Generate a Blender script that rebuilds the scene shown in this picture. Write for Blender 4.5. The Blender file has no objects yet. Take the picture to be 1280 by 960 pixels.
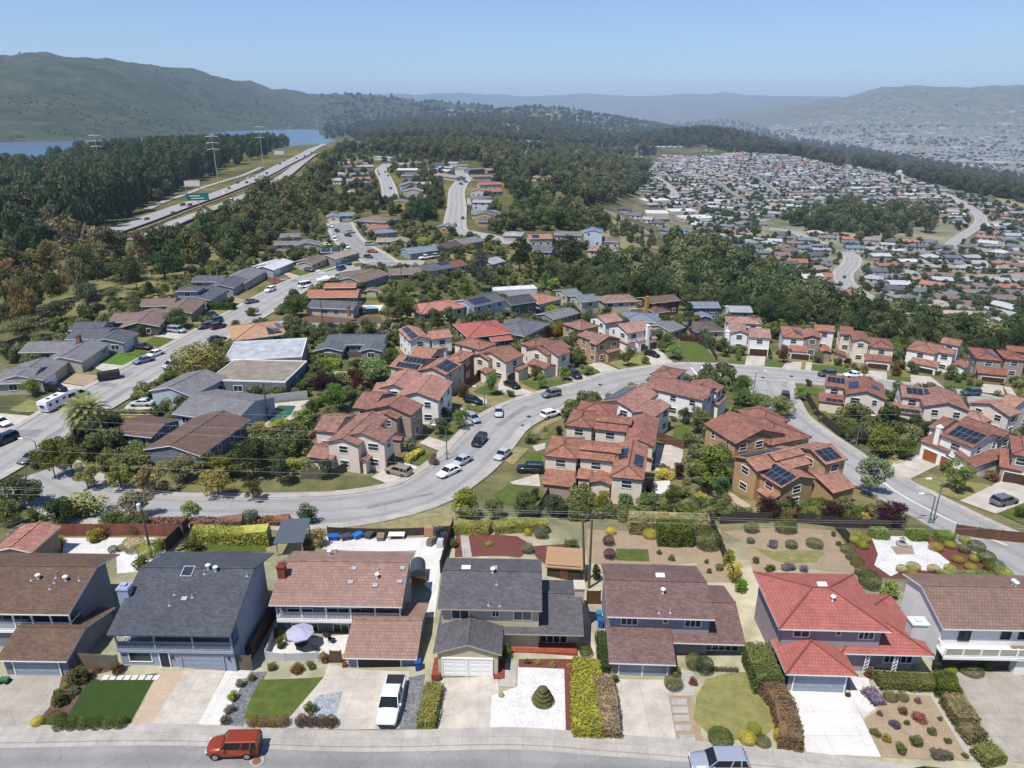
import bpy,math,random
import numpy as np
from mathutils import Vector,Matrix
R=random.Random(7)
NR=np.random.RandomState(11)
rad=math.radians
SC=bpy.context.scene
COL=SC.collection
F,CX,CY,PITCH,CZ=887.0,640.0,480.0,rad(21.1),51.0
_c,_s=math.cos(PITCH),math.sin(PITCH)
def ray(px,py):
 a=(px-CX)/F;b=(CY-py)/F
 return(a,_c+b*_s,-_s+b*_c)
REG=dict(Z=(0,0,1),A1=(0,640,3),A2=(310,640,3),A3=(600,640,3),A4=(900,640,3),A5=(0,420,3.879),A6=(310,420,3.879),A7=(620,420,3.765),A8=(930,420,3.657),B1=(0,230,3.879),B2=(310,230,3.879),B3=(620,230,3.879),B4=(930,230,3.657),C1=(0,50,3.879),C2=(310,80,3.879),C3=(620,80,3.879),C4=(930,80,3.657),D1=(360,500,7.111),D2=(460,380,7.111),D3=(580,370,7.111),D4=(660,500,7.111),D5=(740,380,7.111),D6=(870,500,6.095),D7=(890,380,7.111),D8=(1020,390,4.923),E1=(0,370,7.111),E2=(150,340,7.111),E3=(300,340,7.111),E4=(320,250,8),E5=(460,250,7.111),E6=(600,260,7.111),E7=(760,330,7.111),E8=(0,480,5.333),G1=(930,280,7.111),G2=(1100,280,7.111),G3=(760,180,7.111),G4=(930,180,7.111),G5=(1100,180,7.111),G6=(390,170,7.111),G7=(530,170,7.111),G8=(130,170,4.571))
def px(reg,p):
 x0,y0,s=REG[reg]
 return(x0+p[0]/s,y0+p[1]/s)
CTRL=[]
def _cp(x,y,H):
 d=ray(x,y);t=-H/d[2]
 X,Y=d[0]*t,d[1]*t
 CTRL.append((math.atan2(X,Y),math.log(math.hypot(X,Y)),CZ-H))
def _cr(x,r,H):
 az=math.atan((x-CX)/(F*_c+(480-150)*_s))
 CTRL.append((az,math.log(r),CZ-H))
def _cy(x,y,r):
 d=ray(x,y);h=math.hypot(d[0],d[1])
 CTRL.append((math.atan2(d[0],d[1]),math.log(r),CZ+r*d[2]/h))
for x in(-500,-100,200,640,1000,1400,1800):
 for y,H in((1400,51),(1100,51),(960,51),(900,51),(840,51),(760,51),(715,51.2),(672,52.0)):
  _cp(x,y,H)
for x,y,H in((-200,625,55),(0,620,55),(100,610,55),(200,625,55),(300,635,55),(400,637,56),(480,630,56.5),(560,610,57),(620,560,58),(630,510,59),(700,475,60),(800,460,61.5),(920,455,62.5),(1070,460,63.5),(1200,480,63),(1300,500,62.5),(1500,520,62),(1000,520,61.5),(1080,580,59),(1180,620,58),(1280,655,57),(1450,690,56),(600,650,55),(680,640,55.5),(780,600,57.5),(850,645,56),(900,560,59.5),(960,600,58.5),(1050,640,57),(1150,540,60.5),(1250,560,60),(60,560,55),(150,470,55),(250,400,55.5),(350,360,56.5),(440,320,57),(430,290,57),(-150,560,55),(-150,440,56),(0,470,55),(0,430,55.5),(100,400,55.5),(200,370,56),(330,490,55.5),(330,440,55.5),(420,520,56.5),(480,480,57.5),(450,440,57),(450,380,57.5),(560,400,58.5),(560,340,57.5),(560,440,59),(640,420,61),(700,400,63),(760,400,63.5),(850,405,65),(960,405,67),(640,360,60),(560,300,57),(580,250,58),(620,200,60),(480,250,57),(500,200,58),(700,350,66),(760,350,75),(850,345,88),(900,370,84),(960,370,86),(1000,380,89),(1070,405,84),(1190,425,82),(1290,435,82),(1450,440,82),(1090,375,105),(1056,347,106),(1190,331,112),(1290,340,110),(1450,350,108),(1000,330,104),(960,320,103),(940,290,104),(860,265,105),(800,265,100),(835,290,95),(690,240,64),(740,262,74),(790,300,76),(720,290,62),(760,302,64),(650,290,59),(690,300,60),(820,312,74),(770,245,84),(1000,270,110),(1100,250,112),(1200,290,110),(1260,300,107),(1400,300,104),(820,215,120),(880,215,121),(950,210,121),(1050,212,120),(1200,240,117),(1290,258,113),(1450,265,108),(850,192,119),(920,192,119),(-150,330,56),(0,330,56),(100,270,61),(150,285,62),(250,240,62),(320,215,62),(400,185,62),(200,222,65),(100,230,67),(0,230,70),(-150,230,74),(0,203,74),(150,205,61),(300,190,60),(60,215,70),(210,197,58),(450,190,60),(540,177,58),(600,180,62),(700,200,74),(740,230,74),(760,200,96),(720,172,86),(800,175,110),(680,160,70)):
 _cp(x,y,H)
for x,r,H in((890,2650,46),(850,2650,60),(930,2600,60),(800,2700,105),(970,2200,94),(1020,1950,103),(1100,1720,107),(1200,1380,107),(1280,1180,104),(1450,950,100),(800,3400,150),(890,3300,160),(1000,2800,172),(1100,2400,178),(1280,1900,180),(1450,1700,180),(750,3500,100),(1000,4500,190),(1280,3200,190),(1500,3000,190),(900,5000,190),(1000,7000,190),(1280,6500,185),(1500,6500,185),(860,7000,185),(1150,7000,182),(560,2600,50),(640,2900,52),(720,2900,75),(640,3800,40),(560,4300,30),(760,4500,60),(820,4800,120),(-100,1700,88),(0,1700,88),(150,1700,88),(300,2000,88),(440,2200,84),(-100,2500,90),(100,2600,90),(280,3600,90),(400,4600,90),(350,3000,90),(470,3600,60),(640,9000,150),(860,12000,190),(560,9000,60),(400,9000,50),(200,8000,0),(0,8000,0),(640,15000,150),(1280,14000,100),(0,15000,50)):
 _cr(x,r,H)
for x,y,r in((-200,78,4300),(-60,71,4200),(0,70,4200),(60,68,4200),(130,72,4300),(190,78,4400),(240,90,4700),(290,100,5000),(330,108,5300),(360,112,5600),(-100,120,3300),(40,118,3200),(130,120,3300),(230,128,3900),(300,135,4300),(0,172,2750),(150,166,2950),(240,158,3800),(350,150,4900),(400,146,5200),(400,114,6000),(430,112,5600),(470,123,5600),(520,130,5600),(560,133,5600),(600,135,5400),(640,136,5300),(690,137,5300),(740,140,5400),(780,144,5600),(440,138,5000),(520,140,4800),(880,163,8200),(930,158,8600),(960,149,9000),(1000,134,9300),(1050,125,9500),(1100,113,9600),(1140,107,9600),(1172,103,9600),(1200,108,9600),(1235,106,9600),(1280,107,9600),(1400,112,9600),(1600,118,9600),(1100,140,8300),(1200,143,8200),(1280,142,8200),(1010,155,8300),(1450,143,8200),(-200,124,18000),(200,122,18000),(400,120,18000),(520,118,18000),(600,116,18000),(700,117,18000),(780,119,18000),(870,117,18000),(960,120,18000),(1100,124,18000),(1300,124,18000),(1600,124,18000)):
 _cy(x,y,r)
for x in(-400,0,400,800,1200,1600):
 _cr(x,32000,200);_cr(x,60000,260)
_P=np.array(CTRL);_A=2.0
_X=np.stack([_P[:,0]*_A,_P[:,1]],1)
_D=np.sqrt(((_X[:,None]-_X[None])**2).sum(-1))
_n=len(_X)
_K=np.zeros((_n+3,_n+3));_K[:_n,:_n]=_D-np.eye(_n)*0.002
_K[:_n,_n]=1;_K[:_n,n1:=_n+1]=_X[:,0];_K[:_n,_n+2]=_X[:,1]
_K[_n:,:_n]=_K[:_n,_n:].T
_W=np.linalg.solve(_K,np.concatenate([_P[:,2],np.zeros(3)]))
NA,NL=361,560
AZ0,AZ1,L0,L1=rad(-66),rad(66),math.log(9),math.log(58000)
_az=np.linspace(AZ0,AZ1,NA);_l=np.linspace(L0,L1,NL)
_G=np.stack(np.meshgrid(_az,_l,indexing='ij'),-1).reshape(-1,2)*np.array([_A,1])
HG=np.empty(len(_G))
for i in range(0,len(_G),20000):
 g=_G[i:i+20000]
 d=np.sqrt(((g[:,None]-_X[None])**2).sum(-1))
 HG[i:i+20000]=d@_W[:_n]+_W[_n]+g@_W[_n+1:]
HG=HG.reshape(NA,NL)
def _blur(a,s,ax):
 k=np.exp(-0.5*(np.arange(-3*s,3*s+1)/s)**2);k/=k.sum()
 p=[(0,0),(0,0)];p[ax]=(3*s,3*s)
 b=np.pad(a,p,mode='edge')
 return np.apply_along_axis(lambda v:np.convolve(v,k,'valid'),ax,b)
HG=_blur(_blur(HG,4,0),4,1)
_rr=np.exp(_l)[None,:];_aa=_az[:,None]
def _fbm(s,seed):
 r=np.random.RandomState(seed);o=0
 for k in range(5):
  fx,fy,p1,p2=r.uniform(.6,1.4)*s*2**k,r.uniform(.6,1.4)*s*2**k,r.uniform(0,6),r.uniform(0,6)
  o=o+np.sin(_aa*fx*6+p1+1.7*np.sin(np.log(_rr)*fy*2+p2))*np.sin(np.log(_rr)*fy*5+p2+1.3*np.sin(_aa*fx*3+p1))/1.7**k
 return o
_hill=np.clip((_rr-2700)/900,0,1)*np.clip((HG-CZ+75)/80,0,1)
HG=HG+_hill*_fbm(4.5,3)*17*np.clip(_rr/4000,.6,2.4)
HG=np.where((HG<CZ-85)&(_aa<rad(-8))&(_rr>1500)&(_rr<6500),np.minimum(HG,CZ-90),HG)
def terr(x,y):
 a=(math.atan2(x,y)-AZ0)/(AZ1-AZ0)*(NA-1)
 l=(math.log(max(math.hypot(x,y),9.01))-L0)/(L1-L0)*(NL-1)
 a=min(max(a,0),NA-1.001);l=min(max(l,0),NL-1.001)
 i,j=int(a),int(l);u,v=a-i,l-j
 return(HG[i,j]*(1-u)+HG[i+1,j]*u)*(1-v)+(HG[i,j+1]*(1-u)+HG[i+1,j+1]*u)*v
def PT(x,y,h=0.0):
 """the place on the ground (or h above it) seen at photo pixel (x, y)"""
 d=ray(x,y);hd=math.hypot(d[0],d[1]);t=20.0/hd;pt=t
 while t*hd<55000:
  if CZ+d[2]*t<terr(d[0]*t,d[1]*t)+h:break
  pt=t;t*=1.02
 lo,hi=pt,t
 for _ in range(26):
  m=(lo+hi)/2
  if CZ+d[2]*m<terr(d[0]*m,d[1]*m)+h:hi=m
  else:lo=m
 return Vector((d[0]*hi,d[1]*hi,CZ+d[2]*hi))
def PZ(x,y,z):
 d=ray(x,y);t=(z-CZ)/d[2]
 return Vector((d[0]*t,d[1]*t,z))
def to_px(v):
 x,y,z=v[0],v[1],v[2]-CZ
 dep=y*_c-z*_s;up=y*_s+z*_c
 return(CX+F*x/dep,CY-F*up/dep)
def lin(c):
 c=c/255.0
 return c/12.92 if c<=0.04045 else((c+0.055)/1.055)**2.4
def A(r,g,b,k=0.62):
 return(lin(r)*k,lin(g)*k,lin(b)*k,1.0)
class Nodes:
 def __init__(s,name):
  s.m=bpy.data.materials.new(name);s.m.use_nodes=True
  s.t=s.m.node_tree;s.b=s.t.nodes['Principled BSDF']
  s.b.inputs['Specular IOR Level'].default_value=0.3
 def n(s,ty,**kw):
  x=s.t.nodes.new(ty)
  for k,v in kw.items():
   if k in x.inputs:x.inputs[k].default_value=v
   else:setattr(x,k,v)
  return x
 def l(s,a,b):s.t.links.new(a,b)
 def mix(s,fac,a,b,mode='MIX'):
  x=s.t.nodes.new('ShaderNodeMix');x.data_type='RGBA';x.blend_type=mode
  for i,v in((0,fac),(6,a),(7,b)):
   if hasattr(v,'links'):s.l(v,x.inputs[i])
   else:x.inputs[i].default_value=v
  return x.outputs[2]
 def ramp(s,src,p0,p1,c0=(0,0,0,1),c1=(1,1,1,1)):
  x=s.t.nodes.new('ShaderNodeValToRGB');e=x.color_ramp.elements
  e[0].position,e[1].position=p0,p1;e[0].color,e[1].color=c0,c1
  s.l(src,x.inputs[0]);return x.outputs[0]
 def noise(s,scale,detail=4,vec=None,rough=.55):
  x=s.n('ShaderNodeTexNoise',Scale=scale,Detail=detail,Roughness=rough)
  if vec is not None:s.l(vec,x.inputs[0])
  return x.outputs[0]
 def bump(s,h,strength,dist):
  x=s.n('ShaderNodeBump',Strength=strength,Distance=dist);s.l(h,x.inputs['Height']);s.l(x.outputs[0],s.b.inputs['Normal'])
 def color(s,c):
  if hasattr(c,'links'):s.l(c,s.b.inputs['Base Color'])
  else:s.b.inputs['Base Color'].default_value=c
 def world(s):return s.n('ShaderNodeNewGeometry').outputs['Position']
 def obj(s):return s.n('ShaderNodeTexCoord').outputs['Object']
 def uv(s):return s.n('ShaderNodeTexCoord').outputs['UV']
MATS={}
def mat_plain(name,c,rough=.6,metal=0.0,var=.12,scale=3.0):
 if name in MATS:return MATS[name]
 k=Nodes(name);k.b.inputs['Roughness'].default_value=rough;k.b.inputs['Metallic'].default_value=metal
 if var:
  f=k.ramp(k.noise(scale,5,k.world()),.3,.75,(1-var,1-var,1-var,1),(1+var*.6,)*3+(1,))
  k.color(k.mix(1.0,c,f,'MULTIPLY'))
 else:k.color(c)
 MATS[name]=k.m;return k.m
def mat_objcolor(name,rough=.7,var=.15,scale=1.5,spec=.3,metal=0.0,coat=0.0,uvbrick=None,rib=None,wstain=0.0):
 """paint / stucco / shingle whose base colour is the object's own colour"""
 if name in MATS:return MATS[name]
 k=Nodes(name);k.b.inputs['Roughness'].default_value=rough;k.b.inputs['Specular IOR Level'].default_value=spec
 k.b.inputs['Metallic'].default_value=metal;k.b.inputs['Coat Weight'].default_value=coat
 oi=k.n('ShaderNodeObjectInfo');c=oi.outputs['Color']
 f=k.ramp(k.noise(scale,5,k.world()),.3,.72,(1-var,)*3+(1,),(1+var*.7,)*3+(1,))
 c=k.mix(1.0,c,f,'MULTIPLY')
 if wstain:
  g=k.ramp(k.noise(.55,6,k.world(),.7),.42,.62,(1,)*3+(1,),(1-wstain,)*3+(1,))
  c=k.mix(1.0,c,g,'MULTIPLY')
 if uvbrick:
  w,h,mort,v=uvbrick
  br=k.n('ShaderNodeTexBrick',Scale=1.0);br.offset=.5
  br.inputs['Brick Width'].default_value=w;br.inputs['Row Height'].default_value=h;br.inputs['Mortar Size'].default_value=mort
  br.inputs['Color1'].default_value=(1+v,1+v,1+v,1);br.inputs['Color2'].default_value=(1-v,1-v*1.1,1-v*1.15,1)
  br.inputs['Mortar'].default_value=(.62,.6,.6,1);br.inputs['Bias'].default_value=0.0
  k.l(k.uv(),br.inputs[0])
  c=k.mix(1.0,c,br.outputs[0],'MULTIPLY')
  hh=br.outputs['Fac']
  inv=k.n('ShaderNodeMath',operation='SUBTRACT');inv.inputs[0].default_value=1.0;k.l(hh,inv.inputs[1])
  if rib:
   wv=k.n('ShaderNodeTexWave',Scale=.31416/rib);wv.bands_direction='X';wv.wave_profile='SIN'
   k.l(k.uv(),wv.inputs[0])
   a=k.n('ShaderNodeMath',operation='MULTIPLY_ADD');k.l(wv.outputs[1],a.inputs[0]);a.inputs[1].default_value=1.0;k.l(inv.outputs[0],a.inputs[2])
   k.bump(a.outputs[0],.9,.05)
   c=k.mix(1.0,c,k.ramp(wv.outputs[1],0,.5,(.72,.7,.7,1),(1.05,1.05,1.05,1)),'MULTIPLY')
  else:k.bump(inv.outputs[0],.5,.02)
 k.color(c);MATS[name]=k.m;return k.m
class MB:
 def __init__(s):s.v=[];s.f=[];s.u=[];s.mi=[]
 def quad(s,a,b,c,d,uv=None,m=0):
  i=len(s.v);s.v+=[tuple(a),tuple(b),tuple(c),tuple(d)];s.f.append((i,i+1,i+2,i+3));s.mi.append(m)
  s.u.append(uv or[(0,0),(1,0),(1,1),(0,1)])
 def poly(s,pts,uv=None,m=0):
  i=len(s.v);s.v+=[tuple(p)for p in pts];s.f.append(tuple(range(i,i+len(pts))));s.mi.append(m)
  s.u.append(uv or[(p[0],p[1])for p in pts])
 def wallq(s,a,b,z0,z1,m=0):
  L=math.hypot(b[0]-a[0],b[1]-a[1])
  s.quad((a[0],a[1],z0),(b[0],b[1],z0),(b[0],b[1],z1),(a[0],a[1],z1),[(0,z0),(L,z0),(L,z1),(0,z1)],m)
 def box(s,x0,y0,z0,x1,y1,z1,m=0,top=True):
  p=[(x0,y0),(x1,y0),(x1,y1),(x0,y1)]
  for i in range(4):s.wallq(p[i],p[(i+1)%4],z0,z1,m)
  if top:s.poly([(q[0],q[1],z1)for q in p],None,m)
  s.poly([(q[0],q[1],z0)for q in reversed(p)],None,m)
 def obox(s,c,ax,ay,az,m=0):
  c,ax,ay,az=Vector(c),Vector(ax),Vector(ay),Vector(az)
  q=[c+sx*ax+sy*ay+sz*az for sz in(-1,1)for sy in(-1,1)for sx in(-1,1)]
  for f in((0,2,3,1),(4,5,7,6),(0,1,5,4),(2,6,7,3),(0,4,6,2),(1,3,7,5)):s.quad(*[q[i]for i in f],m=m)
 def tube(s,pts,r,n=6,m=0,cap=True):
  pts=[Vector(p)for p in pts];rs=r if isinstance(r,(list,tuple))else[r]*len(pts);rings=[]
  for i,p in enumerate(pts):
   d=(pts[min(i+1,len(pts)-1)]-pts[max(i-1,0)]).normalized()
   u=d.cross(Vector((0,0,1)));u=u.normalized()if u.length>1e-3 else Vector((1,0,0))
   w=u.cross(d)
   b=len(s.v);rings.append(b)
   s.v+=[tuple(p+(u*math.cos(2*math.pi*k/n)+w*math.sin(2*math.pi*k/n))*rs[i])for k in range(n)]
  for i in range(len(pts)-1):
   for k in range(n):
    s.f.append((rings[i]+k,rings[i+1]+k,rings[i+1]+(k+1)%n,rings[i]+(k+1)%n));s.mi.append(m);s.u.append([(0,0)]*4)
  if cap:
   for b,rev in((rings[0],False),(rings[-1],True)):
    q=[b+k for k in range(n)];s.f.append(tuple(reversed(q))if rev else tuple(q));s.mi.append(m);s.u.append([(0,0)]*n)
 def lathe(s,prof,n=16,c=(0,0,0),m=0,sx=1,sy=1):
  b0=len(s.v)
  for r,z in prof:s.v+=[(c[0]+sx*r*math.cos(2*math.pi*k/n),c[1]+sy*r*math.sin(2*math.pi*k/n),c[2]+z)for k in range(n)]
  for i in range(len(prof)-1):
   for k in range(n):
    a=b0+i*n
    s.f.append((a+k,a+(k+1)%n,a+n+(k+1)%n,a+n+k));s.mi.append(m);s.u.append([(0,0)]*4)
  s.f.append(tuple(b0+(len(prof)-1)*n+k for k in range(n)));s.mi.append(m);s.u.append([(0,0)]*n)
  s.f.append(tuple(b0+n-1-k for k in range(n)));s.mi.append(m);s.u.append([(0,0)]*n)
 def mesh(s,name,mats):
  me=bpy.data.meshes.new(name);me.from_pydata(s.v,[],s.f)
  for m in(mats if isinstance(mats,(list,tuple))else[mats]):me.materials.append(m)
  me.polygons.foreach_set('material_index',s.mi)
  ul=me.uv_layers.new(name='UVMap');ul.data.foreach_set('uv',[c for u in s.u for p in u for c in p])
  me.update();return me
 def build(s,name,mats,parent=None,color=None,smooth=False):
  return link(name,s.mesh(name,mats),parent,color,smooth)
def link(name,me,parent=None,color=None,smooth=False):
 o=bpy.data.objects.new(name,me);COL.objects.link(o)
 if parent:o.parent=parent
 if color:o.color=color
 if smooth:me.polygons.foreach_set('use_smooth',[True]*len(me.polygons))
 return o
def tag(o,label=None,cat=None,group=None,kind=None):
 if label:o['label']=label
 if cat:o['category']=cat
 if group:o['group']=group
 if kind:o['kind']=kind
 return o
def empty(name,loc,rz=0.0):
 o=bpy.data.objects.new(name,None);COL.objects.link(o);o.location=loc;o.rotation_euler=(0,0,rz);o.empty_display_size=.5
 return o
CHILD={}
def copy_tree(o,parent=None,kids=None):
 c=o.copy();COL.objects.link(c)
 for k in list(c.keys()):
  if k in('label','group'):del c[k]
 if parent:c.parent=parent
 for ch in(kids or o.children):copy_tree(ch,c)
 return c
def drape(name,pts,lift,mat,cell=None,kind=None,m_uv=True):
 """a filled ground patch with outline pts (world xy), draped on the terrain"""
 from mathutils.geometry import delaunay_2d_cdt
 P2=[Vector((p[0],p[1]))for p in pts]
 dense=[]
 n=len(P2)
 cell=cell or 2.0
 for i in range(n):
  a,b=P2[i],P2[(i+1)%n];k=max(1,int((b-a).length/cell))
  for j in range(k):dense.append(a.lerp(b,j/k))
 n=len(dense);xs=[p.x for p in dense];ys=[p.y for p in dense]
 def inside(x,y):
  c=False;j=n-1
  for i in range(n):
   if(ys[i]>y)!=(ys[j]>y)and x<(xs[j]-xs[i])*(y-ys[i])/(ys[j]-ys[i])+xs[i]:c=not c
   j=i
  return c
 extra=[]
 x=min(xs)+cell*.6
 while x<max(xs):
  y=min(ys)+cell*.6
  while y<max(ys):
   if inside(x,y):extra.append(Vector((x,y)))
   y+=cell
  x+=cell
 V,E_,Fc,_,_,_=delaunay_2d_cdt(dense+extra,[],[list(range(n))],1,1e-4)
 b=MB();b.v=[(v.x,v.y,terr(v.x,v.y)+lift)for v in V]
 for f in Fc:
  q=list(f)
  ar=sum(V[q[i]].x*V[q[(i+1)%len(q)]].y-V[q[(i+1)%len(q)]].x*V[q[i]].y for i in range(len(q)))
  if ar<0:q.reverse()
  b.f.append(tuple(q));b.mi.append(0);b.u.append([(V[i].x,V[i].y)for i in q])
 o=b.build(name,mat)
 if kind:o['kind']=kind
 return o
def smooth_line(pts,step):
 """Catmull-Rom through pts, resampled"""
 P_=[Vector((p[0],p[1]))for p in pts];P_=[P_[0]*2-P_[1]]+P_+[P_[-1]*2-P_[-2]];out=[]
 for i in range(1,len(P_)-2):
  a,b,c,d=P_[i-1:i+3];k=max(1,int((c-b).length/step))
  for j in range(k):
   t=j/k
   out.append(.5*((2*b)+(-a+c)*t+(2*a-5*b+4*c-d)*t*t+(-a+3*b-3*c+d)*t**3))
 out.append(P_[-2]);return out
def offset_line(L,d):
 out=[]
 for i,p in enumerate(L):
  t=(L[min(i+1,len(L)-1)]-L[max(i-1,0)]).normalized()
  out.append(p+Vector((t.y,-t.x))*d)
 return out
def strip(b,L,d0,d1,lift0,lift1=None,m=0,nx=1):
 """ribbon beside a centre line between offsets d0 < d1 (right positive)"""
 lift1=lift0 if lift1 is None else lift1
 A_,B_=offset_line(L,d0),offset_line(L,d1);s=0
 rows=[]
 for k in range(nx+1):
  f=k/nx
  rows.append([A_[i].lerp(B_[i],f)for i in range(len(L))])
 for i in range(len(L)-1):
  ds=(L[i+1]-L[i]).length
  for k in range(nx):
   q=[rows[k][i],rows[k+1][i],rows[k+1][i+1],rows[k][i+1]]
   lf=[lift0+(lift1-lift0)*k/nx,lift0+(lift1-lift0)*(k+1)/nx]
   w0,w1=d0+(d1-d0)*k/nx,d0+(d1-d0)*(k+1)/nx
   b.quad(*[(p.x,p.y,terr(p.x,p.y)+lf[j in(1,2)])for j,p in enumerate(q)],[(w0,s),(w1,s),(w1,s+ds),(w0,s+ds)],m)
  s+=ds
def pxs(reg,pts,h=0.0):
 out=[]
 for p in pts:
  v=PT(*px(reg,p),h);out.append(Vector((v.x,v.y)))
 return out
M_SHINGLE=mat_objcolor('shingle_roof',.85,.16,1.1,.2,uvbrick=(.36,.18,.012,.22),wstain=.2)
M_TILE=mat_objcolor('barrel_tile_roof',.8,.17,.9,.2,uvbrick=(.3,.42,.02,.2),rib=.3,wstain=.24)
M_FLATTILE=mat_objcolor('concrete_tile_roof',.8,.12,1.0,.2,uvbrick=(.33,.38,.03,.12),wstain=.12)
M_GRAVEL=mat_objcolor('flat_roof_coat',.9,.2,.6,.2,wstain=.25)
M_STUCCO=mat_objcolor('stucco',.85,.07,1.2,.2,wstain=.08)
M_SIDING=mat_objcolor('lap_siding',.75,.06,1.5,.25,uvbrick=(6.0,.2,.022,.03))
M_STONE=mat_objcolor('stone_veneer',.9,.25,2.5,.2,uvbrick=(.5,.22,.03,.3))
M_PAINT=mat_objcolor('painted_trim',.55,.04,2.0,.35)
M_WHITE=mat_plain('white_trim',(.74,.74,.72,1),.5,var=.05)
M_BROWNTRIM=mat_plain('brown_trim',A(96,66,50),.6)
M_DARK=mat_plain('dark_opening',(.012,.012,.014,1),.8,var=0)
def _glass():
 k=Nodes('window_glass');k.b.inputs['Roughness'].default_value=.06;k.b.inputs['Specular IOR Level'].default_value=.55
 k.color(k.mix(k.noise(.8,2,k.world()),(.012,.016,.02,1),(.05,.06,.07,1)));return k.m
M_GLASS=_glass()
def _solar():
 k=Nodes('solar_cells');k.b.inputs['Roughness'].default_value=.12;k.b.inputs['Specular IOR Level'].default_value=.6
 br=k.n('ShaderNodeTexBrick',Scale=1.0);br.offset=0
 for a,v in(('Brick Width',1.0),('Row Height',1.65),('Mortar Size',.045)):br.inputs[a].default_value=v
 br.inputs['Color1'].default_value=(.013,.018,.03,1);br.inputs['Color2'].default_value=(.01,.012,.02,1);br.inputs['Mortar'].default_value=(.11,.12,.13,1)
 k.l(k.uv(),br.inputs[0]);k.color(br.outputs[0]);return k.m
M_SOLAR=_solar()
M_METAL=mat_plain('galvanised_metal',(.45,.46,.47,1),.35,.6,.1)
WCACHE={}
def window_mesh(w,h,style='slide'):
 key=('w',round(w,1),round(h,1),style)
 if key not in WCACHE:
  w,h=key[1],key[2];b=MB();t=.09
  for x0,x1,z0,z1 in((-w/2-t,-w/2,-t,h+t),(w/2,w/2+t,-t,h+t),(-w/2,w/2,-t,0),(-w/2,w/2,h,h+t)):
   b.box(x0,-.07,z0,x1,.02,z1)
  n=max(1,round(w/.9))if style=='slide' else 1
  for i in range(1,n):b.box(-w/2+w*i/n-.03,-.05,0,-w/2+w*i/n+.03,.02,h)
  if style=='grid':b.box(-w/2,-.05,h/2-.025,w/2,.02,h/2+.025)
  b.quad((-w/2,-.015,0),(w/2,-.015,0),(w/2,-.015,h),(-w/2,-.015,h),m=1)
  WCACHE[key]=b.mesh('window',[M_WHITE,M_GLASS])
 return WCACHE[key]
def garage_mesh(w,h,mat):
 key=('g',round(w,1),round(h,1),mat.name)
 if key not in WCACHE:
  w,h=key[1],key[2];b=MB()
  for i in range(4):
   z0,z1=h*i/4+.012,h*(i+1)/4-.012
   b.box(-w/2,-.05,z0,w/2,.02,z1)
   n=max(2,round(w/1.1))
   for j in range(n):b.box(-w/2+w*(j+.14)/n,-.065,z0+.1,-w/2+w*(j+.86)/n,-.04,z1-.1)
  b.quad((-w/2,-.03,0),(w/2,-.03,0),(w/2,-.03,h),(-w/2,-.03,h),m=1)
  for x0,x1,z0,z1 in((-w/2-.1,-w/2,0,h+.1),(w/2,w/2+.1,0,h+.1),(-w/2,w/2,h,h+.1)):b.box(x0,-.09,z0,x1,.02,z1,2)
  WCACHE[key]=b.mesh('garage_door',[mat,M_DARK,M_WHITE])
 return WCACHE[key]
M_GAR={'white':M_WHITE,'brown':mat_plain('brown_garage',A(92,66,56),.6),'wood':mat_plain('wood_garage',A(176,110,62),.55,var=.25,scale=6),'grey':mat_plain('grey_garage',A(168,180,198),.55),'tan':mat_plain('tan_garage',A(170,145,115),.6),'dark':mat_plain('dark_garage',A(62,56,52),.6)}
def roof_poly(b,pts,th=.16,m=0,mt=1):
 """one roof plane; first edge is its eave"""
 p=[Vector(q)for q in pts];e=(p[1]-p[0]);L=e.length;e/=L
 n=(p[1]-p[0]).cross(p[-1]-p[0]).normalized();s=n.cross(e)
 uv=[((q-p[0]).dot(e),(q-p[0]).dot(s))for q in p]
 b.poly(p,uv,m);lo=[q-Vector((0,0,th))for q in p]
 b.poly(list(reversed(lo)),None,mt)
 for i in range(len(p)):
  j=(i+1)%len(p);b.quad(lo[i],lo[j],p[j],p[i],m=mt)
class Mass:pass
def make_mass(t,o,u,L,D,h,pitch,rf,ov,k,base):
 """o origin (eave corner), u unit along the eave, D depth to the left"""
 M=Mass();v=Vector((-u.y,u.x))
 if t=='x' or(t=='h' and D>L):
  o=o+u*L;u,v=v,-u;L,D=D,L
  if t=='x':t='g'
 M.t,M.o,M.u,M.v,M.L,M.D,M.h,M.pitch,M.rd,M.ov,M.base=t,o,u,v,L,D,h+k*.007,pitch,rf*D,ov,base
 return M
def mpt(M,a,c,z):q=M.o+M.u*a+M.v*c;return Vector((q.x,q.y,z))
def roof_z(M,a,c):
 if M.t=='f':return M.h
 if M.t=='s':return M.h+c*M.pitch
 z=M.h+c*M.pitch if c<M.rd else M.h+M.rd*M.pitch-(c-M.rd)*M.pitch
 if M.t=='q':return M.h+min(a,M.L-a,c)*M.pitch
 if M.t=='h':z=min(z,M.h+a*M.pitch,M.h+(M.L-a)*M.pitch)
 return z
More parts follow.
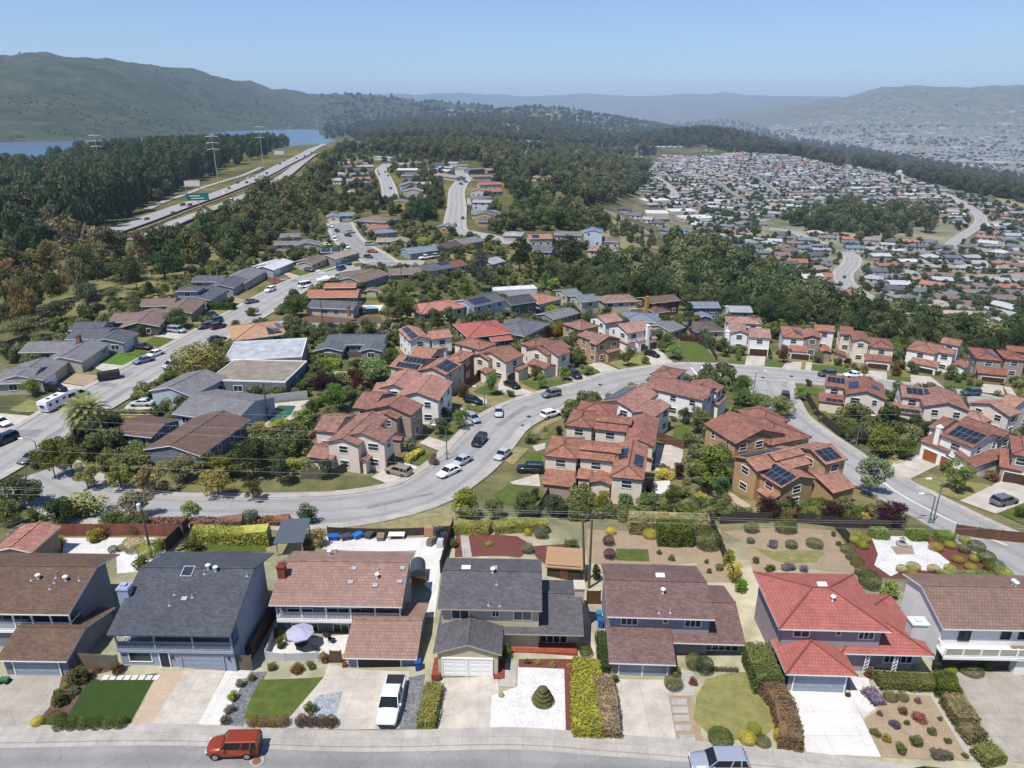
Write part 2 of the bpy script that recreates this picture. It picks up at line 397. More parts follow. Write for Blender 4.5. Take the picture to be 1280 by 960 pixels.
def mass_roof(M,b,th=.16):
 L,D,h,p,rd=M.L,M.D,M.h,M.pitch,M.rd;P_=lambda a,c,z:mpt(M,a,c,z)
 if M.t=='g':
  zr=h+rd*p;zb=zr-(D-rd)*p
  roof_poly(b,[P_(0,0,h),P_(L,0,h),P_(L,rd,zr),P_(0,rd,zr)],th)
  roof_poly(b,[P_(L,D,zb),P_(0,D,zb),P_(0,rd,zr),P_(L,rd,zr)],th)
  b.obox(P_(L/2,rd,zr+.02),M.u.to_3d()*(L/2),M.v.to_3d()*.12,(0,0,.05),0)
 elif M.t=='h':
  rd=D/2;zr=h+rd*p
  roof_poly(b,[P_(0,0,h),P_(L,0,h),P_(L-rd,rd,zr),P_(rd,rd,zr)]if L-D>.05 else[P_(0,0,h),P_(L,0,h),P_(L/2,rd,zr)],th)
  roof_poly(b,[P_(L,D,h),P_(0,D,h),P_(rd,rd,zr),P_(L-rd,rd,zr)]if L-D>.05 else[P_(L,D,h),P_(0,D,h),P_(L/2,rd,zr)],th)
  roof_poly(b,[P_(L,0,h),P_(L,D,h),P_(L-rd,rd,zr)],th)
  roof_poly(b,[P_(0,D,h),P_(0,0,h),P_(rd,rd,zr)],th)
  A_,B_=P_(rd,rd,zr),P_(L-rd,rd,zr)
  for a,c in((P_(0,0,h),A_),(P_(0,D,h),A_),(P_(L,0,h),B_),(P_(L,D,h),B_),(A_,B_)):
   if(c-a).length>.2:b.tube([a+Vector((0,0,.03)),c+Vector((0,0,.03))],.11,5)
 elif M.t=='q':
  zr=h+L/2*p;D=max(D,L/2+.1);a0=P_(L/2,L/2,zr)
  roof_poly(b,[P_(0,0,h),P_(L,0,h),a0],th);roof_poly(b,[P_(L,0,h),P_(L,D,h),P_(L/2,D,zr),a0],th);roof_poly(b,[P_(0,D,h),P_(0,0,h),a0,P_(L/2,D,zr)],th)
  for a,c in((P_(0,0,h),a0),(P_(L,0,h),a0),(a0,P_(L/2,D,zr))):b.tube([a+Vector((0,0,.03)),c+Vector((0,0,.03))],.11,5)
 elif M.t=='s':roof_poly(b,[P_(0,0,h),P_(L,0,h),P_(L,D,h+D*p),P_(0,D,h+D*p)],th)
 else:
  roof_poly(b,[P_(.15,.15,h),P_(L-.15,.15,h),P_(L-.15,D-.15,h),P_(.15,D-.15,h)],.2)
  for a0,a1,c0,c1 in((0,L,0,.15),(0,L,D-.15,D),(0,.15,.15,D-.15),(L-.15,L,.15,D-.15)):
   b.obox(P_((a0+a1)/2,(c0+c1)/2,h),M.u.to_3d()*((a1-a0)/2),M.v.to_3d()*((c1-c0)/2),(0,0,.16),1)
def mass_walls(M,b,k,eg=.3):
 L,D=M.L,M.D;ov=M.ov+k*.004;eg=(eg if M.t in 'gs' else M.ov)+k*.004
 if M.t=='f':ov=eg=.05+k*.004
 cs=[ov,D-ov]
 zs=lambda a,c:roof_z(M,a,c)-.1
 c=[(eg,ov),(L-eg,ov),(L-eg,D-ov),(eg,D-ov)];base=M.base
 for i in range(4):
  a_,b_=c[i],c[(i+1)%4];l=math.hypot(b_[0]-a_[0],b_[1]-a_[1])
  pts=[mpt(M,*a_,base),mpt(M,*b_,base),mpt(M,*b_,zs(*b_))];uv=[(0,base),(l,base),(l,zs(*b_))]
  if M.t=='g' and i in(1,3):
   pts.append(mpt(M,a_[0],M.rd,zs(a_[0],M.rd)));uv.append((abs(M.rd-a_[1]),zs(a_[0],M.rd)))
  pts.append(mpt(M,*a_,zs(*a_)));uv.append((0,zs(*a_)))
  b.poly(pts,uv)
 M.eg,M.ovw=eg,ov
 M.sides={'f':(c[0],c[1]),'r':(c[1],c[2]),'b':(c[2],c[3]),'l':(c[3],c[0])}
class House:pass
HSPOTS=[]
def local(H,w):d=Vector((w[0]-H.o.x,w[1]-H.o.y));return Vector((d.x*H.cy+d.y*H.sy,-d.x*H.sy+d.y*H.cy))
def inside(M,p,m=.05):
 d=Vector((p[0],p[1]))-M.o;a,c=d.dot(M.u),d.dot(M.v)
 return M.eg-m<a<M.L-M.eg+m and M.ovw-m<c<M.D-M.ovw+m
def house(label,reg,masses,roofc,wallc,roofm=None,wallm=None,name='house',cat='house',wins=2,garage=(),chim=(),solar=(),trim=None,gar='white',group=None,g=None,skirt=1.5,style='slide',yaw=None,base=True,vents=0):
 """masses: (type, (x1, y1), (x2, y2), eave height, depth, {options}) with the eave's two ends where the photo shows them"""
 H=House();roofm=roofm or M_SHINGLE;wallm=wallm or M_STUCCO;trim=trim or M_WHITE
 m0=masses[0];a,b_=px(reg,m0[1]),px(reg,m0[2])
 if g is None:
  w=PT((a[0]+b_[0])/2,(a[1]+b_[1])/2,m0[3])
  d=PT(b_[0],b_[1],m0[3])-PT(a[0],a[1],m0[3]);d=Vector((-d.y,d.x)).normalized()*(m0[4]/2)
  g=terr(w.x+d.x,w.y+d.y)
 H.g=g
 A0,B0=PZ(*a,g+m0[3]),PZ(*b_,g+m0[3])
 H.yaw=math.atan2(B0.y-A0.y,B0.x-A0.x)if yaw is None else yaw
 H.cy,H.sy=math.cos(H.yaw),math.sin(H.yaw);H.o=Vector((A0.x,A0.y,g))
 H.e=empty(name,H.o,H.yaw);tag(H.e,label,cat,group)
 H.ms=[]
 for k,m in enumerate(masses):
  op=m[5]if len(m)>5 else{}
  r_=op.get('reg',reg)
  A_,B_=local(H,PZ(*px(r_,m[1]),g+m[3])),local(H,PZ(*px(r_,m[2]),g+m[3]))
  d=B_-A_;ang=math.atan2(d.y,d.x);L=d.length
  if k and not op.get('free'):
   sn=round(ang/(math.pi/2))*math.pi/2;mid=(A_+B_)/2;u=Vector((math.cos(sn),math.sin(sn)));L=max(abs(d.dot(u)),1.0);A_=mid-u*L/2
  else:u=Vector((math.cos(ang),math.sin(ang)))
  if 'L' in op:L=op['L']
  t=m[0]
  M=make_mass(t,A_,u,L,m[4],m[3],op.get('p',.33 if t!='f' else 0),op.get('rf',.5),op.get('ov',.45),k,op.get('base',-skirt))
  M.rc,M.wc,M.wm=op.get('roof',roofc),op.get('wall',wallc),op.get('wm',wallm)
  M.nw=op.get('nw',False)
  H.ms.append(M)
  q_=mpt(M,M.L/2,M.D/2,0);HSPOTS.append((H.o.x+q_.x*H.cy-q_.y*H.sy,H.o.y+q_.x*H.sy+q_.y*H.cy,max(M.L,M.D)*.5+.6))
 for k,M in enumerate(H.ms):
  b=MB();mass_walls(M,b,k);wo=b.build('wall',M.wm,H.e,M.wc)
  b=MB();mass_roof(M,b);ro=b.build('roof',[roofm if M.t!='f' else M_GRAVEL,trim],H.e,M.rc)
  M.wo,M.ro=wo,ro
 cam=local(H,(0,0))
 for gm,side,u0,u1 in garage:
  M=H.ms[gm];add_opening(H,M,side,(u0+u1)/2,0,abs(u1-u0),2.15,'garage_door',garage_mesh(abs(u1-u0),2.15,M_GAR[gar]))
 gk={(id(H.ms[x[0]]),x[1])for x in garage}
 if wins:
  for M in H.ms:
   if M.nw:continue
   for side in 'flrb':
    (a0,c0),(a1,c1)=M.sides[side];p,q=mpt(M,a0,c0,0),mpt(M,a1,c1,0)
    d=(q-p);l=d.length
    if l<2.2:continue
    d/=l;nrm=Vector((d.y,-d.x,0));mid=(p+q)/2
    tc=Vector((cam.x-mid.x,cam.y-mid.y,0)).normalized()
    if nrm.dot(tc)<.12:continue
    n=max(1,int(l/3.4))
    for st in range(2 if M.h>4.4 else 1):
     z=1.0 if st==0 else M.h-1.75
     if st==0 and(id(M),side)in gk:continue
     for i in range(n):
      pos=p+d*(l*(i+.5)/n)+nrm*.4
      if any(inside(o,pos)and o.h>z+.3 for o in H.ms if o is not M):continue
      if wins==1 and R.random()<.35:continue
      ww=R.choice((1.2,1.5,1.8,.9))if n>1 else 1.5
      add_opening(H,M,side,l*(i+.5)/n,z,ww,1.2,'window',window_mesh(ww,1.2,style))
 for x in chim:
  q=local(H,PZ(*px(reg,(x[0],x[1])),g+x[2]));b=MB();w,dd=x[3]if len(x)>3 else(.55,.45)
  b.box(q.x-w,q.y-dd,1.5,q.x+w,q.y+dd,x[2]);b.box(q.x-w-.08,q.y-dd-.08,x[2]-.25,q.x+w+.08,q.y+dd+.08,x[2]-.1)
  b.box(q.x-w*.5,q.y-dd*.5,x[2],q.x+w*.5,q.y+dd*.5,x[2]+.2)
  b.build('chimney',M_PAINT,H.e,x[4]if len(x)>4 else wallc)
 for s in solar:
  M=H.ms[s[0]];add_solar(H,M,*s[1:])
 for i in range(vents):
  M=H.ms[0];a_,c_=M.L*R.uniform(.2,.8),M.rd*R.uniform(.35,.9);z=roof_z(M,a_,c_);b=MB()
  q=mpt(M,a_,c_,z);b.tube([q-Vector((0,0,.1)),q+Vector((0,0,.4))],.09,6);b.build('vent_pipe',M_METAL,H.e)
 return H
def add_opening(H,M,side,u,z,w,h,name,mesh,out=.0):
 (a0,c0),(a1,c1)=M.sides[side];p,q=mpt(M,a0,c0,z),mpt(M,a1,c1,z);d=(q-p).normalized();n=Vector((d.y,-d.x,0))
 o=link(name,mesh,H.e);o.location=p+d*u+n*(out+.004);o.rotation_euler=(0,0,math.atan2(d.y,d.x));return o
def add_solar(H,M,side,u0,u1,v0,v1):
 """panel array on roof slope side ('f' front, 'b' back, 'l'/'r' hip ends); u, v as fractions"""
 def pt(u,v):
  if side=='f':a,c=u*M.L,v*M.rd
  elif side=='b':a,c=(1-u)*M.L,M.D-v*(M.D-M.rd)
  elif side=='l':a,c=v*(M.L if M.t=='q' else M.D)/2,(1-u)*M.D
  else:a,c=M.L-v*(M.L if M.t=='q' else M.D)/2,u*M.D
  return mpt(M,a,c,roof_z(M,a,c))
 p=[pt(u0,v0),pt(u1,v0),pt(u1,v1),pt(u0,v1)];n=(p[1]-p[0]).cross(p[3]-p[0]).normalized()
 b=MB();t=[q+n*.14 for q in p];lo=[q+n*.06 for q in p]
 w,hh=(p[1]-p[0]).length,(p[3]-p[0]).length;nu,nv=max(1,round(w/1.0)),max(1,round(hh/1.65))
 b.quad(*t,uv=[(0,0),(nu,0),(nu,nv*1.65),(0,nv*1.65)])
 for i in range(4):b.quad(lo[i],lo[(i+1)%4],t[(i+1)%4],t[i],m=1)
 b.build('solar_panel',[M_SOLAR,M_DARK],H.e)
SC.render.engine='CYCLES'
W=bpy.data.worlds.new('World');SC.world=W;W.use_nodes=True
SUN_AZ,SUN_EL=math.atan2(-.85,-1.0),rad(65)
wn=W.node_tree.nodes;sky=wn.new('ShaderNodeTexSky');sky.sky_type='NISHITA';sky.sun_disc=False
sky.sun_elevation=SUN_EL;sky.sun_rotation=SUN_AZ;sky.air_density=1.0;sky.dust_density=.6;sky.ozone_density=2.0;sky.altitude=200
tn=wn.new('ShaderNodeMix');tn.data_type='RGBA';tn.blend_type='MULTIPLY';tn.inputs[0].default_value=1.0;tn.inputs[7].default_value=(.51,.60,.76,1)
W.node_tree.links.new(sky.outputs[0],tn.inputs[6]);W.node_tree.links.new(tn.outputs[2],wn['Background'].inputs[0]);wn['Background'].inputs[1].default_value=.12
sl=bpy.data.lights.new('sun','SUN');sl.energy=4.2;sl.angle=rad(.53);sl.color=(1,.955,.89)
so=bpy.data.objects.new('sun',sl);COL.objects.link(so)
sd=Vector((math.sin(SUN_AZ)*math.cos(SUN_EL),math.cos(SUN_AZ)*math.cos(SUN_EL),math.sin(SUN_EL)))
so.rotation_euler=sd.to_track_quat('Z','Y').to_euler();so.location=(-30,20,120)
cam=bpy.data.cameras.new('camera');co=bpy.data.objects.new('camera',cam);COL.objects.link(co);SC.camera=co
cam.sensor_fit='HORIZONTAL';cam.sensor_width=36;cam.lens=36*F/1280;cam.clip_start=.5;cam.clip_end=200000
co.location=(0,0,CZ);co.rotation_euler=(math.pi/2-PITCH,0,0)
vs=SC.view_settings;vs.view_transform='Standard';vs.look='None';vs.exposure=.66;vs.gamma=1.0;vs.use_curve_mapping=False
cy=SC.cycles;cy.use_denoising=True;cy.max_bounces=6;cy.diffuse_bounces=3;cy.glossy_bounces=2;cy.transmission_bounces=2;cy.volume_bounces=0;cy.transparent_max_bounces=6
cy.caustics_reflective=cy.caustics_refractive=False;cy.use_adaptive_sampling=True;cy.adaptive_threshold=.02;cy.sample_clamp_indirect=4
HAZE_TOP=530.0
hb=MB();hb.box(-64000,-4000,-330,64000,64000,HAZE_TOP)
hm=bpy.data.materials.new('haze_air');hm.use_nodes=True;ht=hm.node_tree;ht.nodes.remove(ht.nodes['Principled BSDF'])
pv=ht.nodes.new('ShaderNodeVolumePrincipled');pv.inputs['Color'].default_value=(.57,.75,1.0,1);pv.inputs['Density'].default_value=HAZE_D if 'HAZE_D' in globals()else 7.2e-5;pv.inputs['Anisotropy'].default_value=0.0
ht.links.new(pv.outputs[0],ht.nodes['Material Output'].inputs['Volume'])
ho=hb.build('haze',hm);tag(ho,'pale blue haze over the far hills and the bay plain','haze',kind='stuff')
def _ground():
 k=Nodes('ground_soil');k.b.inputs['Roughness'].default_value=.95;k.b.inputs['Specular IOR Level'].default_value=.1
 a=k.n('ShaderNodeVertexColor',layer_name='zone').outputs[0];w=k.world()
 f1=k.ramp(k.noise(.35,6,w,.65),.38,.66,(.74,.76,.68,1),(1.16,1.12,1.08,1))
 f2=k.ramp(k.noise(.012,8,w,.62),.36,.64,(.5,.6,.5,1),(1.4,1.3,1.15,1))
 f3=k.ramp(k.noise(.045,5,w,.6),.40,.62,(.72,.78,.7,1),(1.14,1.12,1.08,1))
 c=k.mix(1.0,k.mix(1.0,k.mix(1.0,a,f1,'MULTIPLY'),f2,'MULTIPLY'),f3,'MULTIPLY')
 k.color(c);return k.m
M_GROUND=_ground()
def _terrain():
 xs=np.sin(_az)[:,None]*np.exp(_l)[None];ys=np.cos(_az)[:,None]*np.exp(_l)[None]
 co_=np.stack([xs,ys,HG],-1).reshape(-1,3)
 i=np.arange(NA-1)[:,None]*NL+np.arange(NL-1)[None];i=i.reshape(-1)
 f=np.stack([i,i+NL,i+NL+1,i+1],1)
 me=bpy.data.meshes.new('terrain');me.vertices.add(len(co_));me.vertices.foreach_set('co',co_.ravel())
 me.loops.add(len(f)*4);me.loops.foreach_set('vertex_index',f.ravel());me.polygons.add(len(f))
 me.polygons.foreach_set('loop_start',np.arange(len(f))*4);me.update(calc_edges=True)
 me.polygons.foreach_set('use_smooth',np.ones(len(f),bool))
 r=np.hypot(co_[:,0],co_[:,1]);az=np.arctan2(co_[:,0],co_[:,1]);z=co_[:,2]
 c=np.empty((len(co_),4));c[:]=A(138,132,104);c[r>330]=A(116,110,88)
 c[r<84]=A(204,196,188)
 hill=(r>2300)&(az<rad(-2));c[hill]=A(74,84,58)
 c[(r>420)&(r<2300)&(az<rad(3))]=A(120,116,78);c[(r>430)&(r<1500)&(az>rad(9))&(z<CZ-94)]=A(150,146,138)
 c[(r>2300)&(az>=rad(-2))]=A(100,106,84)
 plain=(z<CZ-150)&(r>2000);c[plain]=A(150,150,142)
 mt=(r>7400)&(az>rad(5));c[mt]=A(122,120,106)
 c=c.reshape(NA,NL,4)
 for k_ in range(3):c[...,k_]=_blur(_blur(c[...,k_],5,0),5,1)
 c=c.reshape(-1,4)
 a_=me.color_attributes.new('zone','FLOAT_COLOR','POINT');a_.data.foreach_set('color',c.ravel())
 me.materials.append(M_GROUND);o=link('terrain',me);o['kind']='structure';return o
TERRAIN=_terrain()
wm_=Nodes('lake_water');wm_.color(A(84,112,140,.6));wm_.b.inputs['Roughness'].default_value=.25;wm_.b.inputs['Specular IOR Level'].default_value=.4
wm_.bump(wm_.noise(.05,4,wm_.world()),.25,1.0)
b=MB();n=40;L_=[(math.sin(rad(-64+60*i/n)),math.cos(rad(-64+60*i/n)))for i in range(n+1)]
for i in range(n):
 (s0,c0),(s1,c1)=L_[i],L_[i+1]
 for r0,r1 in((1450,2400),(2400,4000),(4000,6600)):b.quad((s0*r0,c0*r0,CZ-85.5),(s1*r0,c1*r0,CZ-85.5),(s1*r1,c1*r1,CZ-85.5),(s0*r1,c0*r1,CZ-85.5))
o=b.build('lake_water',wm_.m);o['kind']='structure'
def _asphalt(name,c,patch=.12):
 k=Nodes(name);k.b.inputs['Roughness'].default_value=.9;w=k.world()
 f1=k.ramp(k.noise(.18,6,w,.6),.35,.65,(1-patch,)*3+(1,),(1+patch,)*3+(1,))
 f2=k.ramp(k.noise(6,3,w),.3,.7,(.9,.9,.9,1),(1.1,1.1,1.1,1))
 wv=k.n('ShaderNodeTexWave',Scale=.09,Distortion=1.5);wv.bands_direction='X';k.l(k.uv(),wv.inputs[0])
 f3=k.ramp(wv.outputs[1],.0,.4,(.86,.86,.86,1),(1.03,1.03,1.03,1))
 vo=k.n('ShaderNodeTexVoronoi',Scale=.22);vo.feature='DISTANCE_TO_EDGE';k.l(w,vo.inputs[0])
 f4=k.ramp(vo.outputs[0],.0,.012,(.78,.78,.78,1),(1,1,1,1))
 k.color(k.mix(1.0,k.mix(1.0,k.mix(1.0,k.mix(1.0,c,f1,'MULTIPLY'),f2,'MULTIPLY'),f3,'MULTIPLY'),f4,'MULTIPLY'));return k.m
def _concrete(name,c,var=.2):
 k=Nodes(name);k.b.inputs['Roughness'].default_value=.88;w=k.world()
 f1=k.ramp(k.noise(.5,7,w,.68),.36,.66,(1-var,)*3+(1,),(1+var*.5,)*3+(1,))
 f2=k.ramp(k.noise(9,3,w),.3,.7,(.94,)*3+(1,),(1.05,)*3+(1,))
 br=k.n('ShaderNodeTexBrick',Scale=1.0);br.offset=0
 for a,v in(('Brick Width',3.05),('Row Height',2.6),('Mortar Size',.02)):br.inputs[a].default_value=v
 br.inputs['Color1'].default_value=(1.03,1.03,1.03,1);br.inputs['Color2'].default_value=(.95,.95,.95,1);br.inputs['Mortar'].default_value=(.7,.7,.7,1)
 k.l(k.uv(),br.inputs[0])
 st=k.ramp(k.noise(.31,8,w,.75),.53,.72,(1,1,1,1),(.74,.73,.71,1))
 vo=k.n('ShaderNodeTexVoronoi',Scale=.3);vo.feature='DISTANCE_TO_EDGE';k.l(w,vo.inputs[0]);ck=k.ramp(vo.outputs[0],.0,.008,(.7,.69,.67,1),(1,1,1,1))
 k.color(k.mix(.8,k.mix(.6,k.mix(1.0,k.mix(1.0,k.mix(1.0,c,f1,'MULTIPLY'),f2,'MULTIPLY'),br.outputs[0],'MULTIPLY'),ck,'MULTIPLY'),st,'MULTIPLY'));return k.m
M_ROAD=_asphalt('street_asphalt',A(156,155,154));M_ROADL=_asphalt('pale_asphalt',A(172,170,168),.08);M_ROADD=_asphalt('dark_asphalt',A(124,124,130),.06)
M_WALK=_concrete('sidewalk_concrete',A(196,190,182));M_CONC=_concrete('driveway_concrete',A(214,205,193));M_CONCW=_concrete('new_concrete',A(236,233,228),.08);M_CONCD=_concrete('old_concrete',A(186,178,166),.2)
ROADS=[]
def road(name,pts,w,mat,walk=1.5,reg='Z',kerb=.13,step=2.5,loop=False,walkL=None,walkR=None,gutter=True,seg=None):
 L=smooth_line([PT(*px(reg,p))for p in pts],step)
 ROADS.append((np.array([(p.x,p.y)for p in L]),w/2+(2.0 if walk else .5)))
 r_=sum(p.length for p in L)/len(L);e=.03+r_*.0006
 b=MB();strip(b,L,-w/2,w/2,e,nx=4);o=b.build(name,mat);o['kind']='structure'
 wl,wr=(walk if walkL is None else walkL),(walk if walkR is None else walkR)
 if wl or wr:
  b=MB()
  for wd,sg in((wr,1),(wl,-1)):
   if not wd:continue
   q=[w/2-.3,w/2,w/2+.01,w/2+.15,w/2+wd];z=[e+.01,e+.02,e+kerb,e+kerb,e+kerb]
   for i in range(4):strip(b,L,*((sg*q[i],sg*q[i+1])if sg>0 else(-q[i+1],-q[i])),*((z[i],z[i+1])if sg>0 else(z[i+1],z[i])))
   strip(b,L,*((w/2+wd,w/2+wd+.02)if sg>0 else(-w/2-wd-.02,-w/2-wd)),*((e+kerb,-.2)if sg>0 else(-.2,e+kerb)))
  o=b.build('sidewalk',M_WALK);o['kind']='structure'
 return L
_k=[PT(*p)for p in((-260,936),(0,930),(300,930),(600,932),(760,940),(860,948),(930,956),(1060,970),(1280,1000),(1600,1040))]
KERB=smooth_line(_k,1.5);FC=offset_line(KERB,5.3)
b=MB();strip(b,FC,-5.3,5.3,.03,nx=3);tag(b.build('street',M_ROAD),kind='structure')
b=MB()
for q0,q1,z0,z1 in((-5.3+.45,-5.3,.04,.05),(-5.3,-5.32,.05,.16),(-5.32,-5.47,.16,.165),(-5.47,-7.1,.165,.17),(-7.1,-7.12,.17,-.1)):strip(b,FC,q1,q0,z1,z0)
tag(b.build('sidewalk',M_WALK),kind='structure')
TILE_ST=road('road',[(45,592),(75,610),(125,629),(193,638),(283,640),(362,640),(439,636),(516,620),(558,597),(588,572),(608,549),(630,527),(677,505),(738,488),(781,474),(849,464),(890,463),(936,466),(1011,472),(1110,483),(1203,496),(1290,516),(1400,545)],9.2,M_ROADL,1.6)
SIDE_ST=road('road',[(960,474),(966,495),(976,518),(1000,540),(1030,562),(1060,582),(1090,599),(1116,613),(1160,636),(1206,660),(1270,693),(1380,750)],9.4,M_ROADL,1.3,walkR=.3)
LEFT_RD=road('road',[(-90,618),(-40,594),(0,572),(45,545),(97,512),(147,484),(195,456),(232,437),(270,415),(312,391),(345,371),(380,353),(420,341),(452,332),(485,331),(530,331)],10.6,M_ROADL,1.5)
road('road',[(480,331),(463,319),(446,309),(434,298),(427,286),(425,279)],11.5,M_ROAD,1.4)
road('lane',[(345,404),(374,407),(420,408),(480,409),(505,411)],5.5,M_ROADL,0)
road('road',[(640,306),(629,302),(607,296),(585,292),(570,288),(569,275),(571,260),(571,240),(576,230),(580,224),(574,213)],9.5,M_ROADL,1.5)
road('road',[(488,250),(487,240),(484,230),(480,221),(476,213),(485,205)],9,M_ROADL,1.4)
road('road',[(1120,397),(1104,385),(1085,373),(1068,364),(1056,353),(1054,342),(1063,332),(1065,322),(1056,315)],10.5,M_ROADL,1.5)
for pts in([(962,286),(980,288),(993,291),(1014,300),(1037,306)],[(1186,312),(1191,305),(1201,297),(1219,285),(1226,275),(1217,264),(1198,252),(1179,242)],[(1219,285),(1247,278)],[(1115,212),(1128,222),(1142,232),(1160,237)],[(812,211),(830,216),(850,223)],[(820,221),(828,227),(836,233),(844,246)],[(891,226),(900,232),(908,239),(931,252)],[(760,264),(768,268),(788,280),(806,291),(815,296)],[(940,220),(946,224),(960,234),(972,245)],[(1005,221),(1010,225),(1021,235)],[(1046,200),(1050,203),(1064,212)]):
 road('road',pts,8.5,M_ROADD if pts[0][0]in(891,760,940,1005)else M_ROADL,1.3,step=6)
FW1=road('freeway',[(20,560),(130,525),(300,464),(460,405),(620,350),(830,266),(995,184),(1150,105),(1235,60),(1260,45)],17,M_ROADL,0,'G8',step=6)
FW2=road('freeway',[(170,600),(280,560),(400,507),(530,456),(700,393),(870,322),(990,262),(1110,170),(1200,105)],13,M_ROADL,0,'G8',step=6)
road('road',[(250,420),(340,378),(410,355),(500,322),(580,292),(700,255),(790,228),(900,180)],6,M_ROADL,0,'G8',step=6)
M_MED=mat_plain('median_soil',A(134,116,98),.95,var=.2)
b=MB();strip(b,FW1,8.5,12.5,.5,.5);o=b.build('median',M_MED);o['kind']='structure'
for L,d,nm,lb in((FW1,8.7,'freeway_barrier','dark barrier along the inner edge of the far carriageway'),(FW2,6.6,'retaining_wall','dark retaining wall below the near carriageway')):
 Q=offset_line(L,d);b=MB()
 for p,q in zip(Q[:-1],Q[1:]):
  z0,z1=terr(p.x,p.y),terr(q.x,q.y);t=(q-p).normalized();n_=Vector((t.y,-t.x))*.3
  P4=[(p.x-n_.x,p.y-n_.y),(q.x-n_.x,q.y-n_.y),(q.x+n_.x,q.y+n_.y),(p.x+n_.x,p.y+n_.y)];zz=[z0,z1,z1,z0]
  for i,j in((3,2),(1,0)):b.quad((*P4[i],zz[i]-5),(*P4[j],zz[j]-5),(*P4[j],zz[j]+1.6),(*P4[i],zz[i]+1.6))
  b.quad(*[(*P4[i],zz[i]+1.6)for i in range(4)])
 tag(b.build(nm,mat_plain('dark_concrete',A(96,88,82),.9)),lb,'wall')
def _leafmat(name,rough=.6,trans=.25,var=.3,lo=1.15,hi=1.95,hv=.02):
 m=bpy.data.materials.new(name);m.use_nodes=True;t=m.node_tree;n=t.nodes;n.remove(n['Principled BSDF'])
 oi=n.new('ShaderNodeObjectInfo');ge=n.new('ShaderNodeNewGeometry')
 def mr(src,a,b):
  x=n.new('ShaderNodeMapRange');x.inputs[3].default_value,x.inputs[4].default_value=a,b;t.links.new(src,x.inputs[0]);return x.outputs[0]
 hs=n.new('ShaderNodeHueSaturation');gm=n.new('ShaderNodeMix');gm.data_type='RGBA';gm.blend_type='MULTIPLY';gm.inputs[0].default_value=1.0;t.links.new(oi.outputs['Color'],gm.inputs[6]);t.links.new(mr(oi.outputs['Random'],lo,hi),gm.inputs[7]);t.links.new(gm.outputs[2],hs.inputs['Color'])
 t.links.new(mr(ge.outputs['Random Per Island'],1-var,1+var),hs.inputs['Value'])
 t.links.new(mr(oi.outputs['Random'],.5+hv,.5-hv),hs.inputs['Hue']);t.links.new(mr(oi.outputs['Random'],.98,.8),hs.inputs['Saturation'])
 no=n.new('ShaderNodeTexNoise');no.inputs['Scale'].default_value=.9;no.inputs['Detail'].default_value=2;t.links.new(ge.outputs['Position'],no.inputs[0])
 mx=n.new('ShaderNodeMix');mx.data_type='RGBA';mx.blend_type='MULTIPLY';mx.inputs[0].default_value=1.0
 rp=n.new('ShaderNodeValToRGB');rp.color_ramp.elements[0].position=.35;rp.color_ramp.elements[1].position=.68
 rp.color_ramp.elements[0].color=(.72,.8,.8,1);rp.color_ramp.elements[1].color=(1.22,1.15,1.0,1);t.links.new(no.outputs[0],rp.inputs[0])
 t.links.new(hs.outputs[0],mx.inputs[6]);t.links.new(rp.outputs[0],mx.inputs[7])
 c=mx.outputs[2]
 d=n.new('ShaderNodeBsdfDiffuse');tr=n.new('ShaderNodeBsdfTranslucent');ms=n.new('ShaderNodeMixShader');ms.inputs[0].default_value=trans
 t.links.new(c,d.inputs[0]);t.links.new(c,tr.inputs[0]);t.links.new(d.outputs[0],ms.inputs[1]);t.links.new(tr.outputs[0],ms.inputs[2])
 t.links.new(ms.outputs[0],n['Material Output'].inputs[0]);return m
M_WOODLEAF=_leafmat('wood_foliage');M_LEAF=_leafmat('foliage',lo=1.35,hi=1.7,hv=.008)
M_BARK=mat_plain('bark',A(120,104,88),.95,var=.3,scale=6)
M_PALEBARK=mat_plain('pale_bark',A(190,178,160),.9,var=.3,scale=2)
def leaves(lobes,n,size,seed,shell=.55,up=.25,flat=1.0,jit=.7,squash=1.0):
 """leaf-sized faces through a set of ellipsoid lobes (x, y, z, r, rz); returns verts, faces arrays"""
 r=np.random.RandomState(seed);lb=np.array(lobes,float)
 w=lb[:,3]**2;k=r.choice(len(lb),n,p=w/w.sum());L=lb[k]
 d=r.normal(size=(n,3));d[:,2]+=up*r.rand(n);d/=np.linalg.norm(d,axis=1)[:,None]
 rr=shell+(1.06-shell)*r.rand(n)**.6
 p=L[:,:3]+d*rr[:,None]*np.stack([L[:,3],L[:,3],L[:,4]],1)
 nm=d+r.normal(size=(n,3))*jit;nm[:,2]*=flat;nm/=np.linalg.norm(nm,axis=1)[:,None]
 t=np.cross(nm,r.normal(size=(n,3)));t/=np.linalg.norm(t,axis=1)[:,None];b_=np.cross(nm,t)
 s=(size*r.uniform(.55,1.35,n))[:,None]
 a=s*t;c=s*b_*.62
 v=np.stack([p-a,p+c*.9-a*.1,p+a,p-c-a*.1],1).reshape(-1,3)
 return v,np.arange(n*4).reshape(n,4)
def crown_mesh(name,lobes,n,size,seed,trunk=None,mat=None,**kw):
 v,f=leaves(lobes,n,size,seed,**kw)
 tb=MB()
 if trunk:trunk(tb)
 me=bpy.data.meshes.new(name)
 V=np.concatenate([v,np.array(tb.v)])if tb.v else v
 me.from_pydata(V.tolist(),[],f.tolist()+[tuple(i+len(v)for i in q)for q in tb.f])
 me.materials.append(mat or M_LEAF);me.materials.append(M_BARK)
 if tb.v:me.polygons.foreach_set('material_index',[0]*len(f)+[1]*len(tb.f))
 return me
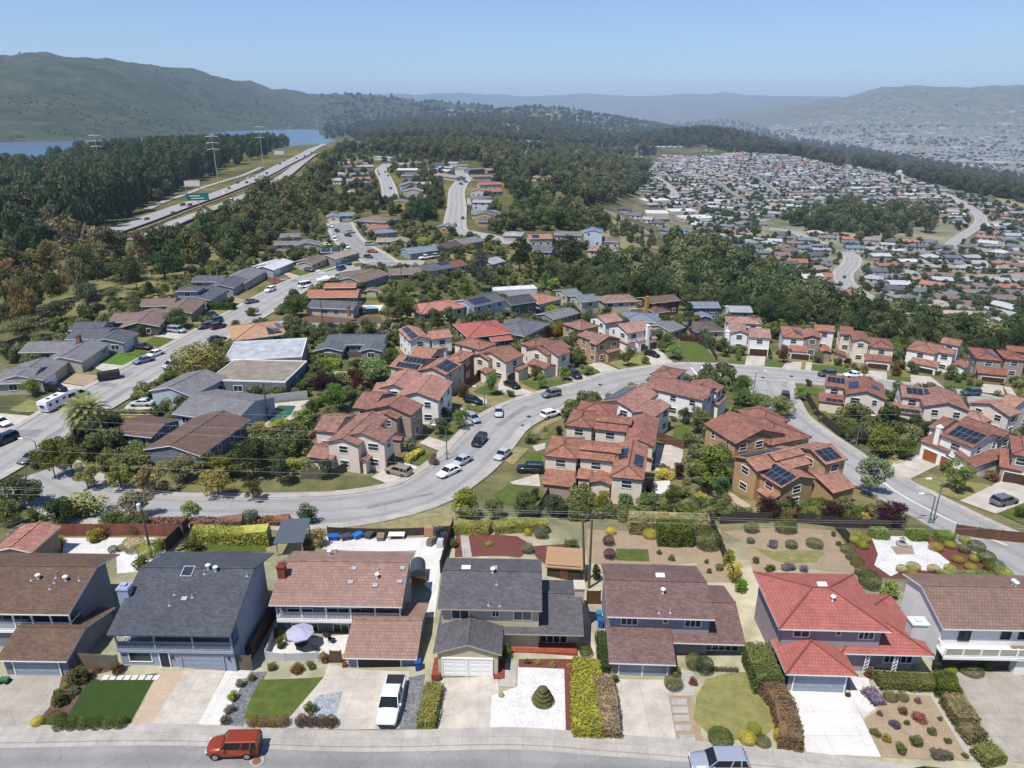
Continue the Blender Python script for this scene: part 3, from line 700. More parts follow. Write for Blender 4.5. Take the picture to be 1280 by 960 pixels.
def blob(seed,n,rx,rz,zc,r0,r1,top=1.0):
 r=random.Random(seed);out=[]
 for i in range(n):
  a=r.uniform(0,6.283);q=r.random()**.5;z=r.uniform(-1,1)
  w=math.sqrt(max(0,1-z*z))if z>0 else math.sqrt(max(0,1-(z*.75)**2))
  s=r.uniform(r0,r1)
  out.append((rx*q*w*math.cos(a),rx*q*w*math.sin(a),zc+rz*z*.9,s,s*.85))
 return out
CR={}
for i in range(3):
 CR['broad%d'%i]=crown_mesh('crown',blob(10+i,26,.34,.30,.62,.11,.19),3600,.026,20+i)
 CR['euca%d'%i]=crown_mesh('crown',[l for l in blob(40+i,22,.34,.36,.62,.08,.15)],2600,.024,50+i,flat=.7)
 CR['pine%d'%i]=crown_mesh('crown',[(x,y,z,r_*1.15,r_*.6)for x,y,z,r_,_ in blob(70+i,30,.36,.36,.58,.09,.17)],3000,.025,80+i,up=.6)
 cone=[(.5*(1-t)*.62*math.cos(a),.5*(1-t)*.62*math.sin(a),.08+.9*t,.05+.16*(1-t),.07)for k in range(40)for t,a in[(((k*.618)%1)**1.15,k*2.4+i)]]
 CR['fir%d'%i]=crown_mesh('crown',cone,2800,.022,100+i,up=.1)
 CR['ball%d'%i]=crown_mesh('crown',[(0,0,.48,.46,.46)]+[(.2*math.cos(a),.2*math.sin(a),.5+.12*math.sin(3*a+i),.3,.3)for a in(0,1.2,2.4,3.6,4.8)],2600,.03,120+i,shell=.8,jit=.5)
 CR['shrub%d'%i]=crown_mesh('crown',blob(150+i,12,.32,.3,.42,.15,.25),1800,.042,160+i,shell=.5)
 CR['airy%d'%i]=crown_mesh('crown',blob(180+i,20,.36,.34,.6,.09,.15),2600,.027,190+i)
 CR['wood%d'%i]=crown_mesh('wood_crown',[(x,y,z,r_,rz)for x,y,z,r_,rz in blob(210+i,11,.30,.34,.5,.15,.26)],1300,.05,220+i,shell=.82,jit=.45,mat=M_WOODLEAF)
 CR['clip%d'%i]=crown_mesh('crown',[(0,0,.46,.48,.44),(0,0,.5,.49,.36)],4200,.021,240+i,shell=.93,jit=.22)
def trunk_mesh(h,r0,spread,seed,mat=M_BARK,limbs=5,zt=.55):
 r=random.Random(seed);b=MB()
 b.tube([(0,0,-.3),(r.uniform(-.05,.05)*h*.3,r.uniform(-.05,.05)*h*.3,h*.3),(0,0,h*zt)],[r0*1.25,r0*.85,r0*.6],7)
 for i in range(limbs):
  a=r.uniform(0,6.28);q=spread*r.uniform(.45,.75)
  b.tube([(0,0,h*zt*r.uniform(.55,.95)),(q*.5*math.cos(a),q*.5*math.sin(a),h*r.uniform(zt+.02,zt+.12)),(q*math.cos(a),q*math.sin(a),h*r.uniform(.7,.86))],[r0*.5,r0*.35,r0*.12],5,cap=False)
 return b.mesh('trunk',mat)
TCACHE={}
def tree(label,pos,h,w,col,kind='broad',name='tree',cat='tree',group=None,rot=None,parts=True,cz=1.0,bark=None):
 """pos: ground point; h, w: height and crown width in metres"""
 i=R.randrange(3);p=Vector(pos);z=terr(p.x,p.y)
 if parts:
  e=empty(name,(p.x,p.y,z));tag(e,label,cat,group)
  o=link('crown',CR[kind+str(i)],e,col)
  key=(kind,i,bark.name if bark else '')
  if key not in TCACHE:TCACHE[key]=trunk_mesh(1.0,.028,.42,300+i,bark or M_BARK,zt={'broad':.42,'fir':.85,'euca':.5}.get(kind,.45))
  t=link('trunk',TCACHE[key],e);t.scale=(w*.75,w*.75,h)
 else:
  e=o=link(name,CR[kind+str(i)],None,col);o.location=(p.x,p.y,z);tag(e,label,cat,group)
 o.scale=(w*R.uniform(.93,1.07),w*R.uniform(.93,1.07),h*cz);o.rotation_euler=(0,0,R.uniform(0,6.28)if rot is None else rot)
 return e
def shrub(label,pos,w,h,col,kind='ball',name='shrub',group=None,cat='shrub'):
 i=R.randrange(3);o=link(name,CR[kind+str(i)],None,col);p=Vector(pos);o.location=(p.x,p.y,terr(p.x,p.y)-.04*h)
 o.scale=(w,w,h);o.rotation_euler=(0,0,R.uniform(0,6.28));tag(o,label,cat,group);return o
def hedge(label,pts,w,h,col,name='hedge',group=None,leaf=.09,dens=70,seed=1,round_=.25,cols=None):
 """clipped hedge along a line of ground points: leaves over a rounded box section"""
 r=np.random.RandomState(seed);L=[Vector((p[0],p[1]))for p in pts];P_,N_=[],[]
 for a,c in zip(L[:-1],L[1:]):
  l=(c-a).length;n=int(l*(w+2*h)*dens);d=(c-a)/l;nn=Vector((d.y,-d.x));per=w+2*h
  for s,q in zip(r.uniform(-.08,l+.08,n),r.rand(n)*per):
   if q<h:o,z,nm=-w/2,q,(-nn.x,-nn.y,.1)
   elif q<h+w:o,z,nm=q-h-w/2,h,(0,0,1)
   else:o,z,nm=w/2,q-h-w,(nn.x,nn.y,.1)
   k=max(0,(z-h+round_)/round_)if round_ else 0
   if abs(o)>w/2-round_ and z>h-round_:
    z-=(abs(o)-w/2+round_)**2/round_*.5
   bm=.06*math.sin(s*2.1+seed)+r.normal()*.05
   x=a.x+d.x*s+nn.x*(o+nm[0]*nn.x*bm+nm[1]*nn.y*bm);y=a.y+d.y*s+nn.y*(o+nm[0]*nn.x*bm+nm[1]*nn.y*bm)
   P_.append((x,y,terr(x,y)+z+nm[2]*bm));N_.append(nm)
  for e_,sg in((a,-1),(c,1)):
   for _ in range(int(w*h*dens)):
    o,z=r.uniform(-w/2,w/2),r.rand()*h*.95;x,y=e_.x+nn.x*o+d.x*sg*.06,e_.y+nn.y*o+d.y*sg*.06
    P_.append((x,y,terr(x,y)+z));N_.append((d.x*sg,d.y*sg,.2))
 p=np.array(P_);nm=np.array(N_)+r.normal(size=(len(P_),3))*.55;nm/=np.linalg.norm(nm,axis=1)[:,None]
 t=np.cross(nm,r.normal(size=nm.shape));t/=np.linalg.norm(t,axis=1)[:,None];bt=np.cross(nm,t);s=(leaf*r.uniform(.6,1.35,len(p)))[:,None]
 v=np.stack([p-s*t,p+s*bt*.7,p+s*t,p-s*bt*.7],1).reshape(-1,3)
 b=MB();core=MB()
 for a,c in zip(L[:-1],L[1:]):
  d=(c-a).normalized();nn=Vector((d.y,-d.x));z=(terr(a.x,a.y)+terr(c.x,c.y))/2
  m=(a+c)/2;core.obox((m.x,m.y,z+h*.42),d.to_3d()*((c-a).length/2-.05),nn.to_3d()*(w/2-.12),(0,0,h*.46),0)
 me=bpy.data.meshes.new(name);n0=len(v)
 me.from_pydata(v.tolist()+core.v,[],np.arange(n0).reshape(-1,4).tolist()+[tuple(i+n0 for i in f)for f in core.f])
 me.materials.append(M_LEAF);o=link(name,me,None,col);tag(o,label,'hedge',group);return o
GREEN=A(98,108,52,.55);DKGREEN=A(66,80,46,.6);OLIVE=A(112,112,66,.55);YGREEN=A(150,155,50,.6);YELLOW=A(196,178,48,.62);LIME=A(128,150,56,.6)
PINEC=A(58,72,44,.62);EUCAC=A(98,98,66,.58);RUST=A(126,100,58,.55);PURPLE=A(70,42,50,.6);BRONZE=A(120,104,72,.58);BLUEG=A(92,112,92,.6);GOLD=A(160,146,60,.58)
def _paint():
 k=Nodes('car_paint');oi=k.n('ShaderNodeObjectInfo');k.l(oi.outputs['Color'],k.b.inputs['Base Color']);k.b.inputs['Roughness'].default_value=.3;k.b.inputs['Coat Weight'].default_value=.6;k.b.inputs['Coat Roughness'].default_value=.06;k.b.inputs['Metallic'].default_value=.15;return k.m
M_CAR=_paint();M_TYRE=mat_plain('tyre_rubber',(.015,.015,.016,1),.85,var=0);M_RIM=mat_plain('wheel_rim',(.5,.5,.52,1),.3,.8,0)
M_HEAD=mat_plain('headlight_glass',(.75,.77,.8,1),.15,var=0);M_TAIL=mat_plain('taillight_glass',(.35,.02,.02,1),.2,var=0);M_TRIMB=mat_plain('black_plastic',(.02,.02,.022,1),.5,var=0);M_CGLASS=mat_plain('car_glass',(.012,.014,.017,1),.05,var=0)
CT=dict(sedan=(4.7,1.8,1.45,.92,.32,2.75,-1.75,1.0,-1.05,.25),hatch=(4.2,1.76,1.5,.95,.31,2.6,-2.0,1.05,-1.6,.3),suv=(4.65,1.88,1.72,1.08,.37,2.75,-2.2,1.05,-1.95,.4),boxy=(4.4,1.82,1.8,1.1,.37,2.6,-2.12,.95,-2.0,.5),van=(5.1,1.95,1.78,1.02,.34,3.0,-2.4,1.6,-2.25,.8),cargo=(5.3,2.0,2.2,1.15,.36,3.2,-2.6,1.9,-2.55,1.2),pickup=(5.85,1.98,1.88,1.1,.4,3.6,-.95,1.45,-.75,.75),wagon=(4.8,1.86,1.62,1.0,.35,2.85,-2.25,1.05,-1.95,.35))
def _loft(b,st,m=0):
 rings=[]
 for x,w,zl,zb in st:
  i=len(b.v);rings.append(i)
  b.v+=[(x,-w*.88,zl),(x,-w,zl+.18),(x,-w,zb-.2),(x,-w*.93,zb-.03),(x,-w*.5,zb+.02),(x,w*.5,zb+.02),(x,w*.93,zb-.03),(x,w,zb-.2),(x,w,zl+.18),(x,w*.88,zl)]
 n=10
 for a,c in zip(rings[:-1],rings[1:]):
  for k in range(n):b.f.append((a+k,c+k,c+(k+1)%n,a+(k+1)%n));b.mi.append(m);b.u.append([(0,0)]*4)
 b.f.append(tuple(rings[0]+k for k in range(n)));b.f.append(tuple(rings[-1]+n-1-k for k in range(n)));b.mi+=[m,m];b.u+=[[(0,0)]*n]*2
def _frustum(b,x0,x1,w0,z0,t0,t1,w1,z1,m=0):
 B_=[(x0,-w0,z0),(x1,-w0,z0),(x1,w0,z0),(x0,w0,z0)];T_=[(t0,-w1,z1),(t1,-w1,z1),(t1,w1,z1),(t0,w1,z1)]
 for i in range(4):j=(i+1)%4;b.quad(B_[i],B_[j],T_[j],T_[i],m=m)
 b.quad(*T_,m=m)
def car_parts(ty):
 L,Wd,H_,zb,wr,wb,g0,g1,t0,t1=CT[ty];w=Wd/2;l=L/2;out=[]
 b=MB();hood=zb-(.12 if ty in('sedan','hatch')else .06)
 _loft(b,[(-l,w*.82,.42,zb-.12),(-l+.12,w*.95,.3,zb),(-l+.7,w,.24,zb+.01),(g0+.6,w,.22,zb+.01),(g1-.2,w,.22,zb),(g1+.15,w*.99,.24,hood+.04),(l-.5,w*.96,.27,hood-.06),(l-.12,w*.88,.32,hood-.18),(l,w*.74,.42,hood-.3)])
 out.append(('body',[M_CAR],b,None,True))
 b=MB();tw=w*.76;_frustum(b,g0,g1,w*.93,zb-.02,t0,t1,tw,H_-.05);out.append(('windows',[M_CGLASS],b,None,False))
 b=MB();_frustum(b,t0-.06,t1+.06,tw+.03,H_-.075,t0+.06,t1-.08,tw-.06,H_)
 for sy in(-1,1):
  for(xa,xt)in((g0,t0),(g1,t1),((g0+g1)/2-.1,(t0+t1)/2-.15))+(((g0*.62+g1*.38-.55,t0*.62+t1*.38-.5),)if ty in('suv','boxy','van','wagon','cargo')else()):
   p0,p1=Vector((xa,sy*w*.935,zb-.02)),Vector((xt,sy*(tw+.012),H_-.06));d=(p1-p0)/2;b.obox((p0+p1)/2,d,(.055,0,0),(0,.02,0))
 out.append(('roof',[M_CAR],b,None,False))
 if ty=='pickup':
  b=MB();b.box(-l+.12,-w*.82,zb-.02,g0-.12,w*.82,zb+.05);out.append(('bed_cover',[M_TRIMB],b,None,False))
 for sx in(-1,1):
  for sy in(-1,1):
   b=MB();n=16;x=sx*wb/2+.05;y=sy*(w-.1)
   for rr,yy in((wr,.12),):b.tube([(x,y-.12,wr),(x,y+.12,wr)],wr,n)
   r=MB();r.tube([(x,y+sy*.11,wr),(x,y+sy*.135,wr)],wr*.62,10)
   out.append(('wheel',[M_TYRE],b,('rim',[M_RIM],r),False))
 for sy in(-1,1):
  b=MB();b.obox((l-.14,sy*w*.64,hood-.3),(.09,0,0),(0,.2,0),(0,0,.08));out.append(('headlight',[M_HEAD],b,None,False))
  b=MB();b.obox((-l+.07,sy*w*.72,zb-.2),(.06,0,0),(0,.13,0),(0,0,.12));out.append(('taillight',[M_TAIL],b,None,False))
  b=MB();b.obox((g1-.35,sy*(w+.06),zb+.05),(.09,0,0),(0,.09,0),(0,0,.07));out.append(('mirror',[M_CAR],b,None,False))
 b=MB();b.obox((l-.04,0,.47),(.05,0,0),(0,w*.7,0),(0,0,.1));b.obox((-l+.03,0,.47),(.05,0,0),(0,w*.7,0),(0,0,.09));out.append(('bumper_trim',[M_TRIMB],b,None,False))
 return out
CPROTO={};CARXY=[]
def car(label,pos,yaw,ty,col,detail=2,group=None,name='parked_car',cat='car',scale=1.0):
 p=Vector(pos);z=terr(p.x,p.y)+.05+p.length*.0006;CARXY.append((p.x,p.y))
 d=Vector((math.cos(yaw),math.sin(yaw)));dz=terr(p.x+d.x*1.5,p.y+d.y*1.5)-terr(p.x-d.x*1.5,p.y-d.y*1.5)
 if detail==0:
  if(ty,0)not in CPROTO:
   b=MB();mats=[]
   for nm,ms,bb,ch,_ in car_parts(ty):
    if nm in('mirror','bumper_trim'):continue
    if ms[0]not in mats:mats.append(ms[0])
    o=len(b.v);b.v+=bb.v;b.f+=[tuple(i+o for i in f)for f in bb.f];b.u+=bb.u;b.mi+=[mats.index(ms[0])]*len(bb.f)
   CPROTO[(ty,0)]=b.mesh('car',mats)
  e=link(name,CPROTO[(ty,0)],None,col);e.location=(p.x,p.y,z)
 else:
  if ty not in CPROTO:
   CPROTO[ty]=[(nm,b.mesh(nm,ms),(ch[0],ch[2].mesh(ch[0],ch[1]))if ch else None,sm)for nm,ms,b,ch,sm in car_parts(ty)]
   for nm,me,ch,sm in CPROTO[ty]:
    if sm:me.polygons.foreach_set('use_smooth',[len(f.vertices)<6 for f in me.polygons])
  e=empty(name,(p.x,p.y,z))
  for nm,me,ch,sm in CPROTO[ty]:
   if detail==1 and nm in('mirror','bumper_trim','headlight','taillight'):continue
   o=link(nm,me,e,col)
   if ch and detail==2:link(ch[0],ch[1],o)
 e.rotation_euler=(0,-math.atan2(dz,3.0),yaw);e.scale=(scale,)*3
 return tag(e,label,cat,group)
def carpx(label,reg,rear,front,ty,col,detail=1,group=None,cat='car',h=.6,**k):
 a,c=PT(*px(reg,rear),h),PT(*px(reg,front),h);return car(label,(a+c)/2,math.atan2(c.y-a.y,c.x-a.x),ty,col,detail,group,cat=cat,**k)
CW,CS,CB,CG,CD,CR_,CBL=(.8,.8,.8,1),(.42,.44,.47,1),(.012,.012,.014,1),(.14,.15,.16,1),(.045,.05,.06,1),(.3,.02,.02,1),(.03,.07,.22,1)
def _wood(name,c,var=.2):
 k=Nodes(name);k.b.inputs['Roughness'].default_value=.9
 wv=k.n('ShaderNodeTexWave',Scale=.31416/.15);wv.bands_direction='X';wv.wave_profile='SAW';k.l(k.uv(),wv.inputs[0])
 f=k.ramp(wv.outputs[1],.0,.12,(.45,.45,.45,1),(1,1,1,1));f2=k.ramp(k.noise(1.2,6,k.world(),.7),.35,.7,(1-var,)*3+(1,),(1+var,)*3+(1,));k.color(k.mix(1.0,k.mix(1.0,c,f,'MULTIPLY'),f2,'MULTIPLY'));return k.m
M_WOODG=_wood('weathered_boards',A(128,116,102));M_WOODB=_wood('brown_boards',A(118,86,66));M_WOODR=_wood('red_boards',A(146,92,76));M_WOODD=_wood('dark_boards',A(78,68,62));M_WOODT=_wood('tan_boards',A(196,160,118));M_WOODW=_wood('white_boards',A(225,225,228),.05)
def fence(label,reg,pts,h,mat,name='fence',group=None,zoff=0.0,posts=True):
 L=[PT(*px(reg,p),zoff)for p in pts];b=MB();s=0;e=None
 P_=smooth_line(L,1e9)if False else[Vector((p.x,p.y))for p in L];dense=[]
 for a,c in zip(P_[:-1],P_[1:]):
  n=max(1,int((c-a).length/2.4));dense+=[a.lerp(c,i/n)for i in range(n)]
 dense.append(P_[-1])
 for a,c in zip(dense[:-1],dense[1:]):
  l=(c-a).length;d=(c-a)/l;nn=Vector((d.y,-d.x))*.03;z0,z1=terr(a.x,a.y),terr(c.x,c.y)
  for o,fl in((nn,0),(-nn,1)):
   q=[(a.x+o.x,a.y+o.y,z0-.3),(c.x+o.x,c.y+o.y,z1-.3),(c.x+o.x,c.y+o.y,z1+h),(a.x+o.x,a.y+o.y,z0+h)];uv=[(s,0),(s+l,0),(s+l,h),(s,h)]
   b.quad(*(q if not fl else q[::-1]),uv=uv if not fl else uv[::-1])
  b.quad((a.x+nn.x,a.y+nn.y,z0+h),(c.x+nn.x,c.y+nn.y,z1+h),(c.x-nn.x,c.y-nn.y,z1+h),(a.x-nn.x,a.y-nn.y,z0+h),uv=[(s,0),(s+l,0),(s+l,.06),(s,.06)])
  s+=l
 o=b.build(name,mat);tag(o,label,'fence',group)
 if posts:
  for p in dense[:60]:
   z=terr(p.x,p.y);q=MB();q.box(p.x-.055,p.y-.055,z-.3,p.x+.055,p.y+.055,z+h+.12);q.build('post',mat,o)
 return o
M_POLE=mat_plain('creosote_pole',A(120,104,90),.95,var=.25,scale=4);M_WIRE=mat_plain('bare_wire',(.3,.3,.31,1),.6,.2,0)
M_LAMPG=mat_plain('green_lamp_paint',A(110,136,130),.5);M_LAMPW=mat_plain('lamp_head',(.7,.7,.7,1),.4)
def util_pole(label,pos,h,yaw=0,arms=1,transformer=False,group=None,lean=0.0):
 p=Vector(pos);e=empty('utility_pole',(p.x,p.y,terr(p.x,p.y)),yaw);e.rotation_euler=(0,lean,yaw);tag(e,label,'utility pole',group)
 b=MB();b.tube([(0,0,-.5),(0,0,h)],[.17,.11],8);b.build('pole',M_POLE,e)
 for i in range(arms):
  z=h-.35-i*.9;b=MB();b.obox((0,.14,z),(1.2,0,0),(0,.05,0),(0,0,.06));a=b.build('crossarm',M_POLE,e)
  for x in(-1.1,-.45,.45,1.1):q=MB();q.lathe([(.05,0),(.07,.06),(.04,.12)],8,(x,.14,z+.06));q.build('insulator',M_METAL,a)
 if transformer:b=MB();b.lathe([(.0,0),(.26,.02),(.26,.8),(.1,.9)],12,(0,-.42,h-2.3));b.build('transformer',mat_plain('transformer_grey',(.5,.52,.54,1),.5),e)
 return e
def street_lamp(label,pos,h,yaw,mat=None,group=None,arm=1.8):
 p=Vector(pos);e=empty('street_lamp',(p.x,p.y,terr(p.x,p.y)),yaw);tag(e,label,'street lamp',group);mat=mat or M_LAMPG
 b=MB();b.tube([(0,0,-.3),(0,0,h)],[.11,.07],8);b.lathe([(.2,0),(.2,.5),(.12,.6)],8);b.build('pole',mat,e)
 b=MB();b.tube([(0,0,h-.1),(arm*.4,0,h+.35),(arm,0,h+.5)],.05,6);b.build('arm',mat,e)
 b=MB();b.obox((arm+.3,0,h+.48),(.38,0,0),(0,.16,0),(0,0,.07));b.build('lamp_head',M_LAMPW,e)
 return e
def wire(label,a,c,sag,r=.011,group=None,n=14):
 a,c=Vector(a),Vector(c);b=MB();b.tube([a.lerp(c,i/n)-Vector((0,0,sag*4*(i/n)*(1-i/n)))for i in range(n+1)],r,4);return tag(b.build('overhead_wire',M_WIRE),label,'wire',group)
def bin_(label,reg,p,col,s=1.0):
 w=PT(*px(reg,p));e=empty('wheelie_bin',(w.x,w.y,terr(w.x,w.y)),R.uniform(-.3,.3));tag(e,label,'bin')
 b=MB();_frustum(b,-.24*s,.24*s,.28*s,0,-.3*s,.3*s,.34*s,1.0*s);b.build('body',M_PAINT,e,col);b=MB();b.obox((0,0,1.04*s),(.33*s,0,0),(0,.37*s,0),(0,0,.04));b.build('lid',M_PAINT,e,col)
 return e
def pw(H,v,reg,p,z=None):
 """where the ray through p meets the upright plane y = v of the house (local x, z)"""
 c=local(H,(0,0));d=ray(*px(reg,p));dx,dy=d[0]*H.cy+d[1]*H.sy,-d[0]*H.sy+d[1]*H.cy
 t=(v-c.y)/dy;return c.x+dx*t,CZ+d[2]*t-H.g
def part(H,name,mats,fn,color=None,parent=None):
 b=MB();fn(b);return b.build(name,mats,parent or H.e,color)
def win(H,v,reg,p0,p1,frame=M_WHITE,n=2,shutters=None):
 x0,z0=pw(H,v,reg,p0);x1,z1=pw(H,v,reg,p1);t=.08
 def fr(b):
  b.box(x0-t,v-.07,z0-t,x0,v+.05,z1+t);b.box(x1,v-.07,z0-t,x1+t,v+.05,z1+t)
  b.box(x0,v-.07,z0-t,x1,v+.05,z0);b.box(x0,v-.07,z1,x1,v+.05,z1+t)
  for i in range(1,n):b.box(x0+(x1-x0)*i/n-.03,v-.05,z0,x0+(x1-x0)*i/n+.03,v+.05,z1)
 w=part(H,'window',frame,fr)
 part(H,'pane',M_GLASS,lambda b:b.quad((x0,v-.02,z0),(x1,v-.02,z0),(x1,v-.02,z1),(x0,v-.02,z1)),parent=w)
 if shutters:
  for a in(x0-.75,x1+.12):part(H,'shutter',M_PAINT,lambda b:b.box(a,v-.06,z0-.1,a+.6,v+.04,z1+.1),shutters)
def door(H,v,x0,x1,z1,mat,name='door',z0=0.0,frame=M_WHITE):
 def f(b):
  b.box(x0,v-.06,z0,x1,v+.05,z1);b.box(x0+.15,v-.08,z1-.9,x1-.15,v-.05,z1-.2);b.box(x0+.15,v-.08,z0+.15,x1-.15,v-.05,z1-1.1)
  b.box(x0-.1,v-.09,z0,x0,v+.06,z1+.1,1);b.box(x1,v-.09,z0,x1+.1,v+.06,z1+.1,1);b.box(x0,v-.09,z1,x1,v+.06,z1+.1,1)
 return part(H,name,[mat,frame],f)
def gdoor(H,v,x0,x1,mat,h=2.1,frame=M_WHITE,z0=0.0):
 def f(b):
  for i in range(4):
   za,zb=z0+h*i/4+.012,z0+h*(i+1)/4-.012;b.box(x0,v-.04,za,x1,v+.05,zb);n=max(2,round((x1-x0)/1.15))
   for j in range(n):b.box(x0+(x1-x0)*(j+.13)/n,v-.055,za+.1,x0+(x1-x0)*(j+.87)/n,v-.03,zb-.1)
  b.box(x0-.12,v-.1,z0,x0,v+.06,z0+h+.12,1);b.box(x1,v-.1,z0,x1+.12,v+.06,z0+h+.12,1);b.box(x0,v-.1,z0+h,x1,v+.06,z0+h+.12,1)
 return part(H,'garage_door',[mat,frame],f)
def balcony(H,x0,x1,y0,y1,z,ztop,posts,mat,slats=True,fill=None,fascia=.28):
 part(H,'balcony',mat,lambda b:(b.box(x0,y0,z-.12,x1,y1,z),b.box(x0-.04,y0-.05,z-fascia,x1+.04,y0,z+.03)))
 def rail(b):
  b.box(x0,y0+.02,z+.92,x1,y0+.1,z+1.0);b.box(x0,y0+.02,z+.1,x1,y0+.1,z+.16)
  for xs in(x0,x1-.08):b.box(xs,y0+.1,z+.92,xs+.08,y1,z+1.0);b.box(xs,y0+.1,z+.1,xs+.08,y1,z+.16)
  if slats:
   k=int((x1-x0)/.16)
   for i in range(k):b.box(x0+(x1-x0)*(i+.5)/k-.025,y0+.04,z+.16,x0+(x1-x0)*(i+.5)/k+.025,y0+.08,z+.92)
  if fill:b.box(x0,y0+.05,z+.16,x1,y0+.07,z+.92,1)
 part(H,'railing',[mat,fill or mat],rail)
 for i in range(posts):
  x=x0+.06+(x1-x0-.12)*i/(posts-1)
  part(H,'post',mat,lambda b:b.box(x-.07,y0+.0,z,x+.07,y0+.14,ztop))
def roof_bits(H,M,items,reg):
 """vents and skylights standing on the front slope where the photograph shows them: (kind, x, y)"""
 for kind,x,y in items:
  d=ray(*px(reg,(x,y)));c=local(H,(0,0));dx,dy=d[0]*H.cy+d[1]*H.sy,-d[0]*H.sy+d[1]*H.cy;best=None
  for i in range(4000):
   t=40+i*.02;lx,ly,z=c.x+dx*t,c.y+dy*t,CZ+d[2]*t-H.g
   q=Vector((lx,ly))-M.o;a,cc=q.dot(M.u),q.dot(M.v)
   if 0<a<M.L and 0<cc<M.D and z<roof_z(M,a,cc):best=(lx,ly,roof_z(M,a,cc));break
  if not best:continue
  X,Y,Z_=best
  if kind=='pipe':part(H,'vent_pipe',M_METAL,lambda b:(b.tube([(X,Y,Z_-.1),(X,Y,Z_+.38)],.07,8),b.lathe([(.2,-.02),(.09,.12)],8,(X,Y,Z_))))
  elif kind=='cap':part(H,'vent_cap',M_WHITE,lambda b:(b.tube([(X,Y,Z_-.1),(X,Y,Z_+.45)],.12,8),b.lathe([(.24,.42),(.26,.55),(.1,.66)],10,(X,Y,Z_))))
  elif kind=='box':part(H,'roof_vent',M_METAL,lambda b:b.obox((X,Y,Z_+.08),(.28,0,0),(0,.2,.066),(0,-.03,.09)))
  elif kind=='sky':
   s=part(H,'skylight',M_METAL,lambda b:b.obox((X,Y,Z_+.06),(.6,0,0),(0,.62,.2),(0,-.02,.07)))
   part(H,'pane',M_GLASS,lambda b:b.obox((X,Y-.02,Z_+.12),(.5,0,0),(0,.52,.168),(0,-.006,.02)),parent=s)
  elif kind=='ridge':part(H,'ridge_vent',M_WHITE,lambda b:b.obox((X,Y,Z_+.1),(.45,0,0),(0,.25,.08),(0,-.03,.12)))
Zm=lambda*a:a
GREYBLUE=A(168,176,194,.7);TAUPE=A(204,190,164,.8);MAUVE=A(164,154,160,.75);MAUVE2=A(170,156,164,.75);WHITEW=A(244,242,238,.8)
H=house('two-storey house with a plain brown shingle roof cut by the left edge','Z',[('g',(-80,766),(85.7,768.3),4.9,9.6,dict(rf=.58,p=.3,ov=2.2,nw=1)),('g',(-6,825.5),(83,827),2.4,8.4,dict(rf=.42,p=.3,ov=.5,nw=1))],A(122,100,86),A(150,152,160),wins=0);H0=H
M=H.ms[0];L=M.L
balcony(H,L-10,L-.4,.5,2.2,2.45,4.75,6,M_WHITE,fill=mat_plain('rail_mesh',A(120,132,158),.5))
part(H,'lower_wall',M_STUCCO,lambda b:b.box(L-12,.8,-1,L-.5,2.3,2.3),A(150,152,160))
g=H.ms[1];gx0=pw(H,g.o.y+g.ovw,'A1',(60,590))[0];gx1=pw(H,g.o.y+g.ovw,'A1',(226,590))[0]
gdoor(H,g.o.y+g.ovw-.02,gx0,gx1,M_GAR['grey'])
roof_bits(H,M,[('pipe',118,256),('cap',145,252),('pipe',205,265),('cap',248,258),('pipe',298,256),('pipe',188,288),('pipe',210,246)],'A1')
win(H,2.2,'A1',(20,420),(110,388),n=3)
H=house('wide house with a big dark grey gable roof, skylight and shaded front balcony','A1',[('g',(398,460),(864,466),4.8,12.7,dict(rf=.58,p=.33,ov=2.3,nw=1))],A(94,98,108),GREYBLUE,wins=0,trim=M_PAINT,chim=[(465,275,7.2,(.55,.5),A(176,190,214))]);H1=H;M=H.ms[0];L=M.L
part(H,'lower_wall',M_STUCCO,lambda b:b.box(.35,.75,-1,L-.35,2.4,2.33),GREYBLUE)
balcony(H,.3,L-.3,.55,2.3,2.5,4.72,4,mat_plain('pale_blue_trim',A(176,186,206),.5),fill=mat_plain('dark_rail_panel',A(58,62,74),.5))
win(H,.75,'A1',(490,558),(563,522),n=1);x0=pw(H,.75,'A1',(690,580))[0];x1=pw(H,.75,'A1',(842,580))[0];gdoor(H,.74,x0,x1,M_GAR['grey'],frame=mat_plain('pale_blue_trim',None))
xd0,xd1=pw(H,.75,'A1',(607,570))[0],pw(H,.75,'A1',(640,570))[0];door(H,.73,xd0,xd1,2.1,mat_plain('navy_door',A(52,58,74),.5))
for xx in(650,860):part(H,'wall_lamp',M_DARK,lambda b:b.lathe([(.06,-.15),(.09,.1),(.02,.2)],8,(pw(H,.75,'A1',(xx,550))[0],.64,1.5)))
roof_bits(H,M,[('sky',705,225),('cap',782,215),('cap',810,222),('pipe',927,240),('pipe',655,310),('pipe',722,320),('pipe',637,350),('box',692,328),('pipe',768,232)],'A1')
win(H,2.3,'A1',(480,500),(560,470),n=2);win(H,2.3,'A1',(620,500),(760,470),n=3)
H=house('house with a ribbed brown tile roof and a long white balcony','A2',[('g',(76,349),(577,356),4.95,8.9,dict(rf=.6,p=.33,ov=1.7,nw=1)),('g',(357,547),(634,552),2.4,8.6,dict(rf=.5,p=.28,ov=.6,nw=1))],A(172,140,128),A(158,160,182),roofm=M_FLATTILE,wins=0,chim=[(124,195,7.6,(.4,.4),A(150,80,62))]);H2=H;M=H.ms[0];L=M.L
balcony(H,.5,L-.3,.5,1.7,2.65,4.85,6,M_WHITE)
g=H.ms[1];v=g.o.y+g.ovw;gdoor(H,v-.02,pw(H,v,'A2',(416,590))[0],pw(H,v,'A2',(574,590))[0],M_GAR['dark'],frame=M_WHITE)
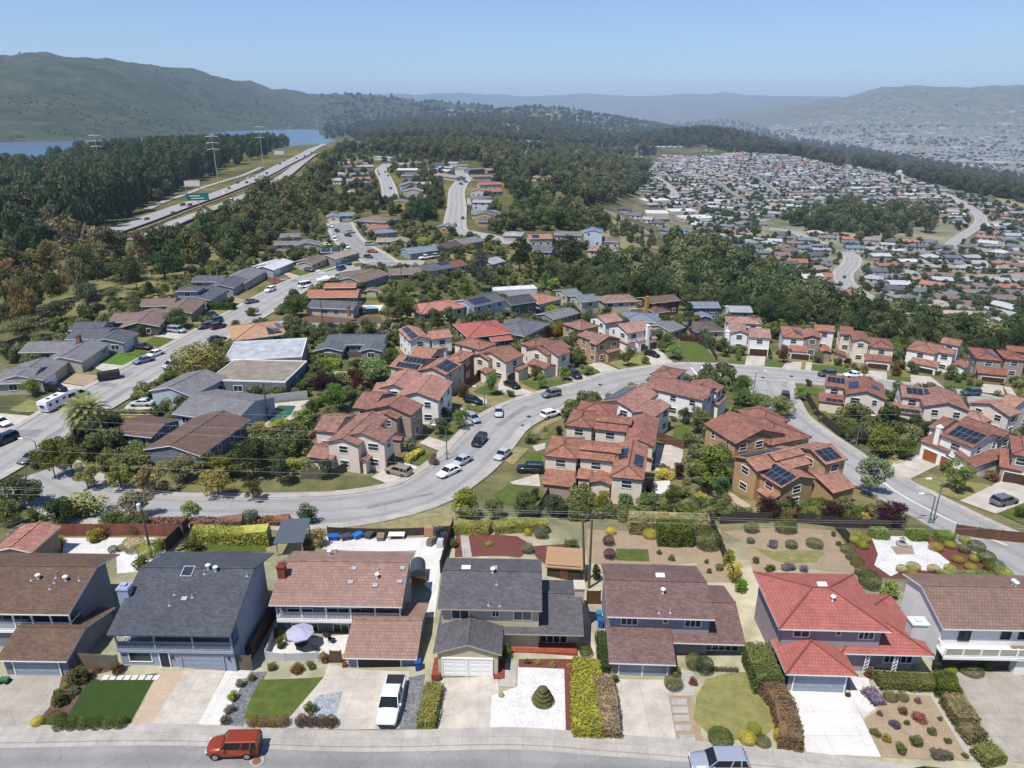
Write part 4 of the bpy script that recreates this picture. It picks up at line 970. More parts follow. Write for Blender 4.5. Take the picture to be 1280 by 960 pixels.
win(H,1.7,'A2',(172,462),(260,418),n=3);win(H,1.7,'A2',(325,455),(375,420),n=2);win(H,1.7,'A2',(150,385),(240,362),n=2);win(H,1.7,'A2',(300,385),(420,362),n=3)
roof_bits(H,M,[('box',398,214),('cap',485,248),('pipe',490,220),('box',385,266),('box',477,278),('box',580,213),('box',570,263),('cap',330,150),('cap',306,160)],'A2')
H=house('taupe sided house with grey shingle roofs and a small gable over two white garage doors','Z',[('g',(546.7,761),(677.7,763.5),5.35,8.4,dict(rf=.52,p=.33,ov=.6,nw=1)),('g',(625,792.3),(730,794),2.6,8.5,dict(rf=.54,p=.33,ov=1.6,nw=1)),('x',(541,816.7),(627.3,819),2.9,6.2,dict(p=.34,ov=.4,nw=1))],A(110,108,112),TAUPE,wallm=M_SIDING,wins=0,trim=mat_plain('cream_trim',A(206,196,178),.5));H3=H;M=H.ms[0]
v=M.ovw
for p0,p1,n in(((766,398),(826,367),2),((917,390),(940,367),2)):win(H,v,'A2',p0,p1,n=n)
for p0,p1,n in(((128,402),(192,370),2),):win(H,v,'A3',p0,p1,n=n)
G=H.ms[2];fv=local(H,(0,0));gv=min(mpt(G,a,c,0).y for a,c in((G.eg,G.ovw),(G.L-G.eg,G.D-G.ovw)))
for a,c in(((732,590),(820,590)),((828,590),(914,590))):gdoor(H,gv-.02,pw(H,gv,'A2',a)[0],pw(H,gv,'A2',c)[0],M_GAR['white'])
Wg=H.ms[1];wv=Wg.o.y+Wg.ovw
win(H,wv,'A3',(225,487),(325,460),n=4);x0=pw(H,wv,'A3',(98,490))[0];door(H,wv-.02,x0,x0+.95,2.2,mat_plain('cream_door',A(190,178,160),.5))
part(H,'chimney',M_STUCCO,lambda b:(b.box(Wg.o.x+Wg.L-.75,4.2+Wg.o.y,-1,Wg.o.x+Wg.L+.25,5.5+Wg.o.y,4.9),b.box(Wg.o.x+Wg.L-.85,4.1+Wg.o.y,4.9,Wg.o.x+Wg.L+.35,5.6+Wg.o.y,5.05)),A(214,204,186))
part(H,'porch',mat_objcolor('brick_paving',.9,.2,3,.2,uvbrick=(.4,.15,.02,.2)),lambda b:b.box(Wg.o.x+.6,wv-1.5,-.5,Wg.o.x+Wg.L-.6,wv+.1,.28),A(176,92,70))
part(H,'brick_plinth',mat_objcolor('brick_paving',None),lambda b:b.box(pw(H,gv,'A2',(690,610))[0],gv-.4,-.3,pw(H,gv,'A2',(722,610))[0],gv+2,.35),A(160,84,66))
part(H,'brick_plinth',mat_objcolor('brick_paving',None),lambda b:b.box(pw(H,gv,'A2',(922,610))[0],gv-.5,-.3,pw(H,gv,'A2',(962,610))[0],gv+2,.3),A(160,84,66))
roof_bits(H,M,[('ridge',818,213),('box',925,212),('cap',918,228),('pipe',933,272),('pipe',903,350),('pipe',945,352)],'A2')
H=house('grey two-storey house with mauve-brown shingle roofs and blue window shutters','A3',[('g',(477,392),(881,404),5.2,9.1,dict(rf=.47,p=.3,ov=.6,nw=1)),('g',(725,491),(997,497),2.6,9.4,dict(rf=.5,p=.3,ov=1.3,nw=1)),('s',(484,566),(736,574),2.4,4.3,dict(p=.3,ov=.6,nw=1))],A(136,110,106),MAUVE,wins=0);H4=H;M=H.ms[0];v=M.ovw
for p0,p1,n,sh in(((530,420),(590,398),3,1),((768,428),(828,406),3,1),((688,414),(704,404),1,0)):win(H,v,'A3',p0,p1,n=n,shutters=A(150,168,208)if sh else None)
g=H.ms[2];gv=g.o.y+g.ovw;a,c=pw(H,gv,'A3',(520,620))[0],pw(H,gv,'A3',(605,620))[0];a2,c2=pw(H,gv,'A3',(607,620))[0],pw(H,gv,'A3',(698,622))[0]
gdoor(H,gv-.02,a,c-.06,M_GAR['grey']);gdoor(H,gv-.02,a2+.06,c2,M_GAR['grey'])
w_=H.ms[1];wv=w_.o.y+w_.ovw;win(H,wv,'A3',(845,515),(968,497),n=5);x0=pw(H,wv,'A3',(735,520))[0];door(H,wv-.02,x0,x0+1.1,2.15,mat_plain('dark_wood_door',A(84,64,56),.5))
roof_bits(H,M,[('ridge',675,242),('cap',686,305),('pipe',672,378),('pipe',714,378)],'A3')
H=house('mauve house with bright red hipped roofs and a new white driveway','A4',[('h',(222,438),(646,449),5.2,8.9,dict(p=.34,ov=.6,nw=1)),('h',(452,529),(806,541),2.6,9.2,dict(p=.34,ov=1.2,nw=1)),('q',(248,610),(517,614),2.5,4.6,dict(p=.34,ov=.55,nw=1))],A(190,116,106),MAUVE2,roofm=mat_objcolor('red_slate',.8,.1,1.0,.2,uvbrick=(.3,.36,.025,.1),wstain=.12),wins=0);H5=H;M=H.ms[0];v=.6
for p0,p1,n in(((275,465),(335,446),2),((518,474),(578,452),3),((435,460),(452,447),1)):win(H,v,'A4',p0,p1,n=n)
g=H.ms[2];gv=min(mpt(g,a,c,0).y for a,c in((g.eg,g.ovw),(g.L-g.eg,g.D-g.ovw)));gdoor(H,gv-.02,pw(H,gv,'A4',(272,655))[0],pw(H,gv,'A4',(462,660))[0],M_GAR['grey'])
w_=H.ms[1];wv=min(mpt(w_,a,c,0).y for a,c in((w_.eg,w_.ovw),(w_.L-w_.eg,w_.D-w_.ovw)));win(H,wv,'A4',(612,562),(722,540),n=5);x0=pw(H,wv,'A4',(500,575))[0];door(H,wv-.02,x0,x0+1.0,2.1,mat_plain('grey_blue_door',A(150,165,180),.5))
q=local(H,PZ(*px('A4',(745,410)),H.g+4.6))
part(H,'chimney',M_STUCCO,lambda b:(b.box(q.x-.75,q.y-.5,-1,q.x+.75,q.y+.6,4.5),b.box(q.x-.85,q.y-.6,4.5,q.x+.85,q.y+.7,4.65),b.box(q.x-.3,q.y-.2,4.65,q.x+.3,q.y+.25,4.8)),A(236,236,236))
for xx in(545,652):
 X=pw(H,wv-1.0,'A4',(xx,590))[0];part(H,'porch_post',M_WHITE,lambda b:(b.box(X-.22,wv-1.0,0,X-.16,wv-.94,2.45),b.box(X+.16,wv-1.0,0,X+.22,wv-.94,2.45),*[b.obox((X,wv-.97,.3+k*.4),(.2,0,.2),(0,.02,0),(-.02,0,.02))for k in range(6)]))
roof_bits(H,M,[('ridge',382,276),('cap',422,333)],'A4')
H=house('white-walled house with a pale brown tiled roof and glass-railed balcony at the right edge','Z',[('g',(1179.3,786),(1345,789),5.3,8.2,dict(rf=.58,p=.3,ov=.6,nw=1)),('g',(1272,824),(1340,827),2.5,7.5,dict(p=.3,ov=.4,nw=1))],A(150,124,112),WHITEW,roofm=M_FLATTILE,wins=0);H6=H;M=H.ms[0];L=M.L
balcony(H,.2,L-.2,-.75,.65,2.6,3.65,8,M_WHITE,slats=False,fill=mat_plain('cream_mesh',A(196,188,172),.6))
for p0,p1,n in(((892,480),(942,442),2),((1052,474),(1092,446),2),((1118,474),(1150,446),1)):win(H,.6,'A4',p0,p1,n=n,frame=mat_plain('bronze_frame',A(90,80,74),.5))
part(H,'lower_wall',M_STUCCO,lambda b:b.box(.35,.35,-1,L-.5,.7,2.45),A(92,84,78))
roof_bits(H,M,[('cap',1098,272),('cap',1108,280)],'A4')
def grass_mat(name,c,var=.25):
 k=Nodes(name);k.b.inputs['Roughness'].default_value=.95;k.b.inputs['Specular IOR Level'].default_value=.1;w=k.world()
 f=k.ramp(k.noise(.9,6,w,.7),.34,.68,(1-var,)*3+(1,),(1+var,1+var*.8,1+var*.5,1));f2=k.ramp(k.noise(14,3,w),.3,.7,(.75,)*3+(1,),(1.25,)*3+(1,))
 k.color(k.mix(1.0,k.mix(1.0,c,f,'MULTIPLY'),f2,'MULTIPLY'));k.bump(k.noise(18,2,w),.5,.03);return k.m
def gravel_mat(name,c,c2,scale=5.0):
 k=Nodes(name);k.b.inputs['Roughness'].default_value=.95;w=k.world()
 vo=k.n('ShaderNodeTexVoronoi',Scale=scale);k.l(w,vo.inputs[0]);sp=k.n('ShaderNodeSeparateColor');k.l(vo.outputs['Color'],sp.inputs[0])
 c_=k.mix(k.ramp(sp.outputs[0],.1,.9),c,c2);f=k.ramp(k.noise(.6,5,w,.7),.35,.7,(.85,)*3+(1,),(1.08,)*3+(1,));k.color(k.mix(1.0,c_,f,'MULTIPLY'));k.bump(vo.outputs[0],.6,.05);return k.m
G_LAWN=grass_mat('lawn_grass',A(96,112,56));G_TURF=grass_mat('synthetic_turf',A(64,84,42),.12);G_DRY=grass_mat('dry_lawn',A(146,144,92),.22);G_FIELD=grass_mat('wild_grass',A(158,150,112),.28);G_VIVID=grass_mat('vivid_lawn',A(92,128,52),.12)
G_WHITE=gravel_mat('white_gravel',A(250,248,246),A(222,219,216),8);G_GREY=gravel_mat('grey_gravel',A(150,150,154),A(110,110,116),6);G_BLUEG=gravel_mat('blue_grey_gravel',A(190,196,202),A(150,156,166),6)
G_MULCH=gravel_mat('red_mulch',A(140,84,72),A(112,66,58),12);G_DIRT=gravel_mat('garden_dirt',A(186,164,136),A(172,152,126),9);G_BARK=gravel_mat('brown_bark',A(126,98,80),A(100,80,66),10);G_TAN=_concrete('tan_paving',A(206,184,160),.1);G_BRICKP=_concrete('red_paving',A(176,110,92),.15)
PATCHES=[]
def patch(name,reg,pts,mat,lift=.035,cell=1.6):
 W_=pxs(reg,pts);PATCHES.append([(p.x,p.y)for p in W_])
 o=drape(name,W_,lift,mat,cell);o['kind']='structure';return o
patch('driveway','A1',[(-30,606),(60,606),(228,606),(246,640),(180,740),(112,812),(-60,812)],M_CONCD)
patch('lawn','A1',[(338,618),(380,634),(590,606),(484,800),(330,806),(236,790),(300,690)],G_TURF,.05)
patch('planting_bed','A1',[(235,600),(300,570),(440,590),(340,616),(300,690),(238,790),(150,806),(130,800),(215,700)],G_BARK,.04)
patch('driveway','A1',[(596,606),(848,588),(742,811),(486,812)],M_CONC);patch('driveway','A1',[(596,606),(690,600),(560,812),(486,812)],G_TAN,.045)
patch('driveway','A1',[(850,592),(940,596),(818,811),(738,810)],M_CONCW,.05)
patch('planting_bed','A1',[(944,600),(1000,600),(960,700),(910,806),(822,808),(880,700)],G_GREY,.045)
patch('driveway','A2',[(300,570),(400,590),(606,598),(570,812),(126,812),(150,776),(210,712),(285,618)],M_CONC,.035)
patch('lawn','A2',[(45,630),(284,620),(235,675),(200,716),(150,776),(-15,776),(10,700)],G_LAWN,.05)
patch('gravel','A2',[(262,690),(355,674),(330,768),(195,770),(240,720)],G_BLUEG,.05);patch('gravel','A2',[(604,622),(664,608),(630,812),(567,810)],G_GREY,.05)
patch('patio','A2',[(90,480),(380,460),(380,520),(310,560),(70,545)],M_CONCW,.06)
patch('driveway','A2',[(722,612),(936,606),(950,800),(906,826),(712,818)],M_CONC)
patch('gravel','A3',[(142,584),(316,590),(322,840),(36,830),(44,690),(142,655)],G_WHITE,.05);patch('mulch','A3',[(145,553),(352,553),(362,700),(388,842),(322,840),(316,590),(145,582)],G_MULCH,.045)
patch('path','A3',[(92,570),(142,560),(132,660),(70,655)],M_WALK,.06)
patch('driveway','A3',[(510,626),(706,630),(738,866),(524,858)],M_CONC);patch('path','A3',[(750,585),(800,600),(806,690),(706,690),(712,660)],M_WALK,.045)
patch('path','A3',[(402,350),(450,350),(480,600),(520,640),(450,620)],M_CONCD,.04)
patch('planting_bed','A3',[(706,690),(790,690),(840,860),(738,864)],G_DIRT,.04)
patch('lawn','A3',[(850,626),(930,606),(1000,600),(1060,612),(1090,700),(1110,800),(1060,850),(960,856),(870,846),(800,780),(812,690)],G_DRY,.05)
patch('driveway','A4',[(262,668),(480,668),(604,920),(325,908)],M_CONCW,.045);patch('path','A4',[(482,622),(556,622),(580,740),(538,772),(490,690)],M_CONCW,.05)
patch('path','A4',[(580,655),(800,668),(975,938),(936,934),(790,692),(600,676)],M_WALK,.05)
patch('planting_bed','A4',[(600,676),(790,692),(936,934),(606,920),(540,780),(588,742)],G_DIRT,.045)
patch('driveway','A4',[(868,602),(1100,592),(1160,640),(1200,960),(1064,930)],M_CONCD)
patch('gravel','A1',[(238,97),(640,100),(630,150),(520,225),(440,232),(436,160),(236,155)],G_WHITE,.04)
patch('lawn','A1',[(690,124),(990,120),(1000,150),(690,150)],G_LAWN,.05)
patch('patio','A2',[(280,92),(660,96),(748,90),(726,200),(700,396),(664,396),(692,300),(640,252),(616,190),(632,145),(280,140)],M_CONCW,.04)
patch('mulch','A3',[(-90,86),(140,92),(200,130),(150,172),(-95,170)],G_MULCH,.04);patch('mulch','A3',[(180,130),(330,120),(250,200),(215,175)],G_MULCH,.045);patch('path','A3',[(-75,80),(-45,80),(-30,170),(-65,170)],M_WALK,.05)
patch('dirt','A3',[(400,66),(900,62),(960,265),(840,262),(812,190),(400,190)],G_DIRT,.035);patch('lawn','A3',[(510,138),(630,140),(636,186),(512,182)],G_LAWN,.05)
patch('dirt','A4',[(10,74),(430,72),(540,232),(125,228),(80,110)],G_DIRT,.035);patch('lawn','A4',[(110,130),(200,150),(395,150),(360,190),(250,196),(200,180)],G_DRY,.045)
patch('mulch','A4',[(480,112),(570,90),(1000,96),(1080,240),(520,240)],G_MULCH,.035);patch('gravel','A4',[(566,90),(760,92),(800,140),(862,190),(830,225),(700,215),(640,242),(578,200),(592,160)],G_WHITE,.05)
patch('gravel','A4',[(640,130),(720,126),(730,160),(660,160)],G_DIRT,.06)
patch('grass_bank','Z',[(380,652),(470,640),(565,628),(575,664),(400,668)],G_FIELD,.05)
def sh(reg,x,y,w,h,col,kind,label,group=None,name='shrub'):return shrub(label,PT(*px(reg,(x,y)),h*.4),w,h,col,kind,name,group)
BR=A(118,100,76,.6)
for a in[('A1',290,612,2.3,2.2,OLIVE,'shrub','big olive-green bush between the brown garage and the dark green lawn'),('A1',222,694,2.0,1.7,OLIVE,'shrub','loose olive bush leaning over the old concrete driveway'),('A1',248,648,.7,.7,YGREEN,'clip','small lime ball bush between two olive bushes'),('A1',280,668,1.3,.8,A(100,104,84),'shrub','grey-green low bush at the dark lawn\'s left edge'),('A1',139,786,1.05,.9,YELLOW,'clip','bright yellow ball bush beside the old concrete driveway'),('A1',206,770,1.5,.9,GREEN,'clip','round green bush left of the row along the sidewalk'),('A1',440,588,1.3,1.3,A(112,78,60),'shrub','bronze bush by the fence below the grey house window'),('A1',362,590,.9,.7,RUST,'shrub','rusty little bush by the wooden fence'),('A1',872,690,1.2,1.1,YGREEN,'shrub','yellow-green shrub in the grey planting strip'),('A1',902,642,1.2,.9,A(120,124,104),'shrub','silvery shrub at the top of the grey planting strip'),('A1',862,738,1.2,.9,A(128,118,100),'shrub','greyish shrub halfway down the planting strip'),('A1',842,780,1.1,.9,A(112,104,88),'shrub','dull brown-green shrub at the foot of the planting strip'),('A1',945,620,.9,.8,OLIVE,'shrub','olive shrub against the brown side fence'),('A2',232,732,1.4,1.2,GREEN,'shrub','spiky green bush in the blue-grey gravel'),('A2',285,545,1.2,1.7,A(150,120,84),'shrub','tall bronze shrub beside the white patio wall'),('A2',120,490,1.3,1.6,GREEN,'shrub','green shrub filling the patio\'s left corner'),('A2',150,468,1.2,1.5,GOLD,'shrub','yellowish shrub beside the patio umbrella'),('A2',104,450,1.0,1.3,OLIVE,'shrub','olive shrub at the back of the patio'),('A2',90,580,1.2,.9,GREEN,'shrub','leafy bush in front of the white patio wall, leftmost'),('A2',185,585,1.6,1.0,RUST,'shrub','reddish flowering bush in front of the patio wall'),('A2',235,575,1.2,.9,OLIVE,'shrub','olive bush in front of the patio wall\'s right end'),('A2',362,572,.8,.6,A(150,84,70),'shrub','reddish pot plant by the dark garage'),('A2',950,686,.55,.5,YGREEN,'clip','tiny lime ball at the white gravel\'s left edge'),('A3',178,560,.85,.6,OLIVE,'shrub','low olive plant in red mulch, leftmost of the porch row'),('A3',218,563,.85,.6,GOLD,'shrub','low golden plant in red mulch, second of the porch row'),('A3',270,570,.85,.6,YGREEN,'shrub','low lime plant in red mulch, third of the porch row'),('A3',335,574,.7,.4,GOLD,'shrub','smallest golden plant in the red mulch corner'),('A3',100,520,1.1,2.2,A(120,120,60),'shrub','tall flowering shrub between the garage gable and the brick porch'),('A3',396,520,1.4,1.3,GREEN,'clip','clipped green bush at the end of the brick porch'),('A3',505,625,1.0,1.2,GREEN,'shrub','dark bush against the mauve garage corner'),('A3',802,560,1.7,1.9,GREEN,'clip','round green bush beside the mauve house\'s entrance, left one'),('A3',842,575,1.8,2.0,DKGREEN,'clip','darker round bush beside the mauve house\'s entrance, right one'),('A3',725,640,1.8,1.4,GREEN,'clip','round green bush at the mauve garage\'s right corner'),('A3',738,600,1.0,1.4,A(140,130,60),'shrub','climbing yellow-green shrub on the mauve garage corner'),('A3',800,635,1.0,1.0,A(140,96,74),'shrub','reddish shrub by the mauve house\'s front path'),('A3',902,845,2.2,1.2,GREEN,'clip','wide green mound at the dry lawn\'s lower edge'),('A4',128,815,1.3,1.1,YGREEN,'clip','lime ball bush beside the yellow ball bush'),('A4',103,846,1.5,1.2,YELLOW,'clip','big yellow ball bush on the dry lawn\'s corner'),('A4',160,860,1.4,.8,GREEN,'clip','low green mound beside the big yellow ball bush'),('A4',222,835,1.0,1.5,YELLOW,'clip','tall yellow bush against the rusty hedge'),('A4',860,585,1.4,.8,YGREEN,'clip','lime mound under the white balcony, left one'),('A4',940,587,2.4,.9,OLIVE,'clip','wide clipped mound under the white balcony'),('A4',1006,565,1.2,2.2,GREEN,'clip','upright green bush under the white balcony'),('A4',560,600,1.2,1.3,A(120,84,74),'shrub','reddish shrub at the red-roofed house\'s entrance'),('A4',480,685,.7,.5,A(90,70,60),'shrub','small potted shrub by the white garage path'),('A4',640,692,1.3,.8,OLIVE,'clip','olive cushion at the dirt garden\'s top left'),('A4',685,693,1.1,.8,GREEN,'clip','green cushion at the dirt garden\'s top'),('A4',745,770,1.6,.8,A(140,70,62),'shrub','red flowering bush in the middle of the dirt garden'),('A4',656,795,1.2,.7,A(96,84,98),'shrub','purplish bush in the dirt garden'),('A4',688,745,1.0,.8,BR,'shrub','brown shrub in the dirt garden above the purplish bush'),('A4',795,820,1.0,.7,OLIVE,'shrub','olive shrub right of the dirt garden\'s middle'),('A4',740,860,1.4,1.0,OLIVE,'shrub','grey-green shrub in the lower dirt garden'),('A4',680,888,1.3,.9,GREEN,'shrub','green spiky shrub at the dirt garden\'s lower edge'),('A4',627,848,.9,.9,GOLD,'shrub','golden flowering shrub in the dirt garden'),('A4',585,828,1.1,.8,OLIVE,'shrub','olive shrub at the white driveway\'s edge'),('A4',600,755,.7,.5,BR,'shrub','small brown tuft near the white path'),('A4',742,706,.8,.6,A(140,90,90),'shrub','pinkish shrub at the dirt garden\'s top right'),('A4',855,858,.8,.5,GREEN,'shrub','small green tuft at the dirt garden\'s right side'),('A4',820,908,1.6,.8,A(104,96,84),'shrub','grey-brown mound at the dirt garden\'s bottom corner'),('A4',855,910,1.1,.8,A(110,110,90),'shrub','grey-green mound at the dirt garden\'s bottom corner'),('A4',920,913,.7,.5,OLIVE,'shrub','last olive tuft of the dirt garden near the sidewalk'),('A4',826,775,.6,.4,GREEN,'shrub','tiny green tuft on the dirt garden\'s right side'),('A4',700,790,.7,.4,GREEN,'shrub','tiny green tuft beside the purplish bush'),('A1',355,88,2.6,2.2,GOLD,'shrub','yellow-green bush at the white gravel back yard\'s fence'),('A1',423,140,1.2,1.1,DKGREEN,'clip','dark green ball in the white gravel back yard, left one'),('A1',452,136,1.1,1.0,DKGREEN,'clip','dark green ball in the white gravel back yard, right one'),('A1',500,122,2.8,2.2,GOLD,'clip','big golden mound in the white gravel back yard'),('A1',560,140,2.8,2.4,YGREEN,'clip','lime mound beside the back yard power pole'),('A1',530,190,2.2,2.2,OLIVE,'shrub','olive bush behind the dark grey house'),('A1',600,118,2.0,2.0,GOLD,'shrub','golden bush right of the back yard power pole'),('A1',205,110,2.6,1.4,YGREEN,'shrub','lime creeping bush at the left back yard'),('A1',85,90,4.6,2.6,A(150,140,136),'airy','bare greyish bush against the pink roof'),('A1',720,118,3.0,2.2,OLIVE,'shrub','olive shrub at the corner of the hedged lawn'),('A2',262,95,2.6,3.2,A(160,146,84),'shrub','tall golden grass clump by the grey pergola'),('A2',220,120,1.6,2.2,OLIVE,'shrub','olive bush behind the pergola'),('A2',772,118,1.6,1.4,GREEN,'shrub','green bush at the white patio\'s right corner'),('A3',36,120,1.2,.8,YGREEN,'shrub','lime plant in a ring of stones in the red mulch'),('A3',178,76,1.0,1.2,YELLOW,'clip','yellow ball bush at the back hedge'),('A3',228,78,2.0,1.8,A(110,116,92),'ball','grey-green ball bush at the back hedge'),('A3',178,138,1.6,1.4,A(116,122,96),'ball','grey-green ball bush in the red mulch yard'),('A3',338,122,2.4,1.4,GREEN,'shrub','low green bush by the small shed'),('A3',482,108,1.6,1.6,PURPLE,'clip','dark purple ball bush, upper one by the small lawn'),('A3',486,158,1.6,1.6,PURPLE,'clip','dark purple ball bush, lower one by the small lawn'),('A3',490,70,1.5,1.3,YELLOW,'clip','yellow flowering bush above the purple balls'),('A3',638,82,2.0,1.5,YELLOW,'clip','golden dome bush at the back of the dirt yard'),('A3',858,105,3.6,3.0,GREEN,'clip','big clipped green dome by the dirt yard\'s fence'),('A3',436,225,1.3,2.6,DKGREEN,'shrub','dark upright bush beside the side yard gate'),('A3',898,208,1.0,1.0,GREEN,'clip','small green ball in the dirt yard'),('A3',850,185,.8,.7,OLIVE,'shrub','small olive tuft in the dirt yard'),('A3',672,150,.9,.8,OLIVE,'shrub','scrubby tuft behind the mauve-brown roof'),('A3',720,172,1.2,.9,A(120,116,90),'shrub','greyish tuft behind the mauve-brown roof'),('A3',860,220,.9,.7,BR,'shrub','brown tuft in the dirt yard\'s corner'),('A3',935,180,1.8,2.2,YGREEN,'shrub','lime bush over the dirt yard\'s right fence'),('A3',960,240,1.8,2.0,GOLD,'shrub','golden bush over the dirt yard\'s right fence'),('A4',35,165,1.8,2.2,GOLD,'shrub','golden bush left of the rock garden, upper one'),('A4',55,215,2.2,2.4,YELLOW,'shrub','yellow flowering bush left of the rock garden'),('A4',80,275,1.8,2.0,LIME,'shrub','lime bush at the red roof\'s left corner'),('A4',118,60,2.2,1.6,A(116,118,90),'ball','grey-green mound at the rock garden\'s back fence'),('A4',247,55,3.0,2.0,GREEN,'clip','green mound at the rock garden\'s back fence'),('A4',200,118,1.9,1.2,A(124,112,130),'shrub','lavender clump in the rock garden, upper one'),('A4',268,122,1.6,1.2,GREEN,'clip','green mound in the rock garden'),('A4',355,118,2.2,1.2,GREEN,'clip','wide green mound at the rock garden\'s right'),('A4',258,205,2.0,1.0,A(120,108,128),'shrub','lavender clump in the rock garden, lower one'),('A4',316,212,1.3,.9,A(126,116,132),'shrub','small lavender clump beside the lower one'),('A4',190,210,1.6,.9,GREEN,'shrub','green clump behind the red roof\'s left half'),('A4',115,108,1.1,.9,DKGREEN,'clip','small dark mound at the rock garden\'s left'),('A4',135,180,1.0,1.2,OLIVE,'shrub','olive tuft by the white stone path'),('A4',425,82,1.0,.9,BR,'shrub','brown tuft at the rock garden\'s top right'),('A4',445,118,1.0,.8,OLIVE,'shrub','olive tuft at the rock garden\'s right edge'),('A4',478,140,1.8,1.3,OLIVE,'clip','olive ball, first of the row between the two back gardens'),('A4',497,165,1.8,1.3,OLIVE,'clip','olive ball, second of the row between the two back gardens'),('A4',515,190,1.7,1.3,OLIVE,'clip','olive ball, third of the row between the two back gardens'),('A4',535,222,1.9,1.5,OLIVE,'clip','olive ball, fourth of the row between the two back gardens'),('A4',562,255,2.6,2.4,GREEN,'clip','big green bush behind the red roof\'s right corner'),('A4',640,290,2.4,2.6,LIME,'shrub','tall lime shrub above the red lower roof'),]:sh(*a)
for k,(x,y,w,h,c,lb)in enumerate([(503,103,1.6,1.3,YGREEN,'upper left of the cluster of four by the fence'),(520,84,1.3,1.1,GOLD,'smallest of the cluster of four by the fence'),(545,100,1.5,1.2,GOLD,'right one of the cluster of four by the fence'),(533,122,1.7,1.3,YGREEN,'lowest of the cluster of four by the fence'),(810,130,1.9,1.3,GOLD,'at the white gravel\'s upper right edge'),(864,124,1.5,1.1,YGREEN,'below the last back hedge'),(918,104,1.6,1.2,YGREEN,'highest in the right of the mulch'),(917,138,1.6,1.3,OLIVE,'olive one in the right of the mulch'),(894,178,1.5,1.1,GOLD,'right of the white gravel\'s tip'),(958,174,1.5,1.1,YGREEN,'between the gravel tip and the green mounds'),(684,215,1.5,1.1,GOLD,'left of the pair under the gravel'),(726,205,1.7,1.1,GOLD,'right of the pair under the gravel'),(722,230,1.4,.9,GOLD,'lowest below the pair'),(803,214,1.6,1.1,GOLD,'at the gravel\'s lower edge'),(863,210,1.5,.9,YGREEN,'flat one at the gravel\'s lower right'),(942,206,1.6,.9,GOLD,'flat one at the mulch\'s lower edge'),(962,130,2.2,1.7,GREEN,'big green one in the right of the mulch'),(998,170,2.2,1.9,GREEN,'big green one, first of three down the right fence'),(1030,205,2.4,1.9,GREEN,'big green one, second of three down the right fence'),(1063,232,2.2,1.7,YGREEN,'last of three down the right fence')]):
 sh('A4',x,y,w,h,c,'clip','clipped mulch-garden ball, '+lb,'clipped balls of the red mulch garden','topiary_ball')
for row,n0,n1,N,w,c,lb,g in(('A1',(225,797),(450,790),6,1.35,GREEN,'round green bush','balls along the dark lawn'),('A2',(18,787),(130,785),4,1.25,A(132,112,72),'round brown bush','brown balls along the green lawn'),('A2',(200,783),(312,787),4,1.3,A(100,84,72),'round dark brown bush','dark balls along the walkway'),('A3',(868,588),(960,592),6,.6,A(104,96,84),'tiny ball bush','tiny balls along the porch')):
 for i in range(N):
  f=i/(N-1);sh(row,n0[0]+(n1[0]-n0[0])*f,n0[1]+(n1[1]-n0[1])*f,w,w*.8,c,'ball',lb+', number %d from the left of the %s'%(i+1,g),g,'ball_shrub')
def hd(label,reg,pts,w,h,col,**k):return hedge(label,pxs(reg,pts,h*.5),w,h,col,**k)
hd('clipped green hedge between the dark gravel strip and the two-door driveway','A2',[(698,655),(668,800)],1.7,1.1,A(132,128,62,.6))
hd('lumpy yellow-green hedge beside the red mulch border','A3',[(402,565),(395,660),(400,740),(408,830)],2.7,1.3,A(160,154,66),leaf=.11,seed=4,round_=.5);hd('brown-green box hedge beside the yellow-green hedge','A3',[(452,625),(470,700),(480,830)],2.3,1.3,A(134,116,88),seed=5,round_=.5)
hd('thick green hedge left of the red-roofed garage','A4',[(135,520),(165,600),(185,650)],2.6,2.2,GREEN,seed=6,round_=.7);hd('rusty brown lower end of the hedge by the white driveway','A4',[(190,655),(235,720),(258,800),(265,870)],2.0,1.7,A(124,98,68),seed=7,round_=.7)
hd('low green hedge in front of the red-roofed house\'s porch','A4',[(590,628),(810,640)],1.7,1.1,OLIVE,seed=8,round_=.4)
hd('upper green stretch of the hedge beside the old concrete drive','A4',[(840,620),(860,680)],2.0,1.6,GREEN,seed=9,round_=.6);hd('brown middle stretch of the hedge beside the old concrete drive','A4',[(868,700),(930,790)],2.0,1.5,A(122,112,72),seed=10,round_=.6);hd('brownish lower stretch of the hedge beside the old concrete drive','A4',[(920,800),(970,850)],1.8,1.2,A(122,108,72),seed=11,round_=.6);hd('green mound end of the hedge at the sidewalk corner','A4',[(980,880),(1035,935)],2.0,1.2,A(112,116,60),seed=12,round_=.6)
hd('purple lavender border beside the white path','A4',[(555,665),(598,718)],1.3,.55,A(108,90,118),seed=13)
hd('narrow green hedge along the mauve house\'s side path','A3',[(455,460),(468,590)],1.1,1.0,DKGREEN,seed=14)
hd('long yellow-green hedge behind the hedged lawn','A1',[(730,82),(1010,92)],2.2,2.0,A(160,162,62),seed=15,leaf=.12)
hd('clipped hedge with yellow top at the back fence, left half','A2',[(780,58),(908,60)],1.8,1.6,A(140,142,60),seed=16);hd('clipped hedge with yellow top at the back fence, right half','A3',[(55,58),(250,52)],1.9,1.7,A(146,146,58),seed=17)
for i,(x0,x1,y)in enumerate(((562,632,78),(700,778,84),(806,876,90))):hd(('leftmost','middle','rightmost')[i]+' of three clipped green box hedges behind the white gravel garden','A4',[(x0+8,y),(x1-8,y+2)],1.9,1.4,A(120,138,58),seed=18+i,round_=.6)
hd('low clipped hedge along the pale brown roof\'s back wall','A4',[(812,236),(1030,240)],1.5,.9,A(112,122,70),seed=21)
